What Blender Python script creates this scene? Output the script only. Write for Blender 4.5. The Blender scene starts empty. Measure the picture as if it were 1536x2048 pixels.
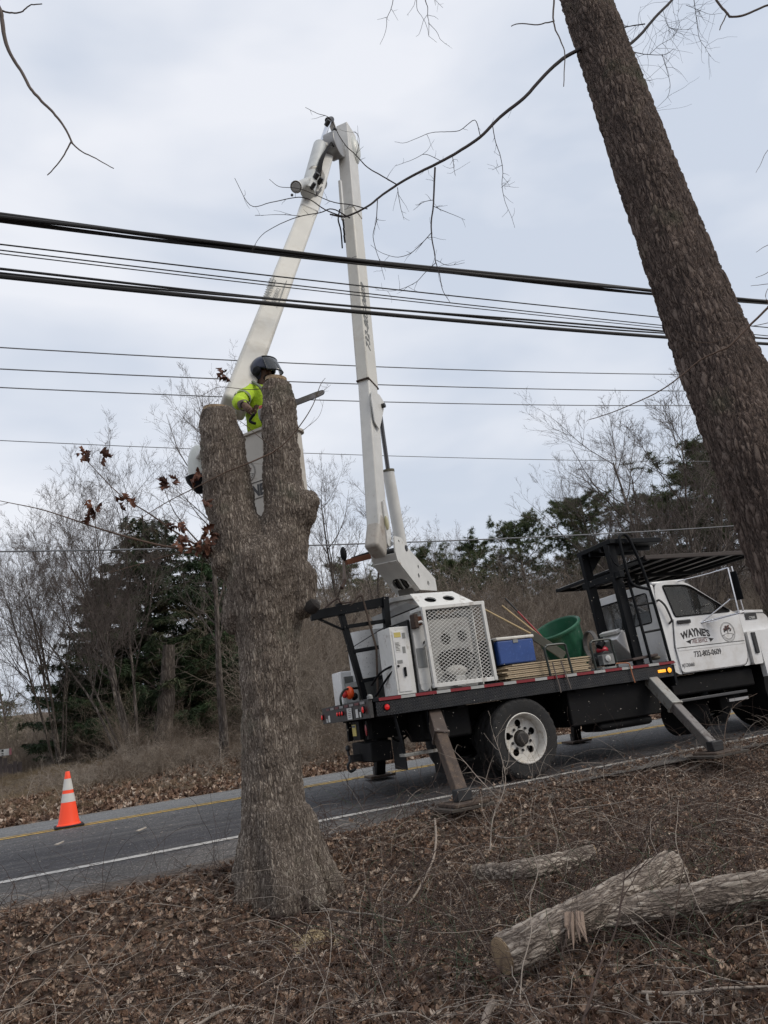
import bpy, math, random
import numpy as np
from mathutils import Vector, Matrix
from mathutils.geometry import tessellate_polygon
rng = np.random.default_rng(11); random.seed(11)
S = bpy.context.scene; COL = S.collection
PI = math.pi
# ------------------------------------------------------------------ camera
F = 1549.0                                   # focal length in photo pixels (photo 1536 x 2048)
AX = np.array([3309., 46., -F]); AX /= np.linalg.norm(AX)      # the road's direction
AY = np.array([-718., -504., -F]); AY -= AX*AX.dot(AY); AY /= np.linalg.norm(AY)
R = np.stack([AX, AY, np.cross(AX, AY)])
C = np.array([0., 0., 1.0])
cam = bpy.data.cameras.new('camera'); camo = bpy.data.objects.new('camera', cam); COL.objects.link(camo)
camo.matrix_world = Matrix([[*R[0], C[0]], [*R[1], C[1]], [*R[2], C[2]], [0, 0, 0, 1]])
cam.sensor_fit = 'VERTICAL'; cam.sensor_height = 24; cam.lens = 24*F/2048
cam.clip_start = .05; cam.clip_end = 3000
S.camera = camo
# ------------------------------------------------------------------ light
W = bpy.data.worlds.new('World'); S.world = W; W.use_nodes = True
nt = W.node_tree; N = nt.nodes; L = nt.links
N.clear()
out = N.new('ShaderNodeOutputWorld'); bg = N.new('ShaderNodeBackground'); L.new(bg.outputs[0], out.inputs[0])
sky = N.new('ShaderNodeTexSky'); sky.sky_type = 'NISHITA'; sky.sun_disc = False
SUN_EL, SUN_AZ = math.radians(42), math.radians(-50)         # azimuth measured from +X towards +Y
sky.sun_elevation = SUN_EL; sky.sun_rotation = math.radians(90) - SUN_AZ
sky.air_density = 1.6; sky.dust_density = 4
tc = N.new('ShaderNodeTexCoord'); mp = N.new('ShaderNodeMapping'); mp.inputs['Scale'].default_value = (1, 1, 2.6)
L.new(tc.outputs['Generated'], mp.inputs[0])
n1 = N.new('ShaderNodeTexNoise'); n1.inputs['Scale'].default_value = 2.1; n1.inputs['Detail'].default_value = 4.5
n1.inputs['Roughness'].default_value = .48; n1.inputs['Distortion'].default_value = .25
L.new(mp.outputs[0], n1.inputs['Vector'])
cr = N.new('ShaderNodeValToRGB'); cr.color_ramp.elements[0].position = .38; cr.color_ramp.elements[1].position = .60
cr.color_ramp.elements[0].color = (6.25, 6.85, 7.95, 1); cr.color_ramp.elements[1].color = (8.7, 8.9, 9.5, 1)
L.new(n1.outputs[0], cr.inputs[0])
mxs = N.new('ShaderNodeMix'); mxs.data_type = 'RGBA'; mxs.inputs[0].default_value = .90
L.new(sky.outputs[0], mxs.inputs[6]); L.new(cr.outputs[0], mxs.inputs[7])
L.new(mxs.outputs[2], bg.inputs[0]); bg.inputs[1].default_value = .1
sun = bpy.data.lights.new('sun', 'SUN'); sun.energy = 1.5; sun.angle = math.radians(25); sun.color = (1, .93, .82)
suno = bpy.data.objects.new('sun', sun); COL.objects.link(suno)
sd = Vector((math.cos(SUN_EL)*math.cos(SUN_AZ), math.cos(SUN_EL)*math.sin(SUN_AZ), math.sin(SUN_EL)))
suno.rotation_euler = sd.to_track_quat('Z', 'Y').to_euler(); suno.location = (0, -5, 30)
S.view_settings.view_transform = 'Standard'; S.view_settings.look = 'None'
S.view_settings.exposure = .08; S.view_settings.gamma = 1; S.view_settings.use_curve_mapping = False
S.cycles.max_bounces = 6; S.cycles.transparent_max_bounces = 12
# ------------------------------------------------------------------ measuring helpers
FH = -R[:, 2].copy(); FH[2] = 0; FH /= np.linalg.norm(FH)      # horizontal view direction
RT = R[:, 0].copy(); RT[2] = 0; RT /= np.linalg.norm(RT)
def ray(px, py): return R @ np.array([px-768., 1024.-py, -F])
def on(px, py, ax, v):
    d = ray(px, py); return C + d*((v-C[ax])/d[ax])
def H(px, py, D):
    r = ray(px, py); return C + r*(D/FH.dot(r))
def sm(a, b, t):
    t = np.clip((t-a)/(b-a), 0, 1); return t*t*(3-2*t)
# ------------------------------------------------------------------ materials
MATS = {}
def newmat(name):
    m = bpy.data.materials.new(name); m.use_nodes = True
    n = m.node_tree.nodes; l = m.node_tree.links; b = n['Principled BSDF']
    return m, n, l, b
def noise(n, l, scale, detail=4, vec=None, rough=.55, dist=0):
    t = n.new('ShaderNodeTexNoise'); t.inputs['Scale'].default_value = scale; t.inputs['Detail'].default_value = detail
    t.inputs['Roughness'].default_value = rough; t.inputs['Distortion'].default_value = dist
    if vec is None:
        c = n.new('ShaderNodeTexCoord'); vec = c.outputs['Object']
    l.new(vec, t.inputs['Vector']); return t.outputs[0]
def ramp(n, l, src, stops, interp='LINEAR'):
    r = n.new('ShaderNodeValToRGB'); r.color_ramp.interpolation = interp
    e = r.color_ramp.elements
    while len(e) < len(stops): e.new(.5)
    for el, (p, c) in zip(e, stops):
        el.position = p; el.color = (*c, 1) if len(c) == 3 else c
    l.new(src, r.inputs[0]); return r.outputs[0]
def mixc(n, l, f, a, b, mode='MIX'):
    m = n.new('ShaderNodeMix'); m.data_type = 'RGBA'; m.blend_type = mode
    if isinstance(f, (int, float)): m.inputs[0].default_value = f
    else: l.new(f, m.inputs[0])
    for k, v in ((6, a), (7, b)):
        if isinstance(v, tuple): m.inputs[k].default_value = (*v[:3], 1)
        else: l.new(v, m.inputs[k])
    return m.outputs[2]
def mat(name, col, rough=.5, metal=0., var=.18, vs=5., bump=.0, bs=60., dirt=None, ds=3., damt=(.5, .7), spec=None, em=None, stretch=None):
    """painted or plain surface: base colour with mottling, optional wear patches (dirt colour)"""
    if name in MATS: return MATS[name]
    m, n, l, b = newmat(name)
    c = n.new('ShaderNodeTexCoord'); v = c.outputs['Object']
    if stretch:
        q = n.new('ShaderNodeMapping'); q.inputs['Scale'].default_value = stretch; l.new(v, q.inputs[0]); v = q.outputs[0]
    nz = noise(n, l, vs, 5, v)
    o = ramp(n, l, nz, [(.3, tuple(x*(1-var) for x in col)), (.7, tuple(min(1, x*(1+var*.6)) for x in col))])
    if dirt:
        d = noise(n, l, ds, 8, v, .7)
        f = ramp(n, l, d, [(damt[0], (0, 0, 0)), (damt[1], (1, 1, 1))])
        o = mixc(n, l, f, o, dirt)
        rr = ramp(n, l, f, [(0, (rough,)*3), (1, (min(1, rough+.3),)*3)]); l.new(rr, b.inputs['Roughness'])
    else: b.inputs['Roughness'].default_value = rough
    l.new(o, b.inputs['Base Color']); b.inputs['Metallic'].default_value = metal
    if spec is not None: b.inputs['Specular IOR Level'].default_value = spec
    if bump:
        bn = n.new('ShaderNodeBump'); bn.inputs['Strength'].default_value = bump; bn.inputs['Distance'].default_value = .02
        l.new(noise(n, l, bs, 4, v), bn.inputs['Height']); l.new(bn.outputs[0], b.inputs['Normal'])
    if em:
        b.inputs['Emission Color'].default_value = (*em[:3], 1); b.inputs['Emission Strength'].default_value = em[3]
    MATS[name] = m; return m
WHITE = mat('white_paint', (.66, .655, .63), .42, var=.10, dirt=(.22, .17, .13), ds=6, damt=(.56, .74))
CABW = mat('cab_white_paint', (.70, .70, .70), .25, var=.05, dirt=(.44, .41, .37), ds=2.2, damt=(.46, .80))
BOOMW = mat('boom_fibreglass', (.60, .585, .535), .45, var=.10, vs=2.2, dirt=(.42, .37, .29), ds=2.0, damt=(.52, .85))
BOOMS = mat('boom_steel_paint', (.60, .595, .57), .45, var=.10, dirt=(.25, .17, .11), ds=6, damt=(.62, .72))
RUSTW = mat('rusty_white_paint', (.58, .56, .52), .5, var=.1, dirt=(.13, .065, .04), ds=7, damt=(.58, .66))
BLACK = mat('black_paint', (.006, .007, .009), .55, var=.3, dirt=(.020, .019, .018), ds=9, damt=(.55, .8), spec=.14)
BLACKD = mat('black_frame', (.005, .005, .006), .7, var=.4, dirt=(.014, .013, .012), ds=6, spec=.2)
RUBBER = mat('tyre_rubber', (.014, .014, .015), .85, var=.3, bump=.3, bs=80, dirt=(.035, .032, .03), ds=12, damt=(.45, .75))
RIMW = mat('rim_white', (.58, .56, .52), .4, var=.08, dirt=(.30, .24, .18), ds=12, damt=(.5, .72))
DARKM = mat('dark_metal', (.03, .03, .032), .5, .3)
CHROME = mat('chrome', (.7, .7, .72), .12, 1, var=.05)
STEELG = mat('galvanised_steel', (.36, .355, .33), .4, .5, dirt=(.12, .09, .07), ds=8)
RUSTS = mat('rusty_steel', (.07, .048, .036), .7, .1, var=.35, vs=10, dirt=(.14, .10, .07), ds=14, damt=(.5, .7), bump=.3)
HOLE = mat('dark_cavity', (.008, .008, .008), .9)
TAPER = mat('reflective_red', (.20, .012, .018), .3, var=.2, vs=20)
TAPEW = mat('reflective_white', (.38, .38, .37), .3, var=.15, vs=20)
LAMPR = mat('red_lamp', (.4, .01, .01), .2, em=(1, .02, .02, .18))
LAMPA = mat('amber_lamp', (.8, .35, .02), .2, em=(1, .38, .03, 1.0))
STICK = mat('sticker_white', (.62, .62, .6), .4)
YEL = mat('yellow_plate', (.55, .45, .13), .4)
BLUE = mat('cooler_blue', (.018, .060, .23), .45, var=.12, dirt=(.05, .11, .33), ds=30, damt=(.55, .75))
CREAM = mat('cooler_lid', (.62, .60, .55), .45)
GREENB = mat('bin_green', (.022, .115, .062), .42, var=.2, dirt=(.05, .14, .09), ds=8)
WOODP = mat('plywood_edge', (.46, .36, .24), .75, var=.4, vs=12, stretch=(3, 3, 60), bump=.2)
WOODH = mat('wooden_handle', (.50, .37, .20), .6)
REDP = mat('red_paint', (.28, .02, .025), .4)
ORANGE = mat('orange_plastic', (.85, .10, .02), .4)
INK = mat('black_vinyl', (.02, .018, .018), .5)
INKR = mat('maroon_vinyl', (.14, .04, .035), .5)
INKG = mat('faded_grey_print', (.17, .175, .17), .6)
GREYP = mat('grey_plastic', (.22, .225, .22), .55)
HIVIS = mat('hi_vis_fabric', (.42, .60, .025), .8, var=.15, vs=25, bump=.5, bs=40)
HVST = mat('reflective_strip', (.16, .18, .13), .5)
DKCLOTH = mat('dark_cloth', (.012, .012, .014), .9, bump=.4, bs=40)
SKIN = mat('skin', (.11, .055, .035), .6)
HELM = mat('helmet_navy', (.022, .028, .055), .28, var=.15)
GLOVE = mat('leather_glove', (.14, .085, .06), .85, bump=.4, bs=60)
CABLE = mat('cable_black', (.008, .008, .009), .6)
WIRE = mat('wire_grey', (.12, .125, .135), .5)
def glassmat(name, col, rough=.02, alpha=.35):
    m, n, l, b = newmat(name)
    b.inputs['Base Color'].default_value = (*col, 1); b.inputs['Roughness'].default_value = rough
    b.inputs['Alpha'].default_value = alpha; b.inputs['Specular IOR Level'].default_value = .8
    MATS[name] = m; return m
GLASS = glassmat('window_glass', (.02, .025, .025))
VISOR = glassmat('visor', (.05, .055, .06), .08, .75)
COVERG = glassmat('milky_cover', (.62, .64, .60), .35, .82)
# ------------------------------------------------------------------ mesh helpers
WL = {}; SKEW = 0.
def tag(o, label=None, cat=None, group=None, kind=None):
    for k, v in (('label', label), ('category', cat), ('group', group), ('kind', kind)):
        if v: o[k] = v
    return o
def thing(name, label, cat, loc, group=None):
    o = bpy.data.objects.new(name, None); COL.objects.link(o); o.location = loc; o.empty_display_size = .2
    WL[o.name] = np.array(loc, float); return tag(o, label, cat, group)
def perp(t):
    a = np.array([0, 0, 1.]) if abs(t[2]) < .9 else np.array([1., 0, 0])
    u = np.cross(t, a); u /= np.linalg.norm(u)+1e-12; return u, np.cross(t, u)
def link(name, me, m, parent, cen):
    o = bpy.data.objects.new(name, me); COL.objects.link(o)
    if m is not None:
        for q in (m if isinstance(m, (list, tuple)) else [m]): me.materials.append(q)
    WL[o.name] = np.array(cen, float)
    if parent is not None:
        o.parent = parent; o.location = np.array(cen) - WL[parent.name]
    else: o.location = cen
    return o
class MB:
    def __init__(s): s.V = []; s.F = []; s.M = []; s.mi = 0
    def add(s, V, Fs):
        b = len(s.V); s.V += [tuple(map(float, v)) for v in V]; s.F += [tuple(i+b for i in f) for f in Fs]
        s.M += [s.mi]*len(Fs); return s
    def mm(s, x0, x1, y0, y1, z0, z1):
        V = [(x, y, z) for z in (z0, z1) for y in (y0, y1) for x in (x0, x1)]
        return s.add(V, [(0, 2, 3, 1), (4, 5, 7, 6), (0, 1, 5, 4), (2, 6, 7, 3), (0, 4, 6, 2), (1, 3, 7, 5)])
    def beam(s, p0, p1, w, h, up=(0, 0, 1), w1=None, h1=None):
        p0 = np.array(p0, float); p1 = np.array(p1, float); t = p1-p0; t /= np.linalg.norm(t)+1e-12
        u = np.cross(t, np.array(up, float))
        if np.linalg.norm(u) < 1e-4: u, _ = perp(t)
        u /= np.linalg.norm(u); v = np.cross(u, t)
        V = []
        for p, a, b in ((p0, w, h), (p1, w1 or w, h1 or h)):
            V += [p+u*a/2*i+v*b/2*j for i, j in ((-1, -1), (1, -1), (1, 1), (-1, 1))]
        return s.add(V, [(3, 2, 1, 0), (4, 5, 6, 7)]+[(i, (i+1) % 4, 4+(i+1) % 4, 4+i) for i in range(4)])
    def tube(s, P, r, n=8, cap=True):
        P = np.array(P, float); k = len(P); r = np.full(k, r) if np.isscalar(r) else np.array(r)
        T = np.gradient(P, axis=0); T /= np.linalg.norm(T, axis=1)[:, None]+1e-12
        u, _ = perp(T[0]); V = []
        for i in range(k):
            u = u - T[i]*u.dot(T[i]); u /= np.linalg.norm(u)+1e-12; v = np.cross(T[i], u)
            for j in range(n):
                a = 2*PI*j/n; V.append(P[i]+r[i]*(u*math.cos(a)+v*math.sin(a)))
        Fs = [(i*n+j, i*n+(j+1) % n, (i+1)*n+(j+1) % n, (i+1)*n+j) for i in range(k-1) for j in range(n)]
        if cap: Fs += [tuple(range(n-1, -1, -1)), tuple((k-1)*n+j for j in range(n))]
        return s.add(V, Fs)
    def lathe(s, prof, c, ax=(0, 0, 1), n=32, closed=False, fn=None):
        c = np.array(c, float); ax = np.array(ax, float); ax /= np.linalg.norm(ax); u, v = perp(ax); V = []
        for i, (r, h) in enumerate(prof):
            for j in range(n):
                a = 2*PI*j/n; rr, hh = (r, h) if fn is None else fn(i, j, r, h)
                V.append(c+ax*hh+rr*(u*math.cos(a)+v*math.sin(a)))
        k = len(prof); rows = k if closed else k-1
        return s.add(V, [(i*n+j, i*n+(j+1) % n, ((i+1) % k)*n+(j+1) % n, ((i+1) % k)*n+j) for i in range(rows) for j in range(n)])
    def ell(s, c, r, n=14, m=9, rot=None, cut=None):
        V = []; c = np.array(c, float)
        for i in range(m+1):
            th = PI*i/m if cut is None else cut*i/m
            for j in range(n):
                a = 2*PI*j/n; p = np.array([r[0]*math.sin(th)*math.cos(a), r[1]*math.sin(th)*math.sin(a), r[2]*math.cos(th)])
                if rot is not None: p = rot @ p
                V.append(c+p)
        return s.add(V, [(i*n+j, (i+1)*n+j, (i+1)*n+(j+1) % n, i*n+(j+1) % n) for i in range(m) for j in range(n)])
    def plate(s, loops, O, U, Vv, t):
        """flat plate of thickness t (towards U x V), outline + holes given as 2-D loops"""
        O = np.array(O, float); U = np.array(U, float); Vv = np.array(Vv, float); Nn = np.cross(U, Vv); Nn /= np.linalg.norm(Nn)
        tris = tessellate_polygon([[Vector((a, b, 0)) for a, b in lp] for lp in loops])
        fl = [p for lp in loops for p in lp]; n = len(fl)
        V = [O+U*a+Vv*b for a, b in fl]+[O+U*a+Vv*b+Nn*t for a, b in fl]
        Fs = []
        for a, b, c in tris:
            A, B, D = fl[a], fl[b], fl[c]
            if (B[0]-A[0])*(D[1]-A[1])-(B[1]-A[1])*(D[0]-A[0]) < 0: a, c = c, a
            Fs += [(c, b, a), (a+n, b+n, c+n)]
        i = 0
        for lp in loops:
            k = len(lp); Fs += [(i+j, i+(j+1) % k, n+i+(j+1) % k, n+i+j) for j in range(k)]; i += k
        return s.add(V, Fs)
    def build(s, name, m, parent=None, bevel=0, smooth=True, ang=35, label=None, seg=2):
        A = np.array(s.V)
        if SKEW: A[:, 0] += SKEW*np.clip(A[:, 1]-8.6, 0, None)     # the truck stands a little askew to the road
        cen = (A.min(0)+A.max(0))/2
        me = bpy.data.meshes.new(name); me.from_pydata([tuple(v) for v in A-cen], [], s.F); me.validate()
        o = link(name, me, m, parent, cen)
        if any(s.M) and len(me.polygons) == len(s.M): me.polygons.foreach_set('material_index', s.M)
        if smooth:
            me.polygons.foreach_set('use_smooth', [True]*len(me.polygons)); me.set_sharp_from_angle(angle=math.radians(ang))
        if bevel:
            b = o.modifiers.new('bevel', 'BEVEL'); b.width = bevel; b.segments = seg; b.limit_method = 'ANGLE'; b.angle_limit = math.radians(35)
        if label: o['label'] = label
        return o
def circ(cx, cy, r, n=16, rx=None): return [(cx+(rx or r)*math.cos(2*PI*i/n), cy+r*math.sin(2*PI*i/n)) for i in range(n)]
def rrect(x0, x1, y0, y1, r, n=4):
    P = []
    for cx, cy, a0 in ((x1-r, y1-r, 0), (x0+r, y1-r, 90), (x0+r, y0+r, 180), (x1-r, y0+r, 270)):
        P += [(cx+r*math.cos(math.radians(a0+90*i/n)), cy+r*math.sin(math.radians(a0+90*i/n))) for i in range(n+1)]
    return P
def rpoly(pts, r, n=4):
    """round the corners of a 2-D polygon"""
    out = []; k = len(pts); rr = r if isinstance(r, (list, tuple)) else [r]*k
    for i in range(k):
        p = np.array(pts[i]); a = np.array(pts[i-1])-p; b = np.array(pts[(i+1) % k])-p
        ra = min(rr[i], .45*np.linalg.norm(a), .45*np.linalg.norm(b)); A = p+a/np.linalg.norm(a)*ra; B = p+b/np.linalg.norm(b)*ra
        for t in np.linspace(0, 1, n+1): out.append(tuple((1-t)**2*A+2*t*(1-t)*p+t*t*B))
    return out
def np_mesh(name, V, Fa, m, parent=None, smooth=True, cen=None):
    """fast mesh from numpy: Fa is an (n,3) or (n,4) index array"""
    V = np.asarray(V, np.float32); Fa = np.asarray(Fa, np.int32)
    if cen is None: cen = (V.min(0)+V.max(0))/2
    me = bpy.data.meshes.new(name); k = Fa.shape[1]
    me.vertices.add(len(V)); me.vertices.foreach_set('co', (V-np.array(cen, np.float32)).ravel())
    me.loops.add(Fa.size); me.loops.foreach_set('vertex_index', Fa.ravel())
    me.polygons.add(len(Fa)); me.polygons.foreach_set('loop_start', np.arange(0, Fa.size, k, dtype=np.int32))
    me.update(calc_edges=True)
    if smooth: me.polygons.foreach_set('use_smooth', np.ones(len(Fa), bool))
    return link(name, me, m, parent, cen)
def tubes_np(lines, n=3):
    """lines: list of (P[k,3], r[k]); returns V, quads"""
    VV = []; FF = []; base = 0; by = {}
    for P, r in lines: by.setdefault(len(P), []).append((P, r))
    for k, ls in by.items():
        P = np.array([a for a, _ in ls]); r = np.array([b for _, b in ls]); m = len(ls)
        T = np.gradient(P, axis=1); T /= np.linalg.norm(T, axis=2)[..., None]+1e-9
        ref = np.where(np.abs(T[:, :1, 2:3]) < .8, np.array([0, 0, 1.]), np.array([1., 0, 0])); ref = np.repeat(ref, k, 1)
        u = np.cross(T, ref); u /= np.linalg.norm(u, axis=2)[..., None]+1e-9; v = np.cross(T, u)
        a = 2*PI*np.arange(n)/n
        V = P[:, :, None]+r[:, :, None, None]*(u[:, :, None]*np.cos(a)[:, None]+v[:, :, None]*np.sin(a)[:, None])
        i = np.arange(m)[:, None, None]*k*n+np.arange(k-1)[None, :, None]*n; j = np.arange(n)[None, None]
        j2 = (j+1) % n
        Fq = np.stack([i+j, i+j2, i+n+j2, i+n+j], -1).reshape(-1, 4)+base
        VV.append(V.reshape(-1, 3)); FF.append(Fq); base += m*k*n
    return np.concatenate(VV), np.concatenate(FF)
def crv(pts, k=12):
    """smooth curve through points (Catmull-Rom), k points per span"""
    P = np.array(pts, float); Q = np.vstack([2*P[0]-P[1], P, 2*P[-1]-P[-2]]); o = []
    for i in range(1, len(Q)-2):
        for t in np.linspace(0, 1, k, endpoint=False):
            a, b, c, d = Q[i-1:i+3]; o.append(.5*((2*b)+(c-a)*t+(2*a-5*b+4*c-d)*t*t+(3*b-3*c+d-a)*t**3))
    o.append(P[-1]); return np.array(o)
def text(s, name, m, parent, O, U, V, h, wide=1., bold=0., arch=0., shear=0., align='LEFT', off=.002, label=None):
    """flat lettering: O origin of the baseline, U/V unit directions, h letter height"""
    c = bpy.data.curves.new(name, 'FONT'); c.body = s; c.size = 1; c.offset = bold; c.shear = shear; c.align_x = align; c.resolution_u = 3
    t = bpy.data.objects.new(name, c); me = bpy.data.meshes.new_from_object(t); bpy.data.objects.remove(t)
    U = np.array(U, float); V = np.array(V, float); Nn = np.cross(U, V)
    P = np.array([v.co[:] for v in me.vertices]); k = h/.72; x = P[:, 0]*k*wide; y = P[:, 1]*k
    if arch:
        w = (x.max()-x.min())/2; xm = (x.max()+x.min())/2; q = ((x-xm)/w)**2; y = y*(1-.22*q)+arch*(1-q)
    Wd = np.array(O)+x[:, None]*U+y[:, None]*V+Nn*off; cen = Wd.mean(0)
    me.vertices.foreach_set('co', (Wd-cen).ravel().astype(np.float32)); me.update(); me.name = name
    o = link(name, me, None, parent, cen); me.materials.clear(); me.materials.append(m)
    return o
def plane_sheet(name, P, m, parent=None):
    b = MB(); b.add(P, [tuple(range(len(P)))]); return b.build(name, m, parent, smooth=False)
# ================================================================== GROUND AND ROAD
def vnoise(x, y, f, seed=0):
    """cheap smooth value noise on arrays"""
    x = np.asarray(x)*f+seed*17.3; y = np.asarray(y)*f+seed*9.1
    xi = np.floor(x).astype(np.int64); yi = np.floor(y).astype(np.int64); a = x-xi; b = y-yi
    a = a*a*(3-2*a); b = b*b*(3-2*b)
    def h(i, j):
        q = (i*374761393+j*668265263) & 0x7fffffff; q = ((q ^ (q >> 13))*1274126177) & 0x7fffffff
        return ((q ^ (q >> 16)) & 0xffff)/65535.
    return (h(xi, yi)*(1-a)+h(xi+1, yi)*a)*(1-b)+(h(xi, yi+1)*(1-a)+h(xi+1, yi+1)*a)*b
def road_z(y):
    return np.interp(y, [7.0, 8.4, 10.2, 11.9, 13.6, 15.4, 15.9], [-.09, 0., .065, .11, .07, .01, -.02])
def bank_edge(x):
    return 6.78+1.02*sm(.7, 4.3, x)+.35*sm(3, 8, x)+.28*(vnoise(x, x*0, .6, 3)-.5)+.14*(vnoise(x, x*0, 2.3, 6)-.5)
def ground_z(x, y):
    x = np.asarray(x, float); y = np.asarray(y, float)
    edge = bank_edge(x)
    near = np.maximum(-.055, road_z(edge)-.03)-.42*(1-sm(edge-1.55, edge+.05, y))+(.10*(vnoise(x, y, .9, 1)-.5)+.05*(vnoise(x, y, 2.6, 2)-.5))*(1-sm(edge-.5, edge-.05, y))
    near = near+.18*sm(2.5, 6, x)*(1-sm(edge-2.4, edge, y))
    far = -.03+.42*sm(15.7, 19, y)+.35*sm(19, 28, y)+6.5*sm(42, 120, y)+.16*(vnoise(x, y, .35, 5)-.5)*sm(16.2, 18, y)
    far = far-.25*(1-sm(-2.5, 2.5, x))*sm(16.2, 20, y)*(1-sm(35, 60, y))
    return np.where(y < 11.9, near, far)
def gz(x, y): return float(ground_z(x, y))
xs = np.concatenate([np.linspace(-400, -40, 16)[:-1], np.linspace(-40, -4, 30)[:-1], np.linspace(-4, 14, 200)[:-1], np.linspace(14, 60, 60)[:-1], np.linspace(60, 600, 24)])
ys = np.concatenate([np.linspace(-300, -6, 14)[:-1], np.linspace(-6, 8.6, 190)[:-1], np.linspace(8.6, 15.4, 6)[:-1], np.linspace(15.4, 32, 90)[:-1], np.linspace(32, 130, 44)[:-1], np.linspace(130, 900, 14)])
XX, YY = np.meshgrid(xs, ys); ZZ = ground_z(XX, YY)
ZZ[(YY > 8.5) & (YY < 15.5)] = -.14
nx, ny = len(xs), len(ys); ii = (np.arange(ny-1)[:, None]*nx+np.arange(nx-1)[None]).ravel()
gm, n, l, b = newmat('forest_floor')
g = n.new('ShaderNodeNewGeometry'); pv = g.outputs['Position']
v1 = n.new('ShaderNodeTexVoronoi'); v1.inputs['Scale'].default_value = 26; v1.inputs['Randomness'].default_value = 1; l.new(pv, v1.inputs['Vector'])
c1 = ramp(n, l, v1.outputs['Color'], [(.1, (.05, .036, .026)), (.5, (.14, .105, .078)), (.85, (.26, .21, .165))])
c2 = ramp(n, l, noise(n, l, 1.3, 6, pv, .6), [(.35, (.5, .45, .42)), (.7, (1.15, 1.05, 1.0))])
c3 = mixc(n, l, 1., c1, c2, 'MULTIPLY')
sp = n.new('ShaderNodeSeparateXYZ'); l.new(pv, sp.inputs[0])
mr = n.new('ShaderNodeMapRange'); mr.inputs[1].default_value = 3.0; mr.inputs[2].default_value = -1.5; l.new(sp.outputs[0], mr.inputs[0])
m2 = n.new('ShaderNodeMapRange'); m2.inputs[1].default_value = 19; m2.inputs[2].default_value = 23; l.new(sp.outputs[1], m2.inputs[0])
mu = n.new('ShaderNodeMath'); mu.operation = 'MULTIPLY'; l.new(mr.outputs[0], mu.inputs[0]); l.new(m2.outputs[0], mu.inputs[1])
gr = ramp(n, l, noise(n, l, 5, 6, pv), [(.3, (.10, .075, .04)), (.7, (.20, .155, .10))])
# sandy shoulder beside the asphalt
m3 = n.new('ShaderNodeMapRange'); m3.inputs[1].default_value = 7.1; m3.inputs[2].default_value = 7.7; l.new(sp.outputs[1], m3.inputs[0])
ml = n.new('ShaderNodeMath'); ml.operation = 'LESS_THAN'; ml.inputs[1].default_value = 12; l.new(sp.outputs[1], ml.inputs[0])
mk = n.new('ShaderNodeMath'); mk.operation = 'MULTIPLY'; l.new(m3.outputs[0], mk.inputs[0]); l.new(ml.outputs[0], mk.inputs[1])
sand = ramp(n, l, noise(n, l, 70, 5, pv, .8), [(.3, (.045, .040, .037)), (.7, (.13, .115, .10))])
l.new(mixc(n, l, mk.outputs[0], mixc(n, l, mu.outputs[0], c3, gr), sand), b.inputs['Base Color']); b.inputs['Roughness'].default_value = .95
bn = n.new('ShaderNodeBump'); bn.inputs['Strength'].default_value = .8; bn.inputs['Distance'].default_value = .03
l.new(v1.outputs['Distance'], bn.inputs['Height']); l.new(bn.outputs[0], b.inputs['Normal'])
go = np_mesh('ground', np.stack([XX.ravel(), YY.ravel(), ZZ.ravel()], 1), np.stack([ii, ii+1, ii+nx+1, ii+nx], 1), gm); tag(go, kind='structure')
# asphalt
am, n, l, b = newmat('asphalt')
g = n.new('ShaderNodeNewGeometry'); pv = g.outputs['Position']; sp = n.new('ShaderNodeSeparateXYZ'); l.new(pv, sp.inputs[0])
ny_ = noise(n, l, .7, 3, pv); ad = n.new('ShaderNodeMath'); ad.operation = 'MULTIPLY_ADD'; ad.inputs[1].default_value = .5; l.new(ny_, ad.inputs[0]); l.new(sp.outputs[1], ad.inputs[2])
mr = n.new('ShaderNodeMapRange'); mr.inputs[1].default_value = 7.0; mr.inputs[2].default_value = 16.0; l.new(ad.outputs[0], mr.inputs[0])
zone = ramp(n, l, mr.outputs[0], [(0, (.085, .078, .072)), (.155, (.085, .077, .072)), (.185, (.036, .034, .038)), (.34, (.030, .029, .033)), (.42, (.058, .057, .060)), (.545, (.085, .083, .084)), (.56, (.150, .152, .152)), (.95, (.165, .167, .167))])
st = n.new('ShaderNodeMapping'); st.inputs['Scale'].default_value = (.5, 5, 1); l.new(pv, st.inputs[0])
streak = ramp(n, l, noise(n, l, 1.6, 7, st.outputs[0], .65), [(.35, (.75, .75, .75)), (.62, (1.25, 1.25, 1.25))])
zc = mixc(n, l, 1., zone, streak, 'MULTIPLY')
vo = n.new('ShaderNodeTexVoronoi'); vo.inputs['Scale'].default_value = 75; l.new(pv, vo.inputs['Vector'])
spk = ramp(n, l, vo.outputs['Color'], [(.40, (.7, .7, .7)), (.75, (1.1, 1.1, 1.1)), (.90, (2.9, 2.8, 2.7))])
cw = n.new('ShaderNodeMapping'); cw.inputs['Scale'].default_value = (.35, .8, 1); l.new(pv, cw.inputs[0])
cn = n.new('ShaderNodeTexNoise'); cn.inputs['Scale'].default_value = 2; cn.inputs['Detail'].default_value = 6; l.new(cw.outputs[0], cn.inputs['Vector']); cx_n = mixc(n, l, .25, cw.outputs[0], cn.outputs['Color'])
ck_ = n.new('ShaderNodeTexVoronoi'); ck_.feature = 'DISTANCE_TO_EDGE'; ck_.inputs['Scale'].default_value = 1.3; l.new(cx_n, ck_.inputs['Vector'])
crk = ramp(n, l, ck_.outputs['Distance'], [(0, (.35,)*3), (.006, (1,)*3)])
dust = ramp(n, l, noise(n, l, .9, 8, st.outputs[0], .7), [(.50, (0, 0, 0)), (.72, (.5,)*3)])
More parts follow.
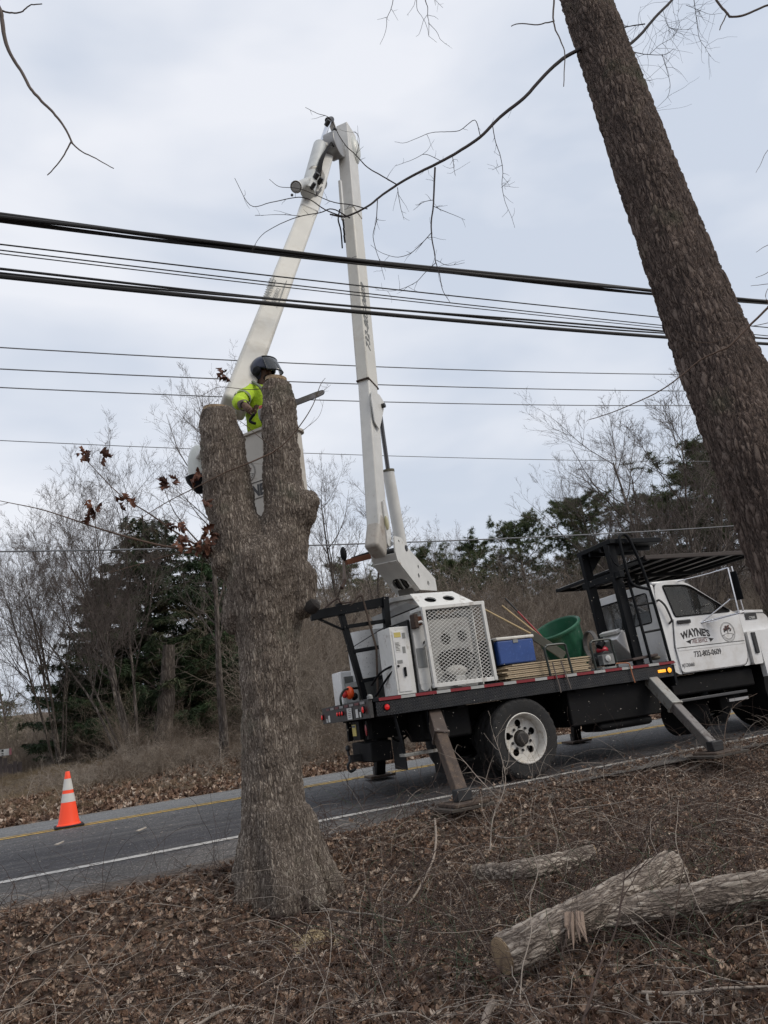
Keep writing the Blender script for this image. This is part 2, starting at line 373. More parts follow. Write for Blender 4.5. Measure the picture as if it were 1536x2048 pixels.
zc2 = mixc(n, l, dust, mixc(n, l, 1., mixc(n, l, 1., zc, spk, 'MULTIPLY'), crk, 'MULTIPLY'), (.17, .155, .14)); l.new(zc2, b.inputs['Base Color']); b.inputs['Roughness'].default_value = .8
bn = n.new('ShaderNodeBump'); bn.inputs['Strength'].default_value = .5; bn.inputs['Distance'].default_value = .01
l.new(vo.outputs['Distance'], bn.inputs['Height']); l.new(bn.outputs[0], b.inputs['Normal'])
yr = np.array([7.3, 7.8, 8.4, 9.3, 10.2, 11.05, 11.9, 12.75, 13.6, 14.5, 15.4, 15.7]); xr = np.linspace(-120, 500, 311)
def wob(x): return .10*(vnoise(x, x*0, .8, 8)-.5)+.05*(vnoise(x, x*0, 3.1, 9)-.5)
A, B = np.meshgrid(xr, yr); B = B.copy(); B[0] = bank_edge(xr)-.12; B[1] = np.minimum(B[1], B[0]*.5+4.2); B[-1] += wob(xr+50)
zz = road_z(B); zz[0] -= .025; zz[-1] -= .06
k = len(xr); ii = (np.arange(len(yr)-1)[:, None]*k+np.arange(k-1)[None]).ravel()
ro = np_mesh('road', np.stack([A.ravel(), B.ravel(), zz.ravel()], 1), np.stack([ii, ii+1, ii+k+1, ii+k], 1), am); tag(ro, kind='structure')
def paint_mat(name, col):
    m, n, l, b = newmat(name); g = n.new('ShaderNodeNewGeometry')
    f = ramp(n, l, noise(n, l, 9, 9, g.outputs['Position'], .75), [(.40, (0, 0, 0)), (.56, (1, 1, 1))])
    l.new(mixc(n, l, f, tuple(c*.42+.03 for c in col), col), b.inputs['Base Color']); b.inputs['Roughness'].default_value = .7; return m
PW, PY = paint_mat('worn_white_paint', (.50, .48, .45)), paint_mat('worn_yellow_paint', (.62, .38, .05))
def stripe(y0, w, m, x0=-120, x1=500):
    x = np.linspace(x0, x1, 400); jag = .012*(rng.random(400)-.5)
    a = y0-w/2+jag; c = y0+w/2+.012*(rng.random(400)-.5)
    V = np.concatenate([np.stack([x, a, road_z(a)+.005], 1), np.stack([x, c, road_z(c)+.005], 1)])
    i = np.arange(399); return tag(np_mesh('road_line', V, np.stack([i, i+1, i+401, i+400], 1), m, smooth=False), kind='structure')
stripe(8.42, .12, PW); stripe(11.80, .10, PY); stripe(12.02, .10, PY); stripe(15.30, .12, PW)
# ================================================================== BARK
def barkmat(name, c_lo, c_mid, c_hi, scale=14., stretch=.3, dist=.012, moss=None, disp=True, warp=.6):
    m, n, l, b = newmat(name)
    c = n.new('ShaderNodeTexCoord'); q = n.new('ShaderNodeMapping'); q.inputs['Scale'].default_value = (1, 1, stretch); l.new(c.outputs['Object'], q.inputs[0])
    def warped(amount, sc, det, vec):
        nz = n.new('ShaderNodeTexNoise'); nz.inputs['Scale'].default_value = sc; nz.inputs['Detail'].default_value = det; l.new(vec, nz.inputs['Vector'])
        s1 = n.new('ShaderNodeVectorMath'); s1.operation = 'SUBTRACT'; s1.inputs[1].default_value = (.5,)*3; l.new(nz.outputs['Color'], s1.inputs[0])
        s2 = n.new('ShaderNodeVectorMath'); s2.operation = 'SCALE'; s2.inputs['Scale'].default_value = amount; l.new(s1.outputs[0], s2.inputs[0])
        s3 = n.new('ShaderNodeVectorMath'); s3.operation = 'ADD'; l.new(vec, s3.inputs[0]); l.new(s2.outputs[0], s3.inputs[1]); return s3.outputs[0]
    wv = warped(warp*3.2/scale, scale*.55, 5, q.outputs[0])
    v = n.new('ShaderNodeTexVoronoi'); v.feature = 'DISTANCE_TO_EDGE'; v.inputs['Scale'].default_value = scale; l.new(wv, v.inputs['Vector'])
    v2 = n.new('ShaderNodeTexVoronoi'); v2.inputs['Scale'].default_value = scale; l.new(wv, v2.inputs['Vector'])
    # long furrows: level lines of a stretched noise
    q3 = n.new('ShaderNodeMapping'); q3.inputs['Scale'].default_value = (1, 1, stretch*.55); l.new(c.outputs['Object'], q3.inputs[0])
    rn = noise(n, l, scale*.62, 4, q3.outputs[0], .6, .6)
    r1 = n.new('ShaderNodeMath'); r1.operation = 'SUBTRACT'; r1.inputs[1].default_value = .5; l.new(rn, r1.inputs[0])
    r2 = n.new('ShaderNodeMath'); r2.operation = 'ABSOLUTE'; l.new(r1.outputs[0], r2.inputs[0])
    furrow = ramp(n, l, r2.outputs[0], [(0, (0, 0, 0)), (.022, (.35,)*3), (.065, (1,)*3)])
    pl_ = ramp(n, l, v.outputs['Distance'], [(0, (.10,)*3), (.07, (.5,)*3), (.24, (1,)*3)])
    pm = n.new('ShaderNodeMath'); pm.operation = 'MULTIPLY'; l.new(furrow, pm.inputs[0]); l.new(pl_, pm.inputs[1]); plate = pm.outputs[0]
    fine = noise(n, l, scale*3.2, 7, wv, .75)
    f = n.new('ShaderNodeMath'); f.operation = 'MULTIPLY_ADD'; f.inputs[1].default_value = .8; l.new(fine, f.inputs[0]); l.new(plate, f.inputs[2])
    hm = n.new('ShaderNodeMath'); hm.operation = 'MULTIPLY_ADD'; hm.inputs[1].default_value = .22; l.new(v2.outputs['Color'], hm.inputs[0]); l.new(f.outputs[0], hm.inputs[2])
    fs = n.new('ShaderNodeMath'); fs.operation = 'MULTIPLY'; fs.inputs[1].default_value = .55; l.new(f.outputs[0], fs.inputs[0])
    col = ramp(n, l, fs.outputs[0], [(.14, c_lo), (.30, tuple((x+y)/2 for x, y in zip(c_lo, c_mid))), (.48, c_mid), (.80, c_hi)])
    tone = ramp(n, l, noise(n, l, 2.6, 6, None, .65), [(.30, (.58, .56, .55)), (.5, (.95, .94, .93)), (.72, (1.25, 1.22, 1.18))])
    col = mixc(n, l, 1., col, tone, 'MULTIPLY')
    if moss:
        col = mixc(n, l, ramp(n, l, noise(n, l, 2.6, 5, None, .6), [(.56, (0, 0, 0)), (.70, (.55,)*3)]), col, moss)
    l.new(col, b.inputs['Base Color']); b.inputs['Roughness'].default_value = .92; b.inputs['Specular IOR Level'].default_value = .25
    if disp:
        d = n.new('ShaderNodeDisplacement'); d.inputs['Midlevel'].default_value = .9; d.inputs['Scale'].default_value = dist
        l.new(hm.outputs[0], d.inputs['Height']); l.new(d.outputs[0], n['Material Output'].inputs['Displacement']); m.displacement_method = 'BOTH'
    else:
        bn = n.new('ShaderNodeBump'); bn.inputs['Strength'].default_value = .9; bn.inputs['Distance'].default_value = dist
        l.new(hm.outputs[0], bn.inputs['Height']); l.new(bn.outputs[0], b.inputs['Normal'])
    MATS[name] = m; return m
BARK_S = barkmat('stump_bark', (.040, .030, .025), (.215, .178, .148), (.36, .315, .265), 46, .24, .012, moss=(.05, .065, .045))
BARK_L = barkmat('furrowed_bark', (.014, .010, .009), (.112, .083, .070), (.165, .130, .110), 34, .27, .015, moss=(.05, .058, .035))
BARK_LOG = barkmat('log_bark', (.045, .034, .028), (.28, .235, .20), (.46, .41, .355), 24, .34, .012)
BARKF = barkmat('far_bark', (.035, .028, .024), (.105, .088, .076), (.17, .148, .13), 9, .3, .02, disp=False)
BARKD = mat('dark_twig_bark', (.035, .028, .028), .9, var=.3)
TWIG = mat('grey_twig_bark', (.115, .092, .080), .9, var=.3, vs=1.5)
TWIGR = mat('brown_twig_bark', (.105, .070, .052), .9, var=.35, vs=1.5)
CUTW, n, l, b = newmat('cut_wood')
c = n.new('ShaderNodeTexCoord'); w = n.new('ShaderNodeTexWave'); w.wave_type = 'RINGS'; w.rings_direction = 'SPHERICAL'; w.inputs['Scale'].default_value = 42; w.inputs['Distortion'].default_value = 5; w.inputs['Detail'].default_value = 4; l.new(c.outputs['Object'], w.inputs['Vector'])
o_ = ramp(n, l, w.outputs['Fac'], [(.2, (.20, .135, .080)), (.6, (.34, .25, .155))]); o_ = mixc(n, l, ramp(n, l, noise(n, l, 9, 8, None, .7), [(.48, (0, 0, 0)), (.66, (1, 1, 1))]), o_, (.11, .075, .055)); l.new(o_, b.inputs['Base Color']); b.inputs['Roughness'].default_value = .9
bn = n.new('ShaderNodeBump'); bn.inputs['Strength'].default_value = .7; bn.inputs['Distance'].default_value = .01; l.new(noise(n, l, 50, 6), bn.inputs['Height']); l.new(bn.outputs[0], b.inputs['Normal'])
# ------------------------------------------------------------------ the topped oak beside the road
def remesh(o, vox, smooth=2):
    r = o.modifiers.new('remesh', 'REMESH'); r.mode = 'VOXEL'; r.voxel_size = vox; r.use_smooth_shade = True
    if smooth: q = o.modifiers.new('smooth', 'SMOOTH'); q.factor = .5; q.iterations = smooth
tb = H(572, 1850, 6.55); tb[2] = gz(tb[0], tb[1])
oak = thing('oak_tree', 'large topped oak with two sawn-off upright stems and grey bark before the bucket', 'tree', tb)
b = MB()
def ax(pts):     # (left px, right px, y px[, D]) -> centre line and radius
    P = []; r = []
    for q in pts:
        D = q[3] if len(q) > 3 else 6.55
        c = H((q[0]+q[1])/2, q[2], D); e = H(q[1], q[2], D); P.append(c); r.append(np.linalg.norm(e-c)*.98)
    return np.array(P), np.array(r)
def fine(P, r, k=6):
    Q = crv(np.column_stack([P, r]), k); return Q[:, :3], Q[:, 3]
P, r = fine(*ax([(446, 676, 1925), (450, 662, 1850), (468, 644, 1770), (478, 624, 1690), (484, 608, 1590), (486, 598, 1480), (482, 595, 1380), (476, 598, 1290), (464, 606, 1200), (452, 606, 1130), (470, 590, 1085)]))
b.tube(P, r, 26)
P, r = fine(*ax([(470, 590, 1200), (436, 560, 1110), (417, 517, 1040), (408, 503, 980), (402, 492, 905), (399, 476, 850), (402, 470, 822)])); b.tube(P, r, 22)
P, r = fine(*ax([(490, 612, 1180), (510, 616, 1090), (527, 612, 1020), (527, 604, 950), (525, 596, 880), (523, 591, 810), (524, 580, 766)])); b.tube(P, r, 22)
P, r = ax([(540, 612, 1090), (566, 628, 1040), (596, 636, 1010)]); b.tube(P, r, 14)                       # burl right
b.ell(H(600, 1018, 6.5), (.15, .13, .20)); b.ell(H(614, 1004, 6.5), (.115, .10, .11))
b.ell(H(452, 1128, 6.45), (.14, .14, .12)); b.ell(H(436, 1108, 6.45), (.07, .07, .085))                   # knob left
b.ell(H(460, 1225, 6.5), (.06, .12, .18))
b.ell(H(600, 1170, 6.52), (.15, .15, .24)); b.ell(H(606, 1212, 6.5), (.11, .11, .10))                      # lower right stub
b.ell(H(618, 1204, 6.5), (.07, .07, .08))
for dx, dy, rr in ((-.30, .05, .13), (.29, .04, .15), (.05, -.3, .15), (.22, -.22, .13), (-.2, -.2, .12), (0, .3, .12)):   # root flare
    P = crv([(tb[0]+RT[0]*dx*.35+FH[0]*dy*.35, tb[1]+RT[1]*dx*.35+FH[1]*dy*.35, tb[2]+.55), (tb[0]+RT[0]*dx*.85+FH[0]*dy*.85, tb[1]+RT[1]*dx*.85+FH[1]*dy*.85, tb[2]+.18), (tb[0]+RT[0]*dx*1.35+FH[0]*dy*1.35, tb[1]+RT[1]*dx*1.35+FH[1]*dy*1.35, tb[2]-.12)], 5)
    b.tube(P, np.linspace(rr*1.25, rr*.7, len(P)), 12)
o = b.build('trunk', BARK_S, oak); remesh(o, .0125, 22)
tx = bpy.data.textures.new('lumps', 'CLOUDS'); tx.noise_scale = .16; tx.noise_depth = 3
dm = o.modifiers.new('lumps', 'DISPLACE'); dm.texture = tx; dm.strength = .055; dm.texture_coords = 'LOCAL'; dm.mid_level = .5
for (lx, rx, yy, tilt) in ((407, 465, 819, .05), (531, 573, 758, .02)):
    c = H((lx+rx)/2, yy, 6.55); rr = (rx-lx)/2/205; b = MB(); nn = np.array([.1, -.1, 1.]) ; b.lathe([(rr*1.0, -.03), (rr*.96, .006), (rr*.5, .012), (.001, .014)], c, nn, 24)
    b.build('cut_face', CUTW, oak)
b = MB(); c = H(626, 1212, 6.42)
b.lathe([(.045, -.06), (.062, -.02), (.055, .03), (.03, .05), (.001, .052)], c, (.6, -.6, .5), 14); b.build('pruned_knot', mat('charred_knot', (.02, .016, .014), .9, bump=.4), oak)
# small live twigs growing from the topped oak; pixels give the layout, D the distance
def pxline(pts, D, r0, r1, k=5):
    if np.isscalar(D): D = [D]*len(pts)
    elif len(D) == 2 and len(pts) != 2: D = list(np.linspace(D[0], D[1], len(pts)))
    Q = crv([H(x, y, d) for (x, y), d in zip(pts, D)], k) if len(pts) > 1 else None
    Q = Q+np.cumsum(rng.normal(0, .0012, Q.shape), 0)*np.minimum(1, np.arange(len(Q))/3)[:, None]*.6
    return Q, np.linspace(r0, r1, len(Q))
def sub_twigs(lines, n, D, lmin=.05, lmax=.35, r=.0016, droop=-.1, spread=.9):
    """twigs sprouting from given lines"""
    o = []
    for _ in range(n):
        P, rr = lines[rng.integers(len(lines))]
        if len(P) < 3: continue
        i = rng.integers(1, len(P)-1); t = P[i+1]-P[i-1]; t /= np.linalg.norm(t)+1e-9
        d = t*.6+rng.normal(0, spread, 3)*np.array([1, 1, 1]); d[2] += droop; d /= np.linalg.norm(d); Ln = rng.uniform(lmin, lmax)
        q = [P[i]]; k = max(3, int(Ln/.04))
        for _ in range(k):
            d = d+rng.normal(0, .18, 3); d[2] += droop*.1; d /= np.linalg.norm(d); q.append(q[-1]+d*Ln/k)
        o.append((np.array(q), np.linspace(min(r, rr[i]*.8), r*.45, k+1)))
    return o
def merge(name, lines, m, parent, n=5):
    V, Q = tubes_np(lines, n); return np_mesh(name, V, Q, m, parent)
def leaf_mesh(name, s, curl=1., seed=0, crumple=.25):
    g = np.random.default_rng(seed); t = np.array([0, .12, .25, .38, .5, .64, .78, .9, 1.0])
    w = np.array([.02, .10, .26, .13, .36, .18, .40, .22, .02])*g.uniform(.8, 1.15, 9)
    V = []; F_ = []
    for i, (a, c) in enumerate(zip(t, w)):
        for j, q in enumerate((-1, -.5, 0, .5, 1)):
            lag = .10 if abs(q) == 1 else 0
            z = curl*(.9*(a-.5)**2+abs(q*c)*.55-.1*(a > .8))+g.normal(0, crumple*.12)
            V.append(((a+lag*(c > .2))-.5, q*c, z))
    for i in range(8):
        for j in range(4): k = i*5+j; F_.append((k, k+1, k+6, k+5))
    V = np.array(V)*s; me = bpy.data.meshes.new(name); me.from_pydata([tuple(v) for v in V], [], F_)
    me.polygons.foreach_set('use_smooth', [True]*32); return me
def leafmat(name, stops):
    m, n, l, b = newmat(name); oi = n.new('ShaderNodeObjectInfo')
    col = ramp(n, l, oi.outputs['Random'], stops); nz = ramp(n, l, noise(n, l, 40, 4), [(.3, (.65, .6, .6)), (.7, (1.15, 1.15, 1.15))])
    l.new(mixc(n, l, 1., col, nz, 'MULTIPLY'), b.inputs['Base Color']); b.inputs['Roughness'].default_value = .75; return m
LITTER = leafmat('dead_leaves', [(0, (.062, .032, .020)), (.3, (.165, .095, .060)), (.55, (.26, .165, .108)), (.78, (.37, .265, .19)), (.93, (.50, .40, .31)), (1, (.62, .54, .45))])
LEAFB = leafmat('clinging_dead_leaves', [(0, (.060, .025, .016)), (.5, (.12, .045, .024)), (1, (.18, .075, .040))])
LEAFD = leafmat('shaded_dead_leaves', [(0, (.025, .018, .016)), (1, (.06, .04, .032))])
LM = [leaf_mesh('dead_leaf', .11, 1+.7*(i % 3), i, .3) for i in range(5)]
for q in LM: q.materials.append(LEAFB)
def put_leaf(P, parent, s=1., name='leaf'):
    o = bpy.data.objects.new(name, LM[rng.integers(5)]); COL.objects.link(o); o.parent = parent; o.location = np.array(P)-WL[parent.name]
    o.rotation_euler = rng.uniform(-PI, PI, 3); o.scale = (s, s*rng.uniform(.7, 1.1), s); return o
ol = [pxline([(440, 1112), (400, 1100), (330, 1092), (250, 1072), (180, 1050), (90, 1020), (0, 1000)], [6.45, 5.9], .014, .003),
      pxline([(440, 1108), (385, 1085), (345, 1060), (300, 1028), (235, 985), (165, 912)], [6.45, 6.05], .011, .003),
      pxline([(440, 1120), (400, 1108), (350, 1108), (280, 1128), (200, 1150)], [6.45, 6.2], .008, .002),
      pxline([(545, 905), (500, 925), (450, 945), (400, 970), (340, 1000), (290, 1030), (250, 1055)], [6.3, 6.0], .008, .002),
      pxline([(545, 905), (570, 885), (600, 850), (625, 810), (640, 770), (650, 755)], [6.3, 6.2], .007, .002),
      pxline([(600, 865), (620, 850), (640, 830), (648, 800)], 6.25, .003, .001), pxline([(635, 792), (650, 780), (662, 770)], 6.2, .002, .001),
      pxline([(545, 775), (500, 780), (440, 775), (410, 790), (380, 800)], [6.4, 6.2], .004, .0015),
      pxline([(560, 905), (520, 875), (490, 850), (470, 838), (430, 830)], [6.3, 6.3], .004, .0015)]
tw = ol+sub_twigs(ol[:4], 60, 6, .06, .30, .0016, .05)+sub_twigs(ol[4:], 14, 6, .04, .12, .0014, .05)
merge('twig', tw, TWIGR, oak)
lp = []
for (x, y, k, d, sx) in ((168, 905, 6, 6.0, 14), (215, 915, 3, 6.0, 10), (330, 965, 6, 6.1, 16), (188, 1022, 8, 6.0, 22), (245, 1010, 4, 6.05, 14), (350, 1052, 5, 6.15, 12), (365, 1078, 7, 6.2, 14), (395, 1092, 8, 6.3, 18), (415, 1065, 6, 6.35, 14), (392, 950, 3, 6.2, 8), (410, 1005, 3, 6.2, 8), (448, 748, 4, 6.2, 6), (415, 1108, 5, 6.4, 10)):
    for _ in range(k): put_leaf(H(x+rng.normal(0, sx*.55), y+rng.normal(0, sx*.45), d+rng.normal(0, .05)), oak, rng.uniform(.6, 1.1))
# ------------------------------------------------------------------ the leaning trunk in the right foreground
pA, pB, pC = H(1562, 1010, 3.62), H(1372, 560, 4.15), H(1171, 0, 4.75)
pts = crv([pA+(pA-pB)*1.7, pA+(pA-pB)*.8, pA, pB, pC, pC+(pC-pB)*.4, pC+(pC-pB)*.9], 6)
def dpt(P): return float(-(R.T @ (P-C))[2])
rad = np.interp(np.arange(len(pts)), [0, 6, 12, 18, 24, 30, 36], [.33, .26, .218, .192, .167, .155, .14])
zdir = (pC-pA)/np.linalg.norm(pC-pA); base = pts[0].copy()
lean = thing('leaning_oak', 'thick dark furrowed trunk leaning across the right edge in the foreground', 'tree', base)
qz = Vector(zdir).to_track_quat('Z', 'Y'); Mq = np.array(qz.to_matrix()); loc = (pts-base) @ Mq
nA, nL = 210, 860
pts[:12] += (RT*.10)[None]*np.linspace(1, 0, 12)[:, None]; loc = (pts-base) @ Mq
fi = np.linspace(0, len(pts)-1, nL); cx = np.stack([np.interp(fi, np.arange(len(pts)), loc[:, i]) for i in range(3)], 1); rf = np.interp(fi, np.arange(len(pts)), rad)
a = 2*PI*np.arange(nA)/nA; rr = rf[:, None]*(1+.03*np.sin(2*a+1)[None]+.05*(vnoise(np.repeat(np.cos(a)[None]*2, nL, 0), cx[:, 2:3]*1.2+np.sin(a)[None]*2, 1.3, 4)-.5))
V = np.stack([cx[:, 0:1]+rr*np.cos(a), cx[:, 1:2]+rr*np.sin(a), np.repeat(cx[:, 2:3], nA, 1)], -1).reshape(-1, 3)
i = (np.arange(nL-1)[:, None]*nA); j = np.arange(nA)[None]; j2 = (j+1) % nA
o = np_mesh('trunk', V, np.stack([i+j, i+j2, i+nA+j2, i+nA+j], -1).reshape(-1, 4), BARK_L, lean, cen=(0, 0, 0)); o.location = (0, 0, 0)
o.rotation_mode = 'QUATERNION'; o.rotation_quaternion = qz
D0 = 4.5
main = [(1185, 88), (1141, 108), (1100, 140), (1050, 195), (1000, 235), (960, 275), (915, 305), (880, 325), (840, 345), (795, 370), (760, 395), (735, 415), (690, 435), (660, 430)]
bl = [pxline(main, [4.6, 4.1], .024*.6, .005),
      pxline([(690, 435), (650, 420), (620, 400), (590, 395), (540, 405), (500, 410), (470, 355)], [4.1, 4.0], .004, .0016),
      pxline([(700, 436), (665, 418), (640, 425), (600, 432), (560, 448), (525, 470), (505, 500)], [4.1, 4.0], .004, .0014),
      pxline([(735, 418), (700, 410), (665, 405), (640, 395), (600, 380), (560, 375), (540, 360)], [4.1, 4.0], .0035, .0014),
      pxline([(600, 432), (560, 430), (510, 432)], 4.05, .002, .001),
      pxline([(795, 370), (760, 350), (735, 335), (712, 310), (690, 290), (675, 265), (660, 238), (635, 228), (612, 217)], [4.15, 4.0], .0042, .0014),
      pxline([(712, 310), (718, 290), (715, 270), (705, 262)], 4.05, .002, .001),
      pxline([(870, 335), (868, 380), (866, 410), (862, 445), (863, 470), (868, 500), (872, 520), (880, 545), (885, 575), (900, 600)], [4.25, 4.1], .0065, .0015),
      pxline([(863, 465), (840, 490), (815, 510), (790, 515), (760, 505), (740, 490)], [4.2, 4.1], .0026, .001),
      pxline([(866, 412), (895, 425), (930, 440)], 4.2, .0024, .001), pxline([(866, 400), (845, 405), (825, 420)], 4.2, .0022, .001),
      pxline([(872, 520), (895, 530), (930, 525)], 4.2, .002, .001), pxline([(872, 525), (850, 545), (830, 565), (790, 580), (750, 578)], 4.2, .0024, .001),
      pxline([(960, 270), (950, 240), (920, 260), (890, 262), (860, 265), (835, 275), (810, 285), (790, 283)], [4.4, 4.3], .003, .001),
      pxline([(985, 250), (990, 280), (1000, 310), (1005, 340), (1003, 370), (1008, 400), (1020, 430), (1028, 455)], [4.4, 4.3], .003, .001),
      pxline([(1005, 330), (985, 340)], 4.4, .0018, .0008), pxline([(1003, 375), (1020, 360)], 4.4, .0018, .0008),
      pxline([(882, 322), (850, 308), (825, 318), (790, 330)], 4.3, .0022, .001),
      pxline([(755, 400), (752, 440), (745, 470), (750, 500), (760, 530), (768, 560)], [4.1, 4.0], .003, .001),
      pxline([(795, 375), (800, 410), (808, 440)], 4.1, .0024, .001), pxline([(905, 312), (910, 350)], 4.2, .0022, .001)]
tw = bl+sub_twigs(bl, 120, 4, .03, .13, .0014, 0)
merge('bare_branch', tw, BARKD, lean)
rb = [pxline([(1536, 615), (1500, 650), (1460, 690), (1430, 705), (1400, 720), (1370, 745), (1330, 775), (1280, 800), (1220, 825), (1180, 837)], [3.2, 3.35], .0055, .0018),
      pxline([(1640, 560), (1590, 590), (1536, 615)], 3.2, .008, .006),
      pxline([(1460, 672), (1420, 685), (1380, 680), (1350, 660)], 3.3, .002, .001)]
merge('low_branch', rb, TWIGR, lean)
rt = [pxline([(1360, -20), (1340, 5), (1310, 35), (1280, 70), (1255, 92), (1245, 96)], [5.2, 4.9], .010, .013),
      pxline([(1290, 48), (1260, 52), (1232, 56)], 4.9, .005, .003),
      pxline([(1248, 98), (1275, 105), (1300, 108), (1330, 107), (1350, 95)], 5, .004, .0015),
      pxline([(1257, 90), (1268, 120), (1275, 145), (1280, 158), (1302, 162)], 5, .004, .0012),
      pxline([(1324, 108), (1332, 135), (1340, 165), (1337, 190), (1325, 205), (1300, 228)], 5, .0025, .001),
      pxline([(1388, 0), (1392, 30), (1396, 60), (1400, 80), (1410, 95), (1421, 113)], 5, .003, .001),
      pxline([(1372, 10), (1395, 20), (1420, 30), (1445, 28)], 5, .002, .001),
      pxline([(1300, 108), (1320, 90), (1345, 75), (1358, 50), (1355, 30), (1365, 10)], 5, .002, .001),
      pxline([(1325, 18), (1336, 50), (1340, 58), (1318, 73)], 5, .002, .001), pxline([(1340, 56), (1362, 60), (1385, 58)], 5, .002, .001)]
merge('bare_branch', rt+sub_twigs(rt, 130, 5, .05, .3, .0013, -.05), BARKD, lean)
# twigs of neighbouring trees that reach into the top of the picture
def twig_thing(name, label, lines, m, cat='branch'):
    c = lines[0][0][0]; V, Q = tubes_np(lines, 6); return tag(np_mesh(name, V, Q, m), label, cat)
twig_thing('overhanging_branch', 'forked bare branch hanging down in the upper left corner of the sky', [
    pxline([(-60, -40), (-15, 0), (0, 20), (6, 50), (14, 92), (26, 118), (40, 140), (60, 176), (75, 196), (100, 222), (115, 238), (132, 262), (142, 284)], 2.3, .009, .0034),
    pxline([(142, 284), (125, 315), (95, 349)], 2.3, .003, .0018), pxline([(142, 284), (160, 301), (195, 318), (232, 339)], 2.3, .003, .0016),
    pxline([(0, 20), (20, 26), (42, 24), (60, 12), (86, 9)], 2.3, .0035, .002)], TWIG)
hb = [pxline([(786, -25), (786, 0), (782, 18), (775, 34), (774, 55), (770, 72), (761, 92)], 4.2, .0026, .0011), pxline([(775, 34), (754, 39)], 4.2, .0014, .0008), pxline([(783, 18), (796, 40)], 4.2, .0014, .0008),
      pxline([(846, -30), (850, 0), (855, 15), (855, 30), (857, 48), (857, 72)], 4.2, .0034, .0012), pxline([(857, 46), (872, 62), (880, 78), (892, 88), (899, 94)], 4.2, .0018, .0009),
      pxline([(834, -20), (834, 15), (840, 28), (848, 42), (855, 60), (857, 73), (872, 86)], 4.2, .002, .0009), pxline([(854, 30), (848, 40), (842, 58), (838, 68), (832, 73)], 4.2, .0016, .0009),
      pxline([(832, -5), (826, 14), (814, 30)], 4.2, .0016, .0009), pxline([(855, 30), (868, 32), (877, 38)], 4.2, .0014, .0008), pxline([(866, -10), (874, 4), (886, 15)], 4.2, .0016, .0009)]
twig_thing('hanging_twigs', 'cluster of fine bare twigs hanging into the top centre of the sky', hb+sub_twigs(hb, 14, 4, .02, .06, .001), BARKD)
rb2 = [pxline([(1420, -20), (1438, 8), (1455, 28), (1464, 32), (1490, 28), (1520, 15), (1560, 0)], 2.6, .005, .004), pxline([(1455, 25), (1445, 45), (1438, 60)], 2.6, .0025, .002), pxline([(1110, -30), (1108, 30), (1112, 55), (1125, 85), (1133, 110), (1130, 175)], 2.9, .0045, .002),
       pxline([(1109, 42), (1075, 50), (1035, 48), (1020, 54)], 2.9, .003, .002)]
twig_thing('overhanging_branch', 'close forked twig crossing the sky in the top right corner', rb2[:2], TWIG); twig_thing('overhanging_branch', 'close forked twig hanging down just left of the top of the leaning trunk', rb2[2:], TWIG)
sidetw = [pxline([(1560, 520), (1536, 545), (1510, 556)], 3.4, .002, .001), pxline([(1570, 560), (1536, 568), (1500, 572)], 3.4, .002, .001), pxline([(1560, 480), (1536, 490), (1512, 505)], 3.4, .002, .001),
          pxline([(1560, 640), (1520, 650), (1490, 655), (1475, 668)], 3.4, .002, .001), pxline([(1570, 280), (1536, 300), (1520, 330), (1512, 345)], 3.8, .002, .001), pxline([(1580, 640), (1550, 625), (1530, 590), (1545, 560)], 3.4, .003, .001)]
for tw1, wh in zip(sidetw, ('second from the top of those', 'third from the top of those', 'topmost of the low ones', 'lowest horizontal one of those', 'highest one of those', 'steep curved one of those')):
    twig_thing('side_twig', 'thin bare twig at the right edge, %s' % wh, [tw1], TWIGR, 'twig')
# ================================================================== THE BUCKET TRUCK
TY0, TY1 = 8.5, 10.95                       # near and far side of the bed
ex, ey, ez = np.eye(3)
truck = thing('bucket_truck', 'white and black bucket truck parked on the road with raised boom and outriggers down', 'truck', (6.0, 9.7, 0))
# ---- bed
SKEW = .125
MB().mm(3.66, 8.34, TY0+.05, TY1-.05, 1.10, 1.185).build('bed_deck', BLACKD, truck, .006)
dm_, n, l, b_ = newmat('diamond_plate')
c = n.new('ShaderNodeTexCoord'); q = n.new('ShaderNodeMapping'); q.inputs['Rotation'].default_value = (0, math.radians(45), 0); q.inputs['Scale'].default_value = (28, 1, 28); l.new(c.outputs['Object'], q.inputs[0])
ck = n.new('ShaderNodeTexBrick'); ck.offset = .5; ck.inputs['Scale'].default_value = 1; ck.inputs['Mortar Size'].default_value = .28; ck.inputs['Brick Width'].default_value = 1.6; ck.inputs['Row Height'].default_value = .7; ck.inputs['Mortar Smooth'].default_value = .6
q2 = n.new('ShaderNodeMapping'); q2.inputs['Rotation'].default_value = (math.radians(-90), 0, 0); l.new(q.outputs[0], q2.inputs[0]); l.new(q2.outputs[0], ck.inputs['Vector'])
bn = n.new('ShaderNodeBump'); bn.inputs['Strength'].default_value = 1; bn.inputs['Distance'].default_value = .006; bn.invert = True; l.new(ck.outputs['Fac'], bn.inputs['Height']); l.new(bn.outputs[0], b_.inputs['Normal'])
l.new(ramp(n, l, noise(n, l, 7, 6), [(.4, (.007, .008, .011)), (.75, (.026, .025, .025))]), b_.inputs['Base Color']); b_.inputs['Roughness'].default_value = .38
MB().mm(3.70, 8.30, TY0, TY0+.05, .99, 1.155).build('side_skirt', dm_, truck, .004)
MB().mm(3.70, 8.30, TY1-.05, TY1, .99, 1.155).build('side_skirt', dm_, truck, .004)
MB().mm(3.66, 8.34, TY0-.012, TY0+.06, 1.158, 1.205).build('edge_rail', BLACK, truck, .005)
MB().mm(3.66, 8.34, TY1-.06, TY1+.012, 1.158, 1.205).build('edge_rail', BLACK, truck, .005)
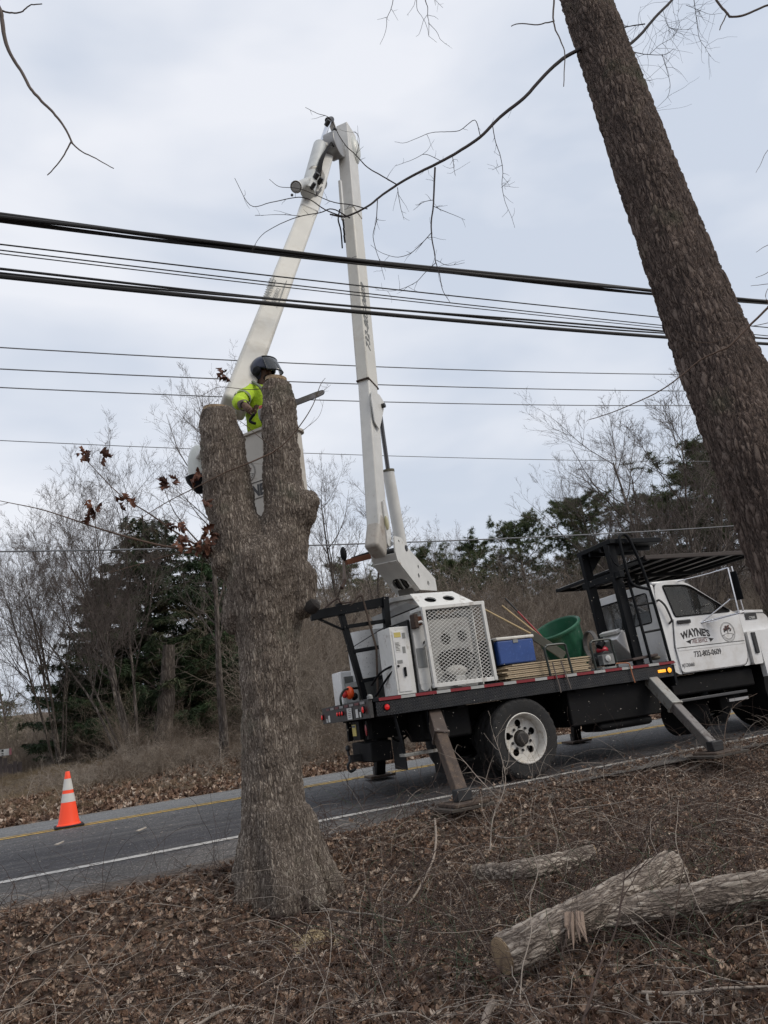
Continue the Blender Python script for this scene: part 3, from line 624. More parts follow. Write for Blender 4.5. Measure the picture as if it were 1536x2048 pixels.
MB().mm(8.30, 8.345, TY0, TY1, .86, 1.155).build('front_bolster', BLACK, truck, .004)
x = 3.74; k = 0
while x < 8.1:
    w = .29 if k % 2 == 0 else .19
    MB().mm(x, x+w, TY0-.0145, TY0-.0125, 1.163, 1.198).build('reflective_tape', TAPER if k % 2 == 0 else TAPEW, truck, smooth=False); x += w; k += 1
# rear apron
MB().mm(3.61, 3.66, TY0, TY1-.02, .985, 1.205).build('rear_apron', mat('rear_apron_paint', (.030, .029, .029), .5, dirt=(.07, .06, .055), ds=8), truck, .004)
y = TY0+.12; k = 0
while y < TY1-.3:
    MB().mm(3.606, 3.6085, y, y+.2, 1.155, 1.185).build('reflective_tape', mat('faded_tape_grey', (.26, .25, .25), .4) if k % 2 == 0 else mat('faded_tape_red', (.13, .03, .035), .4), truck, smooth=False); y += .26; k += 1
def lamp(c, axv, r, m, name='tail_lamp'):
    axv = np.array(axv, float); b = MB(); b.lathe([(r*1.25, 0), (r*1.25, .012), (r*1.02, .018)], c, axv, 20); h = b.build(name, BLACK, truck)
    b = MB(); b.lathe([(r, .0), (r, .014), (r*.8, .026), (.001, .032)], c, axv, 20); return b.build('lens', m, h)
lamp((3.60, TY0+.14, 1.09), (-1, 0, 0), .038, LAMPR); lamp((3.60, TY1-.10, 1.08), (-1, 0, 0), .035, LAMPR)
for yy in (9.65, 9.78, 9.91): lamp((3.60, yy, 1.09), (-1, 0, 0), .026, LAMPR, 'marker_lamp')
lamp((3.83, TY0-.004, 1.085), (0, -1, 0), .034, LAMPR, 'marker_lamp')
for y0, y1, z0, z1 in ((9.25, 9.48, 1.0, 1.14), (8.95, 9.06, 1.01, 1.11), (8.82, 8.89, 1.01, 1.07), (10.45, 10.56, 1.0, 1.09), (10.62, 10.68, 1.0, 1.05)):
    MB().mm(3.605, 3.6085, y0, y1, z0, z1).build('sticker', STICK, truck, smooth=False)
for i in range(5): MB().mm(3.6015, 3.604, 9.28, 9.28+.05+.12*rng.random(), 1.115-.022*i, 1.121-.022*i).build('sticker_print', INK, truck, smooth=False)
b = MB(); b.lathe([(.035, 0), (.035, .03), (.02, .05), (.001, .055)], (3.64, TY0+.01, 1.20), (0, 0, 1), 14); b.build('rail_cap', GREYP, truck)
# ---- frame, undercarriage
for yy in (9.32, 10.12): MB().mm(3.75, 12.3, yy-.04, yy+.04, .72, .98).build('chassis_rail', BLACKD, truck, .008)
for xx in (3.9, 4.8, 6.6, 7.6): MB().mm(xx, xx+.10, TY0+.06, TY1-.06, .96, 1.10).build('crossmember', BLACKD, truck, .006)
MB().mm(6.5, 8.05, 8.62, 9.2, .52, .99).build('tool_box', BLACKD, truck, .02)
MB().mm(6.95, 7.9, 8.66, 9.15, .40, .52).build('box_sump', BLACKD, truck, .05)
MB().mm(4.35, 5.05, 8.75, 9.25, .62, .99).build('hydraulic_tank', BLACKD, truck, .03)
b = MB(); b.tube([(5.68, 8.9, .49), (5.68, 10.6, .49)], .07, 14); b.ell((5.68, 9.7, .49), (.22, .2, .2)); b.build('rear_axle', BLACKD, truck)
b = MB(); b.tube([(6.0, 9.72, .6), (9.6, 9.72, .72)], .05, 12); b.build('drive_shaft', DARKM, truck)
# leaf springs
for yy in (9.2, 10.25):
    for i in range(5): MB().tube(crv([(5.05+.06*i, yy, .76), (5.68, yy, .60+.018*i-.04), (6.3-.06*i, yy, .76)], 4), .012, 4).build('leaf_spring', DARKM, truck)
# ---- tail underside: plate, hitch, step, mudflap
MB().mm(3.69, 3.74, 9.28, 9.62, .74, .97).build('plate_bracket', BLACKD, truck, .004)
b = MB().mm(3.682, 3.688, 9.42, 9.60, .79, .93); lic = b.build('licence_plate', YEL, truck)
MB().mm(3.679, 3.6815, 9.44, 9.58, .895, .92).build('plate_header', mat('plate_blue', (.05, .07, .12), .5), truck, smooth=False)
MB().mm(3.70, 3.76, 8.93, 9.02, .74, .96).build('lamp_bracket', BLACKD, truck, .004)
b = MB(); b.ell((3.69, 8.975, .85), (.012, .032, .07), 12, 8); b.build('red_reflector', LAMPR if False else mat('reflector_red', (.25, .02, .025), .3), truck)
MB().mm(3.76, 4.05, 9.10, 10.0, .46, .70).build('hitch_plate', BLACKD, truck, .02)
b = MB(); b.beam((3.60, 9.62, .52), (3.85, 9.62, .52), .10, .09); b.lathe([(.018, 0), (.018, .06), (.033, .075), (.035, .10), (.022, .125), (.001, .132)], (3.60, 9.62, .56), (0, 0, 1), 14); b.build('ball_mount', DARKM, truck, .004)
b = MB(); b.tube(crv([(3.62, 9.62, .50), (3.57, 9.62, .44), (3.60, 9.62, .37), (3.67, 9.62, .39)], 5), .018, 8); b.build('pintle_hook', DARKM, truck)
b = MB(); b.beam((3.95, 8.58, .99), (4.02, 8.58, .52), .05, .02, (1, 0, 0)); b.build('step_hanger', BLACK, truck, .003)
b = MB(); b.beam((4.38, 8.58, .99), (4.40, 8.58, .52), .05, .02, (1, 0, 0)); b.build('step_hanger', BLACK, truck, .003)
b = MB().mm(3.98, 4.44, 8.50, 8.66, .50, .535); b.build('step', STEELG, truck, .004)
for yy in (8.62, 10.3): MB().mm(4.62, 4.635, yy, yy+.55, .22, .95).build('mud_flap', RUBBER, truck, .003)
b = MB(); b.tube(crv([(4.05, 9.4, .9), (4.2, 9.3, .66), (4.5, 9.35, .80)], 5), .014, 6); b.build('brake_hose', BLACKD, truck)
# ---- wheels
def wheel(cx, yo, out, dual=True, name='wheel', z=.49):
    """yo: y of the outer tyre face; out: -1 near side, +1 far side"""
    Ax = (0, out, 0); rt_ = .495
    hub = MB(); hub.lathe([(.001, -.035), (.055, -.035), (.065, -.05), (.085, -.06), (.095, -.13), (.105, -.15), (.14, -.155), (.15, -.30)], (cx, yo, z), Ax, 24)
    for i in range(10):
        a = 2*PI*i/10; hub.lathe([(.015, -.16), (.015, -.125), (.001, -.12)], (cx+.128*math.cos(a), yo, z+.128*math.sin(a)), Ax, 6)
    h = hub.build(name, mat('hub_oily', (.02, .018, .017), .6, dirt=(.06, .05, .04), ds=20), truck)
    def lug(i, j, r, hh):
        if i in (2, 3, 9, 10): r = r-(.016 if (j % 3) == 0 else 0)
        return r, hh
    w_ = .235
    prof = [(.295, 0-.006), (.36, .012-.0), (.455, .006), (.487, -.012), (rt_, -.035), (rt_-.004, -.085), (rt_-.012, -.09), (rt_-.012, -.10), (rt_-.0, -.105), (rt_, -.20), (.487, -w_+.01), (.455, -w_-.006), (.36, -w_-.008), (.295, -w_)]
    prof = [(r, hh) for r, hh in prof]
    b = MB(); b.lathe(prof, (cx, yo, z), Ax, 90, fn=lug); b.build('tyre', RUBBER, h, ang=25)
    b = MB(); b.lathe([(.300, .0), (.312, .010), (.302, .016), (.290, .006), (.278, -.02), (.268, -.07), (.262, -.14)], (cx, yo, z), Ax, 48); b.build('rim', RIMW, h)
    U = np.array([1., 0, 0]); Vv = np.array([0, 0, 1.]) 
    loops = [circ(0, 0, .264, 48), circ(0, 0, .105, 24)]+[circ(.190*math.cos(a), .190*math.sin(a), .046, 14) for a in [2*PI*(i+.3)/5 for i in range(5)]]
    b = MB(); b.plate(loops, (cx, yo-out*(.128), z), U, Vv, .012*(1 if out < 0 else -1)); b.build('rim_disc', RIMW, h)
    b = MB()
    for i in range(10):
        a = 2*PI*(i+.5)/10; b.lathe([(.019, 0), (.019, .03), (.012, .045), (.001, .047)], (cx+.142*math.cos(a), yo-out*.13, z+.142*math.sin(a)), Ax, 6)
    b.build('lug_nut', DARKM, h)['kind'] = 'stuff'
    if dual:
        p2 = [(r, hh-.31) for r, hh in prof]; b = MB(); b.lathe(p2, (cx, yo, z), Ax, 60, fn=lug); b.build('tyre', RUBBER, h, ang=25)
        b = MB(); b.lathe([(.262, -.14), (.262, -.54), (.30, -.55)], (cx, yo, z), Ax, 32); b.build('inner_rim', DARKM, h)
    b = MB(); b.lathe([(.001, -.2), (.235, -.2), (.235, -.4)], (cx, yo, z), Ax, 32); b.build('brake_drum', HOLE, h)
wheel(5.68, 8.52, -1); wheel(5.68, 10.92, 1)
wheel(10.86, 8.66, -1, False); wheel(10.86, 10.86, 1, False)
# ---- outriggers
def outrigger(p0, p1, w, upv, m0, m1, collar=.45):
    p0 = np.array(p0, float); p1 = np.array(p1, float); pm = p0+(p1-p0)*collar
    h = MB().beam(p0, pm, w*1.22, w*1.22, upv).build('outrigger_housing', m0, truck, .01)
    MB().beam(pm-(p1-p0)*.012, pm+(p1-p0)*.012, w*1.36, w*1.36, upv).build('collar', m0, h, .004)
    g = MB().beam(p0+(p1-p0)*.2, p1, w, w, upv).build('outrigger_leg', m1, truck, .012)
    MB().mm(p1[0]-.2, p1[0]+.2, p1[1]-.2, p1[1]+.2, p1[2]-.045, p1[2]-.01).build('foot_plate', RUSTS, truck, .008)
    MB().beam(p1+(-.09, 0, .05), p1+(.09, 0, .05), .11, .12).build('foot_pin', DARKM, truck, .01)
    return g
fr = on(926, 1600, 2, .06); ff = on(1432, 1500, 2, .05)
outrigger((4.52, 8.72, .98), fr, .135, (1, 0, 0), mat('chipped_housing', (.075, .055, .045), .6, var=.3, dirt=(.42, .40, .37), ds=9, damt=(.60, .64)), RUSTS, .34)
outrigger((7.93, 8.60, 1.0), ff, .125, (1, 0, 0), STEELG, mat('worn_grey_steel', (.20, .185, .175), .45, .5, dirt=(.07, .055, .05), ds=9), .42)
outrigger((4.42, 10.6, .98), (4.47, 11.2, .17), .15, (1, 0, 0), BLACKD, BLACKD, .4)
outrigger((7.95, 10.7, .95), (8.27, 11.4, .16), .14, (1, 0, 0), BLACKD, BLACKD, .4)
MB().beam((4.66, 10.1, .74), (5.0, 10.9, .60), .1, .1).build('far_bracket', BLACKD, truck, .01)
# wood crib boards under the near feet
for (cx_, cy_, a_, nme) in ((fr[0]-.02, fr[1], .26, 'rear'), (ff[0]+.02, ff[1], .32, 'front')):
    t_ = tag(MB().beam((cx_-a_, cy_-.02, -.002), (cx_+a_, cy_+.02, -.002), .42, .03).build('crib_board', mat('grimy_board', (.055, .046, .038), .85, bump=.3), None, .004),
             'grimy flat board on the ground under the %s near-side outrigger foot' % nme, 'board')
# ---- cab
CY0, CY1 = 8.66, 10.22
side = rpoly([(8.40, 1.10), (8.56, 1.00), (10.02, 1.00), (10.02, 1.78), (9.90, 1.83), (9.06, 2.345), (8.75, 2.37), (8.46, 2.34), (8.38, 1.9)], [.04, .04, .05, .03, .05, .22, .1, .1, .1])
winA = rpoly([(8.72, 1.825), (9.86, 1.835), (9.10, 2.285), (8.60, 2.30)], [.04, .05, .12, .04])
winB = rpoly([(7.60, 1.78), (8.28, 1.84), (8.18, 2.26), (7.62, 2.17)], [.03, .03, .06, .06])
for yy, s_ in ((CY0, 1), (CY1, -1)):
    b = MB(); O = (0, yy, 0)
    b.plate([side, winA], (0, yy, 0), ex, ez, -.05 if s_ > 0 else .05); b.build('cab_side', CABW, truck, .012, ang=30, seg=3)
MB().beam((8.41, 9.44, 2.345), (9.10, 9.44, 2.362), 1.54, .05).build('roof', CABW, truck, .024, seg=3)
b = MB(); bw = lambda a, c, d, e: rrect(a, c, d, e, .05)
b.plate([rrect(CY0+.01, CY1-.01, 1.10, 2.35, .06), bw(CY0+.16, CY0+.78, 1.80, 2.22), bw(CY0+.84, CY1-.14, 1.80, 2.22)], (8.385, 0, 0), ey, ez, .045); b.build('cab_back', CABW, truck, .008)
for a_, c_ in ((CY0+.15, CY0+.79), (CY0+.83, CY1-.13)):
    o = MB().mm(8.40, 8.405, a_, c_, 1.79, 2.23).build('back_window', GLASS, truck)
    Pw = [(8.383, p[0], p[1]) for p in rrect(a_, c_, 1.79, 2.23, .05)]; Pw.append(Pw[0]); MB().tube(Pw, .011, 6, cap=False).build('window_seal', BLACKD, o)
MB().mm(8.42, 10.0, CY0+.05, CY1-.05, .99, 1.06).build('cab_floor', BLACKD, truck)
for sx, m_ in ((8.55, DARKM),):
    for y0 in (CY0+.2, CY1-.75): MB().mm(sx, sx+.14, y0, y0+.55, 1.3, 2.0).build('seat_back', mat('seat_cloth', (.05, .05, .052), .9), truck, .04)
MB().mm(9.45, 9.95, CY0+.06, CY1-.06, 1.55, 1.80).build('dashboard', mat('dash_dark', (.03, .03, .03), .8), truck, .05)
b = MB(); b.lathe([(.20, 0), (.215, .012), (.20, .024), (.185, .012)], (9.32, 10.2, 1.78), (-.8, 0, .45), 24, closed=True); b.build('steering_wheel', DARKM, truck)
b = MB(); b.add([(9.985, CY0+.08, 1.80), (9.985, CY1-.08, 1.80), (9.13, CY1-.10, 2.335), (9.13, CY0+.10, 2.335)], [(0, 1, 2, 3)]); b.build('windscreen', GLASS, truck, smooth=False)
for yy, sg in ((CY0+.018, 1), (CY1-.018, -1)):
    for wn, W_ in (('side_window', winA),):
        b = MB(); b.plate([W_], (0, yy, 0), ex, ez, -.004*sg); o = b.build(wn, GLASS, truck)
        b = MB(); Pw = [(p[0], yy-.018*sg-.003*sg, p[1]) for p in W_]; Pw.append(Pw[0]); b.tube(Pw, .013, 6, cap=False); b.build('window_seal', BLACKD, o)
MB().beam((9.60, CY0-.004, 1.83), (9.60, CY0-.004, 1.985), .02, .012, (1, 0, 0)).build('vent_divider', BLACKD, truck, .003)
b = MB(); b.plate([[(9.62, 1.84), (9.86, 1.84), (9.62, 1.985)]], (0, CY0+.005, 0), ex, ez, -.004); b.build('quarter_panel', BLACKD, truck)
# ladder-rack style mesh guard seen through the side window
b = MB()
for i in range(9): b.tube([(8.62+.02*i, 8.95, 2.28-.012*i), (9.3, 8.95, 2.28-.012*i)], .003, 4)
for o_ in (0,): pass
b.build('window_guard', DARKM, truck)['kind'] = 'stuff'
# door
door_o = rpoly([(8.60, 1.02), (9.96, 1.02), (10.0, 1.40), (9.985, 1.80), (8.66, 1.80), (8.58, 1.40)], [.06, .22, .05, .02, .02, .05])
b = MB(); b.plate([door_o], (0, CY0, 0), ex, ez, .028); door = b.build('door', CABW, truck, .014, seg=3)
Ps = [(p[0], CY0-.001, p[1]) for p in rpoly([(8.575, 1.00), (9.985, 1.00), (10.025, 1.40), (10.005, 1.815)], [.08, .24, .05, .01], 5)[2:-2]]
MB().tube([(8.655, CY0-.001, 1.80), (8.573, CY0-.001, 1.40)]+Ps[1:], .006, 5).build('door_gap', BLACKD, door)
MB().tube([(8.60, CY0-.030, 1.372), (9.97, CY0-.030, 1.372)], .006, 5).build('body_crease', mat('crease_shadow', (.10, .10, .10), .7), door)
MB().beam((8.61, CY0-.029, 1.345), (9.97, CY0-.029, 1.345), .006, .035, (0, 0, 1)).build('body_moulding', CABW, door, .003)
MB().beam((8.70, CY0-.045, 1.742), (8.96, CY0-.045, 1.742), .03, .055, (0, 0, 1)).build('door_handle', mat('black_plastic', (.022, .022, .024), .5), door, .012)
MB().beam((8.73, CY0-.064, 1.752), (8.93, CY0-.064, 1.752), .012, .018, (0, 0, 1)).build('handle_pull', mat('black_plastic', (.03, .03, .03), .5), door, .004)
b = MB(); b.tube(crv([(8.44, CY0-.005, 2.085), (8.44, CY0-.06, 2.08), (8.52, CY0-.065, 1.99), (8.575, CY0-.065, 1.82), (8.58, CY0-.06, 1.77), (8.575, CY0-.005, 1.74)], 5), .016, 8); b.build('grab_handle', mat('black_plastic', (.02, .02, .02), .5), truck)
DO = CY0-.0285
Ud, Vd = ex, ez
def dt(s, nm, m_, px, py, h, **k):
    q = on(px, py, 1, DO); return text(s, nm, m_, door, (q[0], DO, q[2]), Ud, Vd, h, **k)
dt("WAYNE'S", 'lettering', INK, 1364, 1279, .115, wide=.84, bold=.045, arch=.03)
b = MB(); q = []; sw = on(1374, 1284, 1, DO)
for i in range(13):
    t = i/12; q.append((sw[0]+.52*t, DO-.002, sw[2]+.045*(1-(2*t-1)**2)))
for i in range(12): a, c_ = np.array(q[i]), np.array(q[i+1]); w0 = .003+.006*abs(2*i/12-1)**3; b.add([a-(0, 0, w0), c_-(0, 0, w0), c_+(0, 0, w0), a+(0, 0, w0)], [(0, 1, 2, 3)])
sx_, sz_ = sw[0], sw[2]; b.add([(sx_-.02, DO-.002, sz_+.01), (sx_+.06, DO-.002, sz_-.035), (sx_+.08, DO-.002, sz_+.02)], [(0, 1, 2)]); b.add([(sx_+.54, DO-.002, sz_+.01), (sx_+.44, DO-.002, sz_+.02), (sx_+.46, DO-.002, sz_-.035)], [(0, 1, 2)])
b.build('swoosh', INK, door, smooth=False)
dt('TREE SERVICE', 'lettering', INKR, 1384, 1287, .066, wide=.56, bold=.008)
dt('732-805-0609', 'lettering', INK, 1389, 1314, .082, wide=.86, bold=.02)
dt('NJTCR06860', 'lettering', INK, 1365, 1335, .052, wide=.62, bold=.008)
text('GW', 'lettering', INK, truck, (8.50, CY0-.002, 1.165), ex, ez, .022, wide=.8); text('26', 'lettering', INK, truck, (8.505, CY0-.002, 1.135), ex, ez, .022, wide=.8)
def emblem(par, O, U, Vv, r, nrm):
    b = MB()
    for ra, rb_ in ((1.0, .97), (.90, .88)):
        b.plate([circ(0, 0, r*ra, 40), circ(0, 0, r*rb_, 40)], O+nrm*.001, U, Vv, .001)
    n0 = [(-.80*r, -.28*r), (-.4*r, -.16*r), (0, -.12*r), (.4*r, -.16*r), (.80*r, -.28*r), (.8*r, -.32*r), (.4*r, -.20*r), (0, -.16*r), (-.4*r, -.20*r), (-.80*r, -.32*r)]
    b.plate([n0], O+nrm*.001, U, Vv, .001)
    for a0 in range(-65, 66, 13):
        a = math.radians(a0-90); b.plate([[(r*.66*math.cos(a), r*.66*math.sin(a)), (r*.78*math.cos(a), r*.78*math.sin(a)), (r*.78*math.cos(a+.1), r*.78*math.sin(a+.1)), (r*.66*math.cos(a+.1), r*.66*math.sin(a+.1))]], O+nrm*.001, U, Vv, .001)
    b.plate([[(-.05*r, -.14*r), (.05*r, -.14*r), (.035*r, .10*r), (.14*r, .26*r), (.06*r, .22*r), (0, .14*r), (-.07*r, .22*r), (-.14*r, .24*r), (-.04*r, .10*r)]], O+nrm*.001, U, Vv, .001)
    e = b.build('emblem', INK, par, smooth=False)
    g = np.random.default_rng(5)
    for m_, sx_ in ((mat('emblem_brown', (.10, .03, .022), .5), -1), (INK, 1)):
        b = MB()
        for i in range(22):
            cx_ = g.normal(0.10*(1 if sx_ < 0 else -1), .26)*r; cz_ = (.42+g.normal(0, .12))*r-abs(cx_)*.35
            b.plate([circ(cx_, cz_, r*g.uniform(.05, .12), 7)], O+nrm*(.0015+.0002*i+(.004 if sx_ > 0 else 0)*0), U, Vv, .0005)
        b.build('emblem_crown', m_, e, smooth=False)
ec = on(1455, 1264, 1, DO); emblem(door, np.array([ec[0], DO, ec[2]]), ex, ez, .150, np.array([0, -1., 0]))
# hood and fender
fend = rpoly([(10.045, 1.00), (10.24, 1.00), (10.26, 1.30)]+[(10.86+.60*math.cos(math.radians(a)), .62+.62*math.sin(math.radians(a))+.06) for a in range(170, 5, -12)]+[(11.5, .85), (12.15, .9), (12.2, 1.35), (11.6, 1.50), (10.9, 1.53), (10.42, 1.50), (10.045, 1.50)], .03)
for yy, s_ in ((CY0-.05, 1), (CY1+.05, -1)):
    b = MB(); b.plate([fend], (0, yy, 0), ex, ez, -.10 if s_ > 0 else .10); b.build('fender', CABW, truck, .035, seg=4)
b = MB(); pr = [(10.04, 1.10), (10.04, 1.845), (10.9, 1.80), (11.8, 1.70), (12.15, 1.55), (12.2, .95), (11.6, .95), (11.45, 1.25), (10.3, 1.25), (10.2, 1.10)]
b.plate([rpoly(pr, .05)], (0, CY1-.03, 0), ex, ez, CY1-CY0-.06); b.build('hood', CABW, truck, .05, seg=4)
MB().tube([(10.03, CY0+.02, 1.795), (10.5, CY0+.025, 1.775), (11.2, CY0+.03, 1.72)], .005, 5).build('hood_seam', BLACKD, truck)
b = MB(); b.mm(10.17, 10.42, CY0+.018, CY0+.03, 1.68, 1.775); bd = b.build('model_badge', INK, truck, .004)
text('C7500', 'lettering', STICK, bd, (10.245, CY0+.017, 1.692), ex, ez, .036, wide=1.0, bold=.02)
MB().mm(10.12, 10.20, CY0-.075, CY0-.03, 1.16, 1.48).build('fender_vent', mat('black_plastic', (.02, .02, .02), .5), truck, .01)
b = MB(); b.lathe([(.45, 0), (.60, .0), (.60, .9), (.45, .9)], (10.86, CY0+.06, .62), (0, 1, 0), 36); b.build('wheel_well', BLACKD, truck)
MB().mm(12.15, 12.32, CY0, CY1, .55, .85).build('front_bumper', CHROME, truck, .03)
# west-coast mirror on tubular bracket
b = MB(); mk_ = [(9.93, CY0-.02, 2.0), (9.55, CY0-.42, 2.28)]
b.tube([(8.9, CY0-.02, 2.345), (9.35, CY0-.22, 2.40), (9.58, CY0-.40, 2.44)], .010, 8); b.tube([(9.58, CY0-.40, 2.44), (9.60, CY0-.38, 1.76)], .012, 8); b.tube([(9.66, CY0-.40, 2.46), (9.70, CY0-.38, 1.76)], .012, 8)
b.tube([(9.18, CY0-.03, 1.70), (9.60, CY0-.38, 1.76), (9.70, CY0-.38, 1.77)], .012, 8); b.tube([(9.18, CY0-.03, 1.70), (9.58, CY0-.30, 1.98)], .010, 8); b.tube([(9.70, CY0-.38, 1.98), (9.88, CY0, 2.02)], .010, 8)
b.build('mirror_bracket', CHROME, truck)
MB().beam((9.64, CY0-.40, 2.38), (9.66, CY0-.395, 1.95), .02, .16, (0, 1, 0)).build('mirror', BLACK, truck, .01)
MB().beam((9.3, CY0-.04, 1.69), (9.62, CY0-.36, 1.75), .06, .01).build('mirror_plate', CHROME, truck)
# side step, tank, battery box
MB().mm(8.42, 10.10, 8.74, 9.3, .70, .96).build('fuel_tank', BLACKD, truck, .03)
b = MB(); b.add([(8.3, 8.60, .66), (9.75, 8.60, .66), (9.85, 9.0, .64), (8.2, 9.0, .64), (8.3, 8.60, .62), (9.75, 8.60, .62), (9.85, 9.0, .60), (8.2, 9.0, .60)], [(0, 1, 2, 3), (7, 6, 5, 4), (0, 4, 5, 1), (1, 5, 6, 2), (2, 6, 7, 3), (3, 7, 4, 0)]); b.build('step_board', mat('worn_step', (.055, .055, .058), .4), truck, .006)
b = MB(); b.tube([(8.75, 9.25, .42), (9.25, 9.25, .42)], .30, 22); b.build('air_tank', BLACKD, truck, .02)
MB().mm(9.52, 9.98, 9.0, 9.4, .40, .60).build('battery_box', BLACKD, truck, .02); MB().mm(9.4, 9.8, 8.66, 8.70, .52, .56).build('step_trim', mat('aluminium', (.5, .5, .5), .3, .8), truck)
b = MB(); b.tube([(10.86, 8.9, .49), (10.86, 10.6, .49)], .06, 12); b.build('front_axle', BLACKD, truck)
MB().mm(10.2, 12.0, 9.2, 10.2, .75, 1.3).build('engine_block', BLACKD, truck, .03)
b = MB(); b.mm(8.02, 8.16, TY0-.012, TY0-.0, 1.06, 1.10); b.build('amber_marker', LAMPA, truck, .004)
lamp((8.22, TY0-.002, 1.08), (0, -1, 0), .036, LAMPA, 'turn_lamp')
# ---- headache rack behind the cab
def rk(n_, p0, p1, w, h, up=(0, 1, 0), m_=BLACK, bev=.006): return MB().beam(p0, p1, w, h, up).build(n_, m_, truck, bev)
rk('rack_post', (7.90, 8.72, 1.19), (7.80, 8.72, 2.96), .15, .09); rk('rack_post', (7.90, 9.42, 1.19), (7.80, 9.42, 2.96), .15, .09)
MB().mm(7.74, 8.74, 8.60, 9.52, 2.96, 3.03).build('upper_platform', BLACK, truck, .008)
for yy in (8.9, 9.2): MB().mm(7.76, 8.72, yy-.02, yy+.02, 2.90, 2.96).build('platform_rib', BLACK, truck)
b = MB(); b.plate([[(0, 0), (.28, .0), (0, -.28)]], (7.86, 9.38, 2.96), ex, ez, .02); b.build('gusset', BLACK, truck)
b = MB(); b.plate([[(0, 0), (.45, .0), (0, -.16)]], (7.9, 8.75, 2.96), ex, ez, .02); b.build('gusset', BLACK, truck)
rk('rack_crossbeam', (7.80, 9.55, 2.50), (7.80, 8.55, 2.50), .09, .10, (0, 0, 1))
# canopy over the cab: sheet with ribs beneath
CZ = 2.71; can = MB().mm(8.40, 10.80, 8.66, 11.3, CZ+.055, CZ+.062).build('canopy_sheet', mat('weathered_sheet', (.55, .54, .52), .6, dirt=(.05, .04, .035), ds=4, damt=(.4, .7), stretch=(8, 1, 1)), truck)
MB().beam((8.38, 8.66, CZ+.03), (10.85, 8.66, CZ+.03), .05, .06).build('canopy_edge', mat('canopy_edge_brown', (.035, .024, .02), .6), truck, .005)
MB().beam((8.38, 11.3, CZ+.03), (10.85, 11.3, CZ+.03), .05, .06).build('canopy_edge', BLACK, truck, .005)
for xx in (8.40, 10.82): MB().beam((xx, 8.69, CZ+.025), (xx, 11.28, CZ+.025), .05, .05).build('canopy_edge', BLACK, truck, .005)
for i in range(6): MB().beam((8.78+.36*i, 8.69, CZ+.03), (8.78+.36*i, 11.27, CZ+.03), .04, .045).build('canopy_rib', BLACK, truck, .004)
rk('canopy_beam', (8.3, 9.9, CZ-.03), (10.5, 9.9, CZ-.03), .06, .06, (0, 0, 1)); rk('canopy_strut', (7.86, 9.42, 2.6), (8.45, 9.42, CZ), .05, .05, (0, 0, 1)); rk('canopy_strut', (7.86, 8.72, 2.6), (8.45, 8.72, CZ), .05, .05, (0, 0, 1))
rk('canopy_leg', (9.15, 9.9, 2.38), (9.15, 9.9, CZ), .05, .05)
# access ladder with hooped rails
b = MB(); b.tube(crv([(8.345, 8.56, 1.20), (8.30, 8.56, 1.9), (8.22, 8.56, 2.5), (8.10, 8.56, 2.95), (8.04, 8.56, 3.06), (7.97, 8.56, 3.08), (7.90, 8.56, 3.03), (7.89, 8.56, 2.9), (7.92, 8.56, 2.45), (7.99, 8.56, 2.32), (8.24, 8.56, 2.25)], 5), .022, 10); b.build('ladder_rail', BLACK, truck)
b = MB(); b.tube(crv([(8.03, 8.60, 1.20), (7.98, 8.60, 1.9), (7.93, 8.60, 2.42)], 5), .022, 10); b.build('ladder_rail', BLACK, truck)
for z_ in (1.66, 2.05): MB().tube([(8.01-.05*(z_-1.3), 8.59, z_-.02), (8.33-.06*(z_-1.3), 8.57, z_+.0)], .016, 8).build('ladder_rung', BLACK, truck)
b = MB(); b.tube(crv([(7.70, 8.60, 2.93), (7.68, 8.58, 2.80), (7.72, 8.58, 2.68), (7.80, 8.60, 2.62)], 5), .010, 6); b.build('rack_hook', BLACK, truck)
SKEW = 0.
# ---- boom rest at the tail
def tail(n_, p0, p1, w, h, up=(0, 1, 0)): return MB().beam(p0, p1, w, h, up).build(n_, BLACK, truck, .005)
tail('rest_post', (4.02, 9.55, 1.19), (3.80, 9.55, 2.50), .07, .09); tail('rest_post', (4.38, 9.45, 1.19), (4.44, 9.45, 2.53), .085, .09)
tail('rest_top_beam', (3.40, 9.56, 2.36), (4.44, 9.48, 2.47), .10, .12, (0, 0, 1)); tail('rest_brace', (3.46, 9.56, 2.34), (3.83, 9.56, 2.15), .02, .07, (0, 1, 0))
for z_, a_, c_ in ((2.18, 3.86, 4.42), (1.85, 3.92, 4.40), (1.46, 3.98, 4.39)): tail('rest_rung', (a_, 9.52, z_), (c_, 9.46, z_+.03), .05, .05, (0, 0, 1))
b = MB(); b.tube(crv([(3.86, 9.5, 2.44), (3.95, 9.48, 2.46), (4.06, 9.47, 2.56), (4.12, 9.47, 2.57)], 5), .016, 6); b.tube([(4.12, 9.47, 2.57), (4.20, 9.40, 1.85), (4.13, 9.40, 1.20)], .015, 8); b.build('stop_bar', RUSTS, truck)
b = MB(); b.tube(crv([(3.55, 9.53, 2.42), (3.78, 9.52, 2.56), (3.82, 9.50, 2.50), (4.0, 9.5, 2.50)], 5), .012, 6); b.build('sling', mat('brown_sling', (.06, .04, .035), .9), truck)
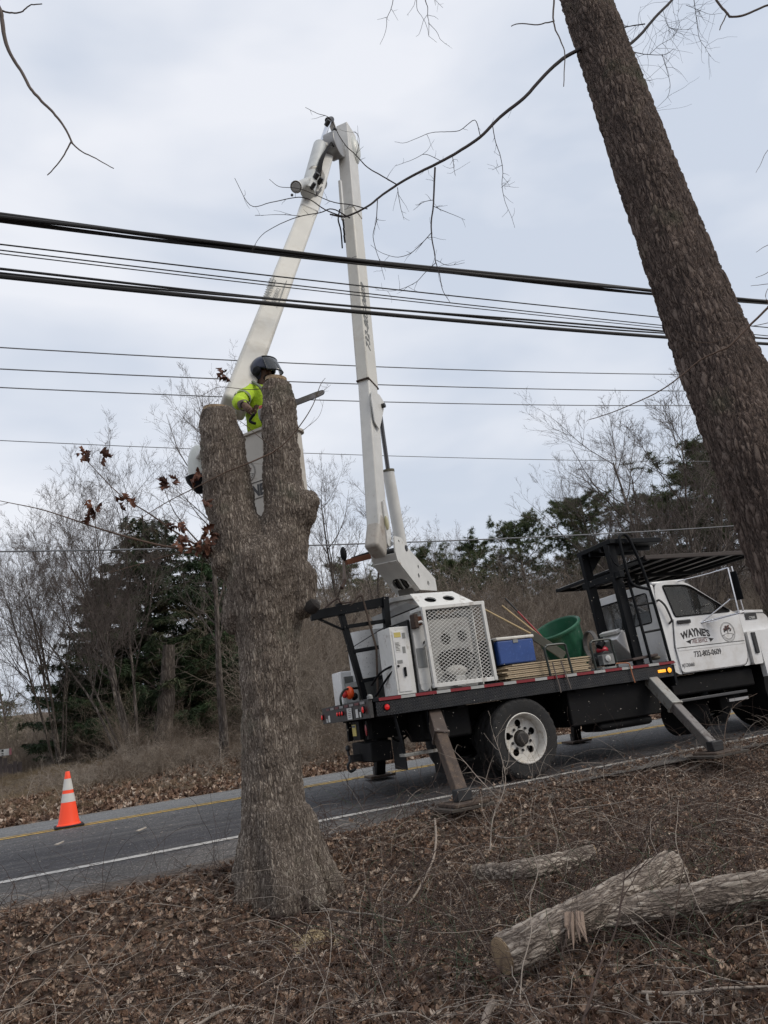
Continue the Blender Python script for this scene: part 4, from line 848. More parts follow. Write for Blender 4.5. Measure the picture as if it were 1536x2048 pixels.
# ---- pedestal and its guarded side
PX0, PX1, PYn, PYf = 4.62, 5.42, 8.86, 10.4
MB().mm(PX0, PX1, PYf-.03, PYf, 1.19, 2.24).build('pedestal_wall', WHITE, truck, .008)
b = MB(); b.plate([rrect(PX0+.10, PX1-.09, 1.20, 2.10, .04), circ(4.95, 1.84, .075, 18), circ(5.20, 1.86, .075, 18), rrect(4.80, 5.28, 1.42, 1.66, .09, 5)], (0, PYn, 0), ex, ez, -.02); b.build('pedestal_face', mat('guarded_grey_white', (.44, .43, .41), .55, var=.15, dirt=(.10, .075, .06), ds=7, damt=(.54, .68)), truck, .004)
b = MB(); b.tube(crv([(4.78, PYn-.02, 1.58), (4.85, PYn-.05, 1.66), (5.05, PYn-.06, 1.68), (5.22, PYn-.05, 1.66), (5.30, PYn-.04, 1.55), (5.24, PYn-.05, 1.42), (5.05, PYn-.06, 1.36), (4.82, PYn-.05, 1.38)], 5), .017, 7); b.build('hydraulic_hose', BLACKD, truck)
b = MB(); b.ell((5.0, PYn-.06, 1.42), (.16, .05, .075), 14, 9); b.build('valve_cover', RUSTW, truck); MB().mm(4.96, 5.10, PYn-.10, PYn-.02, 1.22, 1.36).build('valve_body', WHITE, truck, .01)
MB().mm(PX0, PX1, PYn+.3, PYf-.05, 1.19, 2.2).build('inner_drum', mat('inner_shade', (.05, .045, .04), .8), truck, .02)  # dark colour here stands in for shade in the gaps behind the guard
for xx in (PX0, PX1-.02): MB().mm(xx, xx+.02, PYn, PYf, 1.19, 2.24).build('pedestal_wall', WHITE, truck, .004)
# sloping top with round holes
Us = ex; Vs = np.array([0, .60, .55]); Vs /= np.linalg.norm(Vs); nn_ = np.cross(Us, Vs)
b = MB(); b.plate([[(PX0-.02-4.6, 0), (PX1-4.55, 0), (PX1-4.78, .36), (PX0-.02-4.6, .36)], circ(.22, .19, .062, 18, .085), circ(.50, .20, .062, 18, .085)], (4.6, 8.74, 2.235), Us, Vs, -.014); b.build('sloping_cover', WHITE, truck, .004)
MB().add([(4.62, 8.80, 2.2), (5.38, 8.80, 2.2), (5.2, 9.0, 2.42), (4.65, 9.0, 2.42)], [(0, 1, 2, 3)]).build('cover_void', HOLE, truck)
for i in range(3):
    MB().add([(PX0-.0-.018*i*0, 8.86+.0, 2.05+.12*i), (PX0, 10.3, 2.05+.12*i), (PX0-.04, 10.3, 2.14+.12*i), (PX0-.04, 8.9+.1*i, 2.14+.12*i)], [(0, 1, 2, 3)]).build('rear_louvre', WHITE if i % 2 else mat('grey_band', (.33, .33, .325), .5), truck, smooth=False)
# guard cage frame with expanded metal
gx0, gx1, gz0, gz1, gy = 4.56, 5.43, 1.24, 2.235, 8.60
cage = MB().beam((gx0-.03, gy, gz0+.02), (gx1+.03, gy, gz0+.02), .045, .05).build('guard_cage', WHITE, truck, .004)
for p0, p1 in (((gx0-.03, gy, gz1-.02), (gx1-.0, gy, gz1-.0)), ((gx0, gy-.003, gz0), (gx0-.02, gy-.003, gz1)), ((gx1, gy-.003, gz0), (gx1-.02, gy-.003, gz1+.02)), ((gx1+.012, gy+.02, gz1), (gx1+.03, PYn+.1, gz1)), ((gx0, gy+.02, gz1-.01), (gx0, PYn+.1, gz1-.01))):
    MB().beam(p0, p1, .05, .045).build('cage_bar', WHITE, cage, .004)
MB().mm(gx1+.002, gx1+.032, gy+.02, gy+.06, gz0, gz1-.1).build('cage_hinge', RUSTW, cage, .003)
lines = []; W_ = gx1-gx0-.06; Hh = gz1-gz0-.06; du, dv = .068, .044; nu, nv = int(W_/du)+1, int(Hh/dv)+1
for fam in (1, -1):
    for k in range(-2*nv, nu+2*nv):
        a0 = k*du/1.0; P_ = []
        for t in np.linspace(0, 1, 2):
            v_ = t*Hh; u_ = a0+fam*v_*(du/dv) if fam > 0 else a0+nu*du*0-v_*(du/dv)
            P_.append((u_, v_))
        (u0, v0), (u1, v1) = P_
        ts = [0, 1]
        s0 = max(0, min((0-u0)/(u1-u0), (W_-u0)/(u1-u0))); s1 = min(1, max((0-u0)/(u1-u0), (W_-u0)/(u1-u0)))
        if s1-s0 < .01: continue
        q0 = (gx0+.03+u0+(u1-u0)*s0, gy-.001*fam, gz0+.035+Hh*s0); q1 = (gx0+.03+u0+(u1-u0)*s1, gy-.001*fam, gz0+.035+Hh*s1)
        lines.append((np.array([q0, q1]), np.array([.0040, .0040])))
for k in range(int(nu*1.2), int(nu*2.6)):      # second family entering from the right side
    pass
V, Q = tubes_np(lines, 4); o = np_mesh('expanded_metal', V, Q, WHITE, cage, smooth=False); o['kind'] = 'stuff'
# control cabinet on the tail side of the pedestal
cab = MB().mm(4.10, 4.36, 8.72, 9.1, 1.20, 2.03).build('control_cabinet', WHITE, truck, .006)
MB().mm(4.13, 4.30, 8.712, 8.719, 1.24, 1.98).build('cabinet_door', CABW, cab, .002)
for (x0, x1, z0, z1, m_) in ((4.15, 4.24, 1.90, 1.96, YEL), (4.26, 4.30, 1.88, 1.95, GREYP), (4.15, 4.22, 1.72, 1.85, STICK), (4.24, 4.28, 1.70, 1.78, GREYP), (4.15, 4.22, 1.58, 1.62, GREYP)):
    MB().mm(x0, x1, 8.7085, 8.7115, z0, z1).build('cabinet_sticker', m_, cab, smooth=False)
for i in range(6): MB().mm(4.152, 4.18+.035*rng.random(), 8.7065, 8.708, 1.738+i*.018, 1.744+i*.018).build('sticker_print', INK, cab, smooth=False)
MB().mm(4.22, 4.25, 8.69, 8.712, 1.42, 1.53).build('cabinet_latch', BLACK, cab, .004)
MB().mm(4.37, 4.40, 8.74, 9.0, 1.20, 2.1).build('cabinet_gap', HOLE, truck)
pl = MB().mm(4.41, 4.57, 8.70, 8.76, 1.30, 2.12).build('valve_panel', WHITE, truck, .004)
b = MB(); b.plate([[(4.42, 1.30), (4.42, 1.24), (4.46, 1.215), (4.50, 1.215), (4.56, 1.26), (4.57, 1.30)]], (0, 8.72, 0), ex, ez, .02); b.build('panel_foot', WHITE, pl)
MB().mm(4.42, 4.55, 8.692, 8.699, 1.50, 1.74).build('grey_label', GREYP, pl, smooth=False)
MB().mm(4.40, 4.46, 8.60, 8.72, 1.98, 2.16).build('rusty_bracket', mat('rust_dark', (.045, .026, .018), .8, bump=.4), pl, .01); MB().mm(4.47, 4.54, 8.64, 8.70, 2.02, 2.13).build('rusty_bracket', mat('rust_orange', (.22, .085, .045), .85, bump=.3), pl, .008)
b = MB(); b.tube(crv([(4.46, 8.62, 2.05), (4.51, 8.60, 2.05), (4.535, 8.60, 1.97), (4.545, 8.61, 1.86), (4.53, 8.63, 1.78), (4.52, 8.69, 1.74)], 5), .015, 8); b.build('white_hose', WHITE, pl)
b = MB(); b.lathe([(.025, 0), (.025, .03), (.001, .035)], (4.555, 8.70, 1.80), (0, -1, 0), 12); b.build('knob', INK, pl)
b = MB(); b.tube(crv([(3.98, 9.2, 1.38), (4.02, 9.0, 1.50), (4.10, 8.80, 1.56), (4.16, 8.70, 1.55)], 5), .014, 7); b.tube(crv([(4.02, 9.2, 1.24), (4.08, 8.95, 1.42), (4.12, 8.76, 1.52)], 5), .014, 7); b.build('hydraulic_hose', BLACKD, truck)
b = MB(); b.lathe([(.30, 0), (.31, .9), (.28, .98), (.001, .99)], (4.45, 10.2, 1.19), (0, .0, 1), 24); b.build('bucket_liner', mat('spattered_white', (.55, .55, .54), .6, dirt=(.06, .055, .05), ds=45, damt=(.60, .64)), truck)
MB().beam((4.0, 10.0, 1.9), (4.36, 9.4, 2.12), .01, .01).build('wire', DARKM, truck)
# ================================================================== BOOM, BUCKET, OPERATOR
TC = np.array([4.97, 9.70, 0.]); BD = np.array([math.cos(math.radians(-138)), math.sin(math.radians(-138)), 0.]); BN = np.array([-BD[1], BD[0], 0.])
def BP(px, py, off=0.):
    r = ray(px, py); return C+r*((BN.dot(TC-C)+off)/BN.dot(r))
def tw_(p, f): v = C-p; return p+v/np.linalg.norm(v)*f
def prof_plate(px_list, off0, t, name, m, par, bev=.006, holes=(), rnd=.02):
    """plate lying in the boom's vertical plane; outline given in photo pixels on that plane"""
    P = [BP(x, y, off0) for x, y in px_list]; O = TC+BN*off0
    f = lambda p: ((p-O).dot(BD), p[2])
    lp = rpoly([f(p) for p in P], rnd); hl = []
    for hx, hy, hr in holes: c = f(BP(hx, hy, off0)); hl.append(circ(c[0], c[1], hr, 16))
    b = MB(); b.plate([lp]+hl, O, BD, ez, t); return b.build(name, m, par, bev)
Nn_ = np.cross(BD, ez)                    # = -BN or BN
sg = 1 if Nn_.dot(BN) > 0 else -1
# turntable
b = MB(); b.lathe([(.36, 2.34), (.40, 2.36), (.40, 2.45), (.45, 2.46), (.45, 2.52), (.001, 2.52)], (TC[0], TC[1], 0), ez, 40); b.build('turntable', mat('turntable_grey', (.42, .41, .39), .5, dirt=(.15, .1, .07), ds=6), truck, .004)
b = MB(); b.lathe([(.30, 2.1), (.33, 2.36)], (TC[0], TC[1], 0), ez, 32); b.build('slew_ring', DARKM, truck)
kp = [(786, 1072), (800, 1076), (815, 1098), (868, 1158), (872, 1182), (838, 1180), (793, 1122), (788, 1104)]
hol = [(795, 1083, .022), (834, 1134, .028), (835, 1152, .036), (854, 1167, .040)]
hw = .17
near = prof_plate(kp, hw, .02*sg, 'riser_plate', BOOMS, truck, .003, hol)
O2 = [(BP(x, y, hw)) for x, y in kp]
b = MB(); f = lambda p: ((p-TC).dot(BD), p[2]); lp = rpoly([f(p) for p in O2], .02); b.plate([lp], TC-BN*hw, BD, ez, .02*sg); b.build('riser_plate', BOOMS, truck, .003)
pa, pb, pc_ = [BP(x, y, hw) for x, y in ((789, 1106), (795, 1124), (838, 1180))]
us = BN*-1
def quadbox(n_, a, c, t, m, par=truck, w0=-hw, w1=hw):
    up = np.cross(c-a, BN); b = MB(); a0 = a-BN*hw; c0 = c-BN*hw
    return MB().beam(a0, c0, 2*hw, t, np.cross(c-a, BN)).build(n_, m, par, .004)
# underside with the big oval opening and hoses
U_ = (pc_-pb); Lp = np.linalg.norm(U_); U_ /= Lp
b = MB(); b.plate([[(-.05, -hw), (Lp, -hw), (Lp, hw), (-.05, hw)], circ(Lp-.24, 0, .115, 20, .15)], pb-BN*hw, U_, BN, .012); b.build('riser_underside', BOOMS, truck, .003)
quadbox('riser_nose', pa, pb, .012, BOOMS)
for i in range(7):
    w_ = -.10+.033*i; q = pb+U_*(Lp-.36)-BN*hw+BN*w_*1.2
    b = MB(); b.tube(crv([q+np.cross(U_, BN)*-.03, q+U_*.12+np.cross(U_, BN)*.02*(-1)**i, q+U_*.26], 4), .012, 6); b.build('hydraulic_hose', BLACKD if i % 3 else STICK, truck)
MB().beam(TC+(0, 0, 2.55)+BD*.05, BP(800, 1110, 0), .26, .22, BN).build('riser_core', mat('riser_inner', (.10, .09, .08), .7), truck, .01)
# lower boom (steel base section, fibreglass insert, steel top section)
def boomseg(n_, p0, p1, w0, h0, w1, h1, m, par, bev=.025):
    return MB().beam(p0, p1, w0, h0, BD, w1, h1).build(n_, m, par, bev, seg=4)
e0 = BP(757, 1092); e1 = BP(735, 765); e2 = BP(712, 520); e3 = BP(705, 430); e4 = BP(692, 262)
boomseg('lower_boom_base', e0, e1, .19, .29, .18, .30, BOOMS, truck); LB = boomseg('lower_boom_insert', e1+(e0-e1)*.02, e3, .19, .35, .185, .34, BOOMW, truck)
boomseg('lower_boom_top', e3, e4, .20, .33, .20, .33, BOOMS, truck, .012)
MB().beam(e1+(e0-e1)*.012, e1+(e0-e1)*.022, .198, .358, BD).build('insert_lip', mat('rust_dark', (.045, .026, .018), .8), truck, .004)
# bottom end wrap and pin
b = MB(); q0 = BP(757, 1040); q1 = BP(752, 1092)
MB().beam(q0, q1+(q1-q0)*.25, .205, .31, BD).build('boom_foot', mat('bare_boom_foot', (.40, .37, .33), .55, var=.2, dirt=(.16, .11, .08), ds=5, damt=(.5, .72)), truck, .05, seg=5)
b = MB(); pp = BP(787, 1102, 0); b.tube([pp-BN*.22, pp+BN*.20], .045, 16); b.build('boom_pin', DARKM, truck, .004)
b = MB(); b.plate([rpoly([(-.08, -.30), (.06, -.30), (.10, .10), (.05, .34), (-.04, .34)], .05), circ(0.02, .12, .001, 6)], BP(772, 1050, .10), BD*-1, ez, .02); b.build('boom_lug', BOOMS, truck, .004)
b = MB(); b.ell(BP(773, 1046, .128), (.03, .03, .10), 14, 9); b.build('oval_cap', mat('aged_yellow', (.45, .42, .26), .5), truck)
for (x, y, o_) in ((718, 520, 1), (736, 738, 0), (739, 757, 0), (716, 500, 0), (712, 486, 0)):
    q = BP(x, y, .0)+BD*.172; b = MB(); b.lathe([(.016, 0), (.016, .014), (.001, .016)], q, BD, 10); b.build('boom_bolt', DARKM, truck)
# rivet rows
for (x, y) in ((731, 716), (713, 527)):
    q = BP(x, y)
    for i in range(9): 
        b = MB(); b.lathe([(.006, 0), (.006, .006), (.001, .007)], q+BN*(-.08+.02*i)+BD*.176, BD, 6); b.build('rivet', DARKM, truck)
# lift cylinder beside the lower boom
c0_, c1_, c2_ = BP(803, 1095, -.02), BP(776, 940, -.02), BP(757, 805, .05)
b = MB(); b.tube([c0_, c1_], .085, 24); b.build('lift_cylinder', BOOMS, truck, .004)
b = MB(); b.tube([c1_, c1_+(c0_-c1_)*.03], .092, 24); b.build('cylinder_gland', mat('mossy_gland', (.10, .09, .06), .7), truck)
b = MB(); b.tube([c1_, c2_], .032, 12); b.build('cylinder_rod', mat('rod_dark', (.12, .12, .125), .25, .8), truck)
b = MB(); b.plate([rpoly([f(BP(x, y, .115)) for x, y in ((742, 782), (757, 790), (768, 808), (762, 838), (757, 860), (748, 845), (741, 800))], .02)], TC+BN*.115, BD, ez, .016*sg); b.build('cylinder_bracket', BOOMS, truck, .004)
b = MB(); q = BP(764, 812, .13); b.tube([q-BN*.10, q+BN*.05], .035, 14); b.build('bracket_pin', DARKM, truck, .004)
# boom side boxes and details at top
MB().beam(tw_(BP(686, 440), .17), tw_(BP(680, 362), .17), .05, .05, BD).build('side_conduit', BOOMS, truck, .01)
b = MB(); b.tube(crv([BP(689, 430)+BD*.16, BP(686, 450)+BD*.16, BP(690, 470)+BD*.14, BP(693, 505)+BD*.14], 4), .012, 6); b.build('boom_hose', BLACKD, truck)
# phone number along the near side of the lower boom, reading upwards
bdir = (e3-e1)/np.linalg.norm(e3-e1); q = BP(737, 700, .0965); sv = -BD+bdir*bdir.dot(BD); sv = sv-bdir*sv.dot(bdir); sv /= np.linalg.norm(sv)
nrm = np.cross(bdir, -BD); V_ = np.cross(BN, bdir)
# letters read bottom to top with their heads towards -V_ such that U x V = BN
text('732-805-0609', 'lettering', INKG, LB, q-V_*.075, bdir, V_, .15, wide=.98, bold=.01, shear=.25, off=.004)
# elbow
elb = BP(690, 285); offU = -.30
b = MB(); b.lathe([(.20, -.10), (.21, -.09), (.21, .09), (.20, .10), (.001, .10)], tw_(BP(668, 292, -.10), .12), BN, 30); b.build('elbow_sheave', mat('elbow_grey', (.28, .28, .28), .4, .4), truck, .004)
b = MB(); b.ell(tw_(BP(703, 303, .10), -.25), (.15, .15, .30), 18, 12); b.build('elbow_cover', COVERG, truck)
b = MB(); b.tube([BP(690, 296, -.3), BP(690, 296, .02)], .04, 18); b.build('elbow_pin', DARKM, truck)
# upper boom (in front, on the far-left side of the lower boom)
def UPt(px, py, o_=-.26): return BP(px, py, o_)
u0, u1, u2 = UPt(652, 300), UPt(614, 430), UPt(466, 818)
uax = (u2-u0)/np.linalg.norm(u2-u0); upv = BN*math.cos(math.radians(42))+np.cross(uax, BN)*math.sin(math.radians(42))
MB().beam(u0, u1, .27, .25, upv).build('upper_boom_top', BOOMS, truck, .03, seg=4)
UB = MB().beam(u1, u2, .26, .26, upv, .285, .285).build('upper_boom', BOOMW, truck, .045, seg=5)
b = MB(); b.tube([tw_(UPt(640, 292), .30), tw_(UPt(615, 385), .34)], .105, 24); b.build('upper_cylinder', mat('cylinder_grey', (.46, .47, .46), .4, .2), truck, .004)
b = MB(); b.tube([tw_(UPt(641, 292), .30), tw_(UPt(658, 242), .2)], .042, 12); b.build('upper_rod', CHROME, truck)
b = MB(); b.tube([tw_(UPt(655, 241), .2), tw_(UPt(663, 239), .2)], .05, 14); b.build('rod_end', DARKM, truck, .006)
for o_ in (-.40, -.26): MB().beam(tw_(BP(661, 240, o_), .1), tw_(BP(678, 290, o_), .05), .03, .10, BN).build('elbow_link', BOOMS, truck, .006)
MB().beam(UPt(640, 250+40, -.18), UPt(668, 300, -.12), .05, .16, BN).build('elbow_plate', BOOMS, truck, .006)
b = MB(); b.tube([tw_(UPt(592, 374), .36), tw_(UPt(628, 358), .36)], .062, 16); b.build('rotary_tank', mat('cylinder_grey', (.46, .47, .46), .4, .2), truck, .006)
b = MB(); b.lathe([(.085, 0), (.085, .03), (.06, .04), (.06, .05)], tw_(UPt(592, 374), .36), UPt(628, 358)-UPt(592, 374), 16); b.build('tank_flange', BOOMS, truck)
b = MB(); b.lathe([(.13, -.07), (.14, -.05), (.14, .05), (.12, .07), (.05, .08), (.001, .08)], tw_(UPt(630, 352), .42), BD*.5+BN*.8-ez*.3, 22); b.build('hose_reel', STEELG, truck, .004)
for i in range(3):
    b = MB(); b.tube(crv([tw_(UPt(*q_), .46) for q_ in ((634, 350), (652-3*i, 362+4*i), (650-4*i, 376), (634, 384+i*2), (628, 380-8*i))], 5), .011, 6); b.build('boom_hose', mat('hose_grey', (.10, .10, .10), .5), truck)
for (x, y) in ((600, 390), (596, 403), (618, 398)):
    b = MB(); b.lathe([(.02, 0), (.02, .016), (.001, .018)], UPt(x, y, -.26)+np.cross(uax, upv)*0+(-BD*.0)+(BD*.16), BD, 8); b.build('boom_bolt', DARKM, truck)
# maker's lettering on the lit face of the upper boom (two lines between bars)
fu = -np.cross(upv, uax); sideN = np.cross(uax, upv); sideN = sideN if sideN.dot(C-u1) > 0 else -sideN
upN = upv if upv.dot(C-u1) > 0 else -upv
FN = max((sideN, upN), key=lambda v: v.dot(RT)); FN = FN/np.linalg.norm(FN)
qc = UPt(553, 608); qc = u0+uax*(qc-u0).dot(uax)+FN*.138
Ut = -uax; Vt = np.cross(FN, Ut)
for k_, (s_, h_) in enumerate((("WAYNE'S", .085), ('TREE SERVICE', .05))):
    text(s_, 'lettering', INKG, UB, qc-Ut*.30-Vt*(-.035+.085*k_), Ut, Vt, h_, wide=.95 if k_ == 0 else .8, bold=.02, off=.003)
for sv_ in (.075, -.085): MB().beam(qc-Ut*.32+Vt*sv_, qc+Ut*.26+Vt*sv_, .010, .004, FN).build('logo_bar', INKG, UB)
# ---- bucket
bz = 4.02; bc = np.array([2.385, 7.03]); b1v = np.array([-.556, .831]); b2v = np.array([.831, .556]); LA, LB_ = 1.02, .41; BH = .98
A1 = np.array([*b1v, 0.]); A2 = np.array([*b2v, 0.]); BO = np.array([*bc, bz-BH])
lp = rrect(0, LA, 0, LB_, .07, 4); li = rrect(.025, LA-.025, .025, LB_-.025, .05, 4)
BKT = mat('bucket_fibreglass', (.46, .43, .38), .5, var=.07, dirt=(.32, .28, .23), ds=3)
def wall3(loop, z0, z1, sc=1.): return [BO+A1*a+A2*c+ez*z0 for a, c in loop], [BO+A1*a+A2*c+ez*z1 for a, c in loop]
b = MB(); k = len(lp); V = wall3(lp, 0, BH); W2 = wall3(li, .03, BH)
b.add(V[0]+V[1], [(i, (i+1) % k, k+(i+1) % k, k+i) for i in range(k)]+[tuple(range(k-1, -1, -1))]); b.add(W2[0]+W2[1], [((i+1) % k, i, k+i, k+(i+1) % k) for i in range(k)]+[tuple(range(k))])
bucket = b.build('bucket', BKT, truck, ang=50)
b = MB(); lo = rrect(-.028, LA+.028, -.028, LB_+.028, .09, 4); b.plate([lo, li], BO+ez*(BH-.012), A1, A2, -.03 if np.cross(A1, A2)[2] > 0 else .03); o = b.build('bucket_rim', BKT, bucket, .006)
FNb = -A2                                   # face seen between the stems
Ub = -A1; 
p = np.array(H(455, 1000, 7.3)); 
def onface(px, py):
    r = ray(px, py); t = FNb.dot(BO-C)/FNb.dot(r); return C+r*t
q = onface(480, 1003); text("WAYNE'S", 'lettering', INK, bucket, q-Ub*.12, Ub, ez, .115, wide=.80, bold=.05, off=.003)
text('TREE SERVICE', 'lettering', mat('brown_print', (.10, .06, .05), .5), bucket, onface(480, 1020)-Ub*.13, Ub, ez, .055, wide=.70, off=.003)
for dz_ in (.145, -.028): MB().beam(q-Ub*.16+ez*dz_+FNb*.003, q+Ub*.42+ez*dz_+FNb*.003, .004, .010, FNb).build('logo_bar', INK, bucket)
emblem(bucket, onface(494, 946)+FNb*.002, Ub, ez, .115, FNb)
# tip cover of the upper boom, mounting shaft and control handle
tipc = H(398, 940, 8.3); b = MB(); b.ell(tipc+(0, 0, .02), (.125, .125, .28), 20, 14, cut=PI*.62); b.build('boom_tip_cover', COVERG, truck)
b = MB(); b.lathe([(.16, .0), (.145, -.05), (.05, -.18), (.001, -.19)], tipc+(0, 0, -.09), ez, 18); b.build('tip_bracket', BLACK, truck)
b = MB(); b.tube([tipc, BO+A1*(LA+.02)+A2*.33+ez*.55], .06, 14); b.build('platform_shaft', DARKM, truck)
MB().beam(u2, tipc+(0, 0, .1), .12, .12, BN).build('boom_tip', BOOMS, truck, .02)
MB().beam(BO+A1*.1+A2*(LB_+.02)+ez*(BH-.06), BO+A1*.25+A2*(LB_+.09)+ez*(BH-.02), .10, .03).build('control_handle', BLACK, bucket, .008)
# ---- operator
def skin(n_, pts, edges, m, par, root=0, sub=2):
    me = bpy.data.meshes.new(n_); A = np.array([p[:3] for p in pts], float); cen = A.mean(0); me.from_pydata([tuple(v) for v in A-cen], edges, [])
    sv_ = me.skin_vertices.new(name='') if hasattr(me.skin_vertices, 'new') else None
    o = link(n_, me, m, par, cen); s_ = o.modifiers.new('skin', 'SKIN'); s_.use_smooth_shade = True
    d = me.skin_vertices[0].data
    for i, p in enumerate(pts):
        r = p[3] if len(p) > 3 else .05; r = (r, r) if np.isscalar(r) else r; d[i].radius = r; d[i].use_root = (i == root)
    ss = o.modifiers.new('sub', 'SUBSURF'); ss.levels = sub; ss.render_levels = sub; return o
cx, cy = bc+b1v*LA*.5+b2v*LB_*.5; fz = bz-BH+.04
man = thing('person', 'tree worker in hi-vis jacket and dark visor helmet standing in the raised bucket', 'person', (cx, cy, fz))
hd = H(528, 744, 7.75); FW = RT*.86-FH*.5; FW /= np.linalg.norm(FW); LFT = np.cross(ez, FW)      # he faces right and a little towards us
nk = hd-ez*.19-FW*.05; ch = nk-ez*.20-FW*.04; wa = ch-ez*.30-FW*.02; pe = wa-ez*.16
shR = ch+ez*.13-LFT*.18; shL = ch+ez*.13+LFT*.18
elR = H(476, 806, 7.35); wrR = H(489, 811, 7.16); hR = H(500, 819, 7.10)
elL = shL+FW*.16-ez*.20; wrL = H(540, 815, 6.98); hL = H(548, 812, 6.9)
def P4(p, r): return (*p, r)
hipR, hipL = pe-LFT*.09, pe+LFT*.09; fl = fz+.02
knR = np.array([hipR[0]*.6+cx*.4, hipR[1]*.6+cy*.4, fz+.5])-LFT*.05+FW*.03; knL = knR+LFT*.18; anR = np.array([knR[0], knR[1], fz+.1])-FW*.04; anL = anR+LFT*.18
body = [P4(pe, .14), P4(wa, .13), P4(ch, .15), P4(nk, .06), P4(hd-ez*.03, .085), P4(hd+ez*.05, .09), P4(shR, .065), P4(elR, .048), P4(wrR, .034), P4(shL, .065), P4(elL, .048), P4(wrL, .034), P4(hipR, .10), P4(knR, .065), P4(anR, .045), P4(hipL, .10), P4(knL, .065), P4(anL, .045), P4(anR+FW*.16-ez*.05, .04), P4(anL+FW*.16-ez*.05, .04)]
skin('body', body, [(0, 1), (1, 2), (2, 3), (3, 4), (4, 5), (2, 6), (6, 7), (7, 8), (2, 9), (9, 10), (10, 11), (0, 12), (12, 13), (13, 14), (0, 15), (15, 16), (16, 17), (14, 18), (17, 19)], SKIN, man)
jk = skin('jacket', [P4(wa-ez*.05, (.17, .15)), P4(wa+ez*.12, .165), P4(ch, .185), P4(ch+ez*.12, .15), P4(nk-ez*.02, .085), P4(shR, .095), P4((shR+elR)/2, .082), P4(elR, .078), P4(elR*.45+wrR*.55, .066), P4(shL, .095), P4((shL+elL)/2, .08), P4(elL, .072), P4(elL*.3+wrL*.7, .055)],
     [(0, 1), (1, 2), (2, 3), (3, 4), (3, 5), (5, 6), (6, 7), (7, 8), (3, 9), (9, 10), (10, 11), (11, 12)], HIVIS, man)
w2 = jk.modifiers.new('folds', 'DISPLACE'); tx2 = bpy.data.textures.new('folds', 'CLOUDS'); tx2.noise_scale = .07; w2.texture = tx2; w2.strength = .035; w2.texture_coords = 'LOCAL'
b = MB(); b.lathe([(.095, 0), (.125, .03), (.13, .07), (.10, .10), (.085, .06)], nk-ez*.07-FW*.01, ez*.9+FW*.35, 20); b.build('hood_collar', HIVIS, man)
b = MB(); b.tube(crv([shR+ez*.10+FW*.06, shR+FW*.16-ez*.02+LFT*.02, ch+FW*.185-LFT*.10-ez*.1], 4), .018, 6); b.build('harness_strap', HVST, man)
b = MB(); m0_ = (shR+elR)/2; t_ = (elR-shR)/np.linalg.norm(elR-shR); b.lathe([(.090, -.02), (.0915, 0), (.090, .02)], m0_+t_*.04, t_, 18); b.build('sleeve_band', HVST, man)
skin('trousers', [P4(pe+ez*.08, .165), P4(pe, .165), P4(hipR, .12), P4(knR, .085), P4(anR, .07), P4(hipL, .12), P4(knL, .085), P4(anL, .07)], [(0, 1), (1, 2), (2, 3), (3, 4), (1, 5), (5, 6), (6, 7)], DKCLOTH, man)
skin('vest', [P4(wa+FW*.11-ez*.05, (.14, .14)), P4(ch+FW*.12-ez*.10, (.14, .13)), P4(ch+FW*.10+ez*.02, .09)], [(0, 1), (1, 2)], DKCLOTH, man)
# face
b = MB(); Rf = np.stack([FW, LFT, ez], 1)
b.ell(hd+FW*.075-ez*.025, (.022, .017, .030), 10, 8, Rf); fc = b.build('nose', SKIN, man)
for s_ in (-1, 1):
    b = MB(); b.ell(hd+FW*.078+LFT*.032*s_+ez*.012, (.012, .014, .009), 10, 8, Rf); e_ = b.build('eye', STICK, man); b = MB(); b.ell(hd+FW*.0875+LFT*.032*s_+ez*.012, (.004, .006, .006), 8, 6, Rf); b.build('pupil', INK, e_)
    b = MB(); b.ell(hd+LFT*.093*s_-ez*.005, (.022, .010, .032), 10, 8, Rf); b.build('ear', SKIN, man)
b = MB(); b.ell(hd+FW*.078-ez*.068, (.010, .028, .007), 10, 6, Rf); b.build('mouth', mat('lips', (.10, .035, .03), .6), man)
b = MB(); b.ell(hd-ez*.095+FW*.04, (.06, .06, .04), 12, 8, Rf); b.build('beard', mat('dark_beard', (.015, .012, .010), .95, bump=.6), man)
# helmet with raised visor
tilt = Matrix.Rotation(math.radians(14), 3, Vector(LFT)); Rh = np.array(tilt) @ Rf
b = MB(); b.ell(hd+ez*.035-FW*.01, (.150, .128, .145), 26, 14, Rh, cut=PI*.56); helm = b.build('helmet', HELM, man)
s5 = helm.modifiers.new('solid', 'SOLIDIFY'); s5.thickness = .012
b = MB(); b.ell(hd-FW*.06-ez*.01, (.10, .125, .135), 22, 12, Rf, cut=PI*.74); b.build('helmet_skirt', HELM, man)
for s_ in (-1, 1): b = MB(); b.lathe([(.052, 0), (.055, .02), (.035, .035), (.001, .036)], hd+LFT*.118*s_-ez*.03+FW*0, LFT*s_, 18); b.build('ear_muff', BLACK, man)
V = []; nu_, nv_ = 14, 8
for i in range(nv_+1):
    for j in range(nu_+1):
        a = (j/nu_-.5)*2.0; t = i/nv_; rr = .150+.085*t; v = FW*rr*math.cos(a)+LFT*.135*math.sin(a)*(1-.12*t)*1.08+ez*(.085-.165*t-.02*math.cos(a*1.5)*t); V.append(hd+ez*.03+v)
b = MB(); b.add(V, [(i*(nu_+1)+j, i*(nu_+1)+j+1, (i+1)*(nu_+1)+j+1, (i+1)*(nu_+1)+j) for i in range(nv_) for j in range(nu_)]); vz = b.build('visor', VISOR, helm)
vz.modifiers.new('solid', 'SOLIDIFY').thickness = .004
b = MB(); b.tube(V[-(nu_+1):], .006, 6); b.tube(V[:nu_+1], .008, 6); b.build('visor_rim', BLACK, helm)
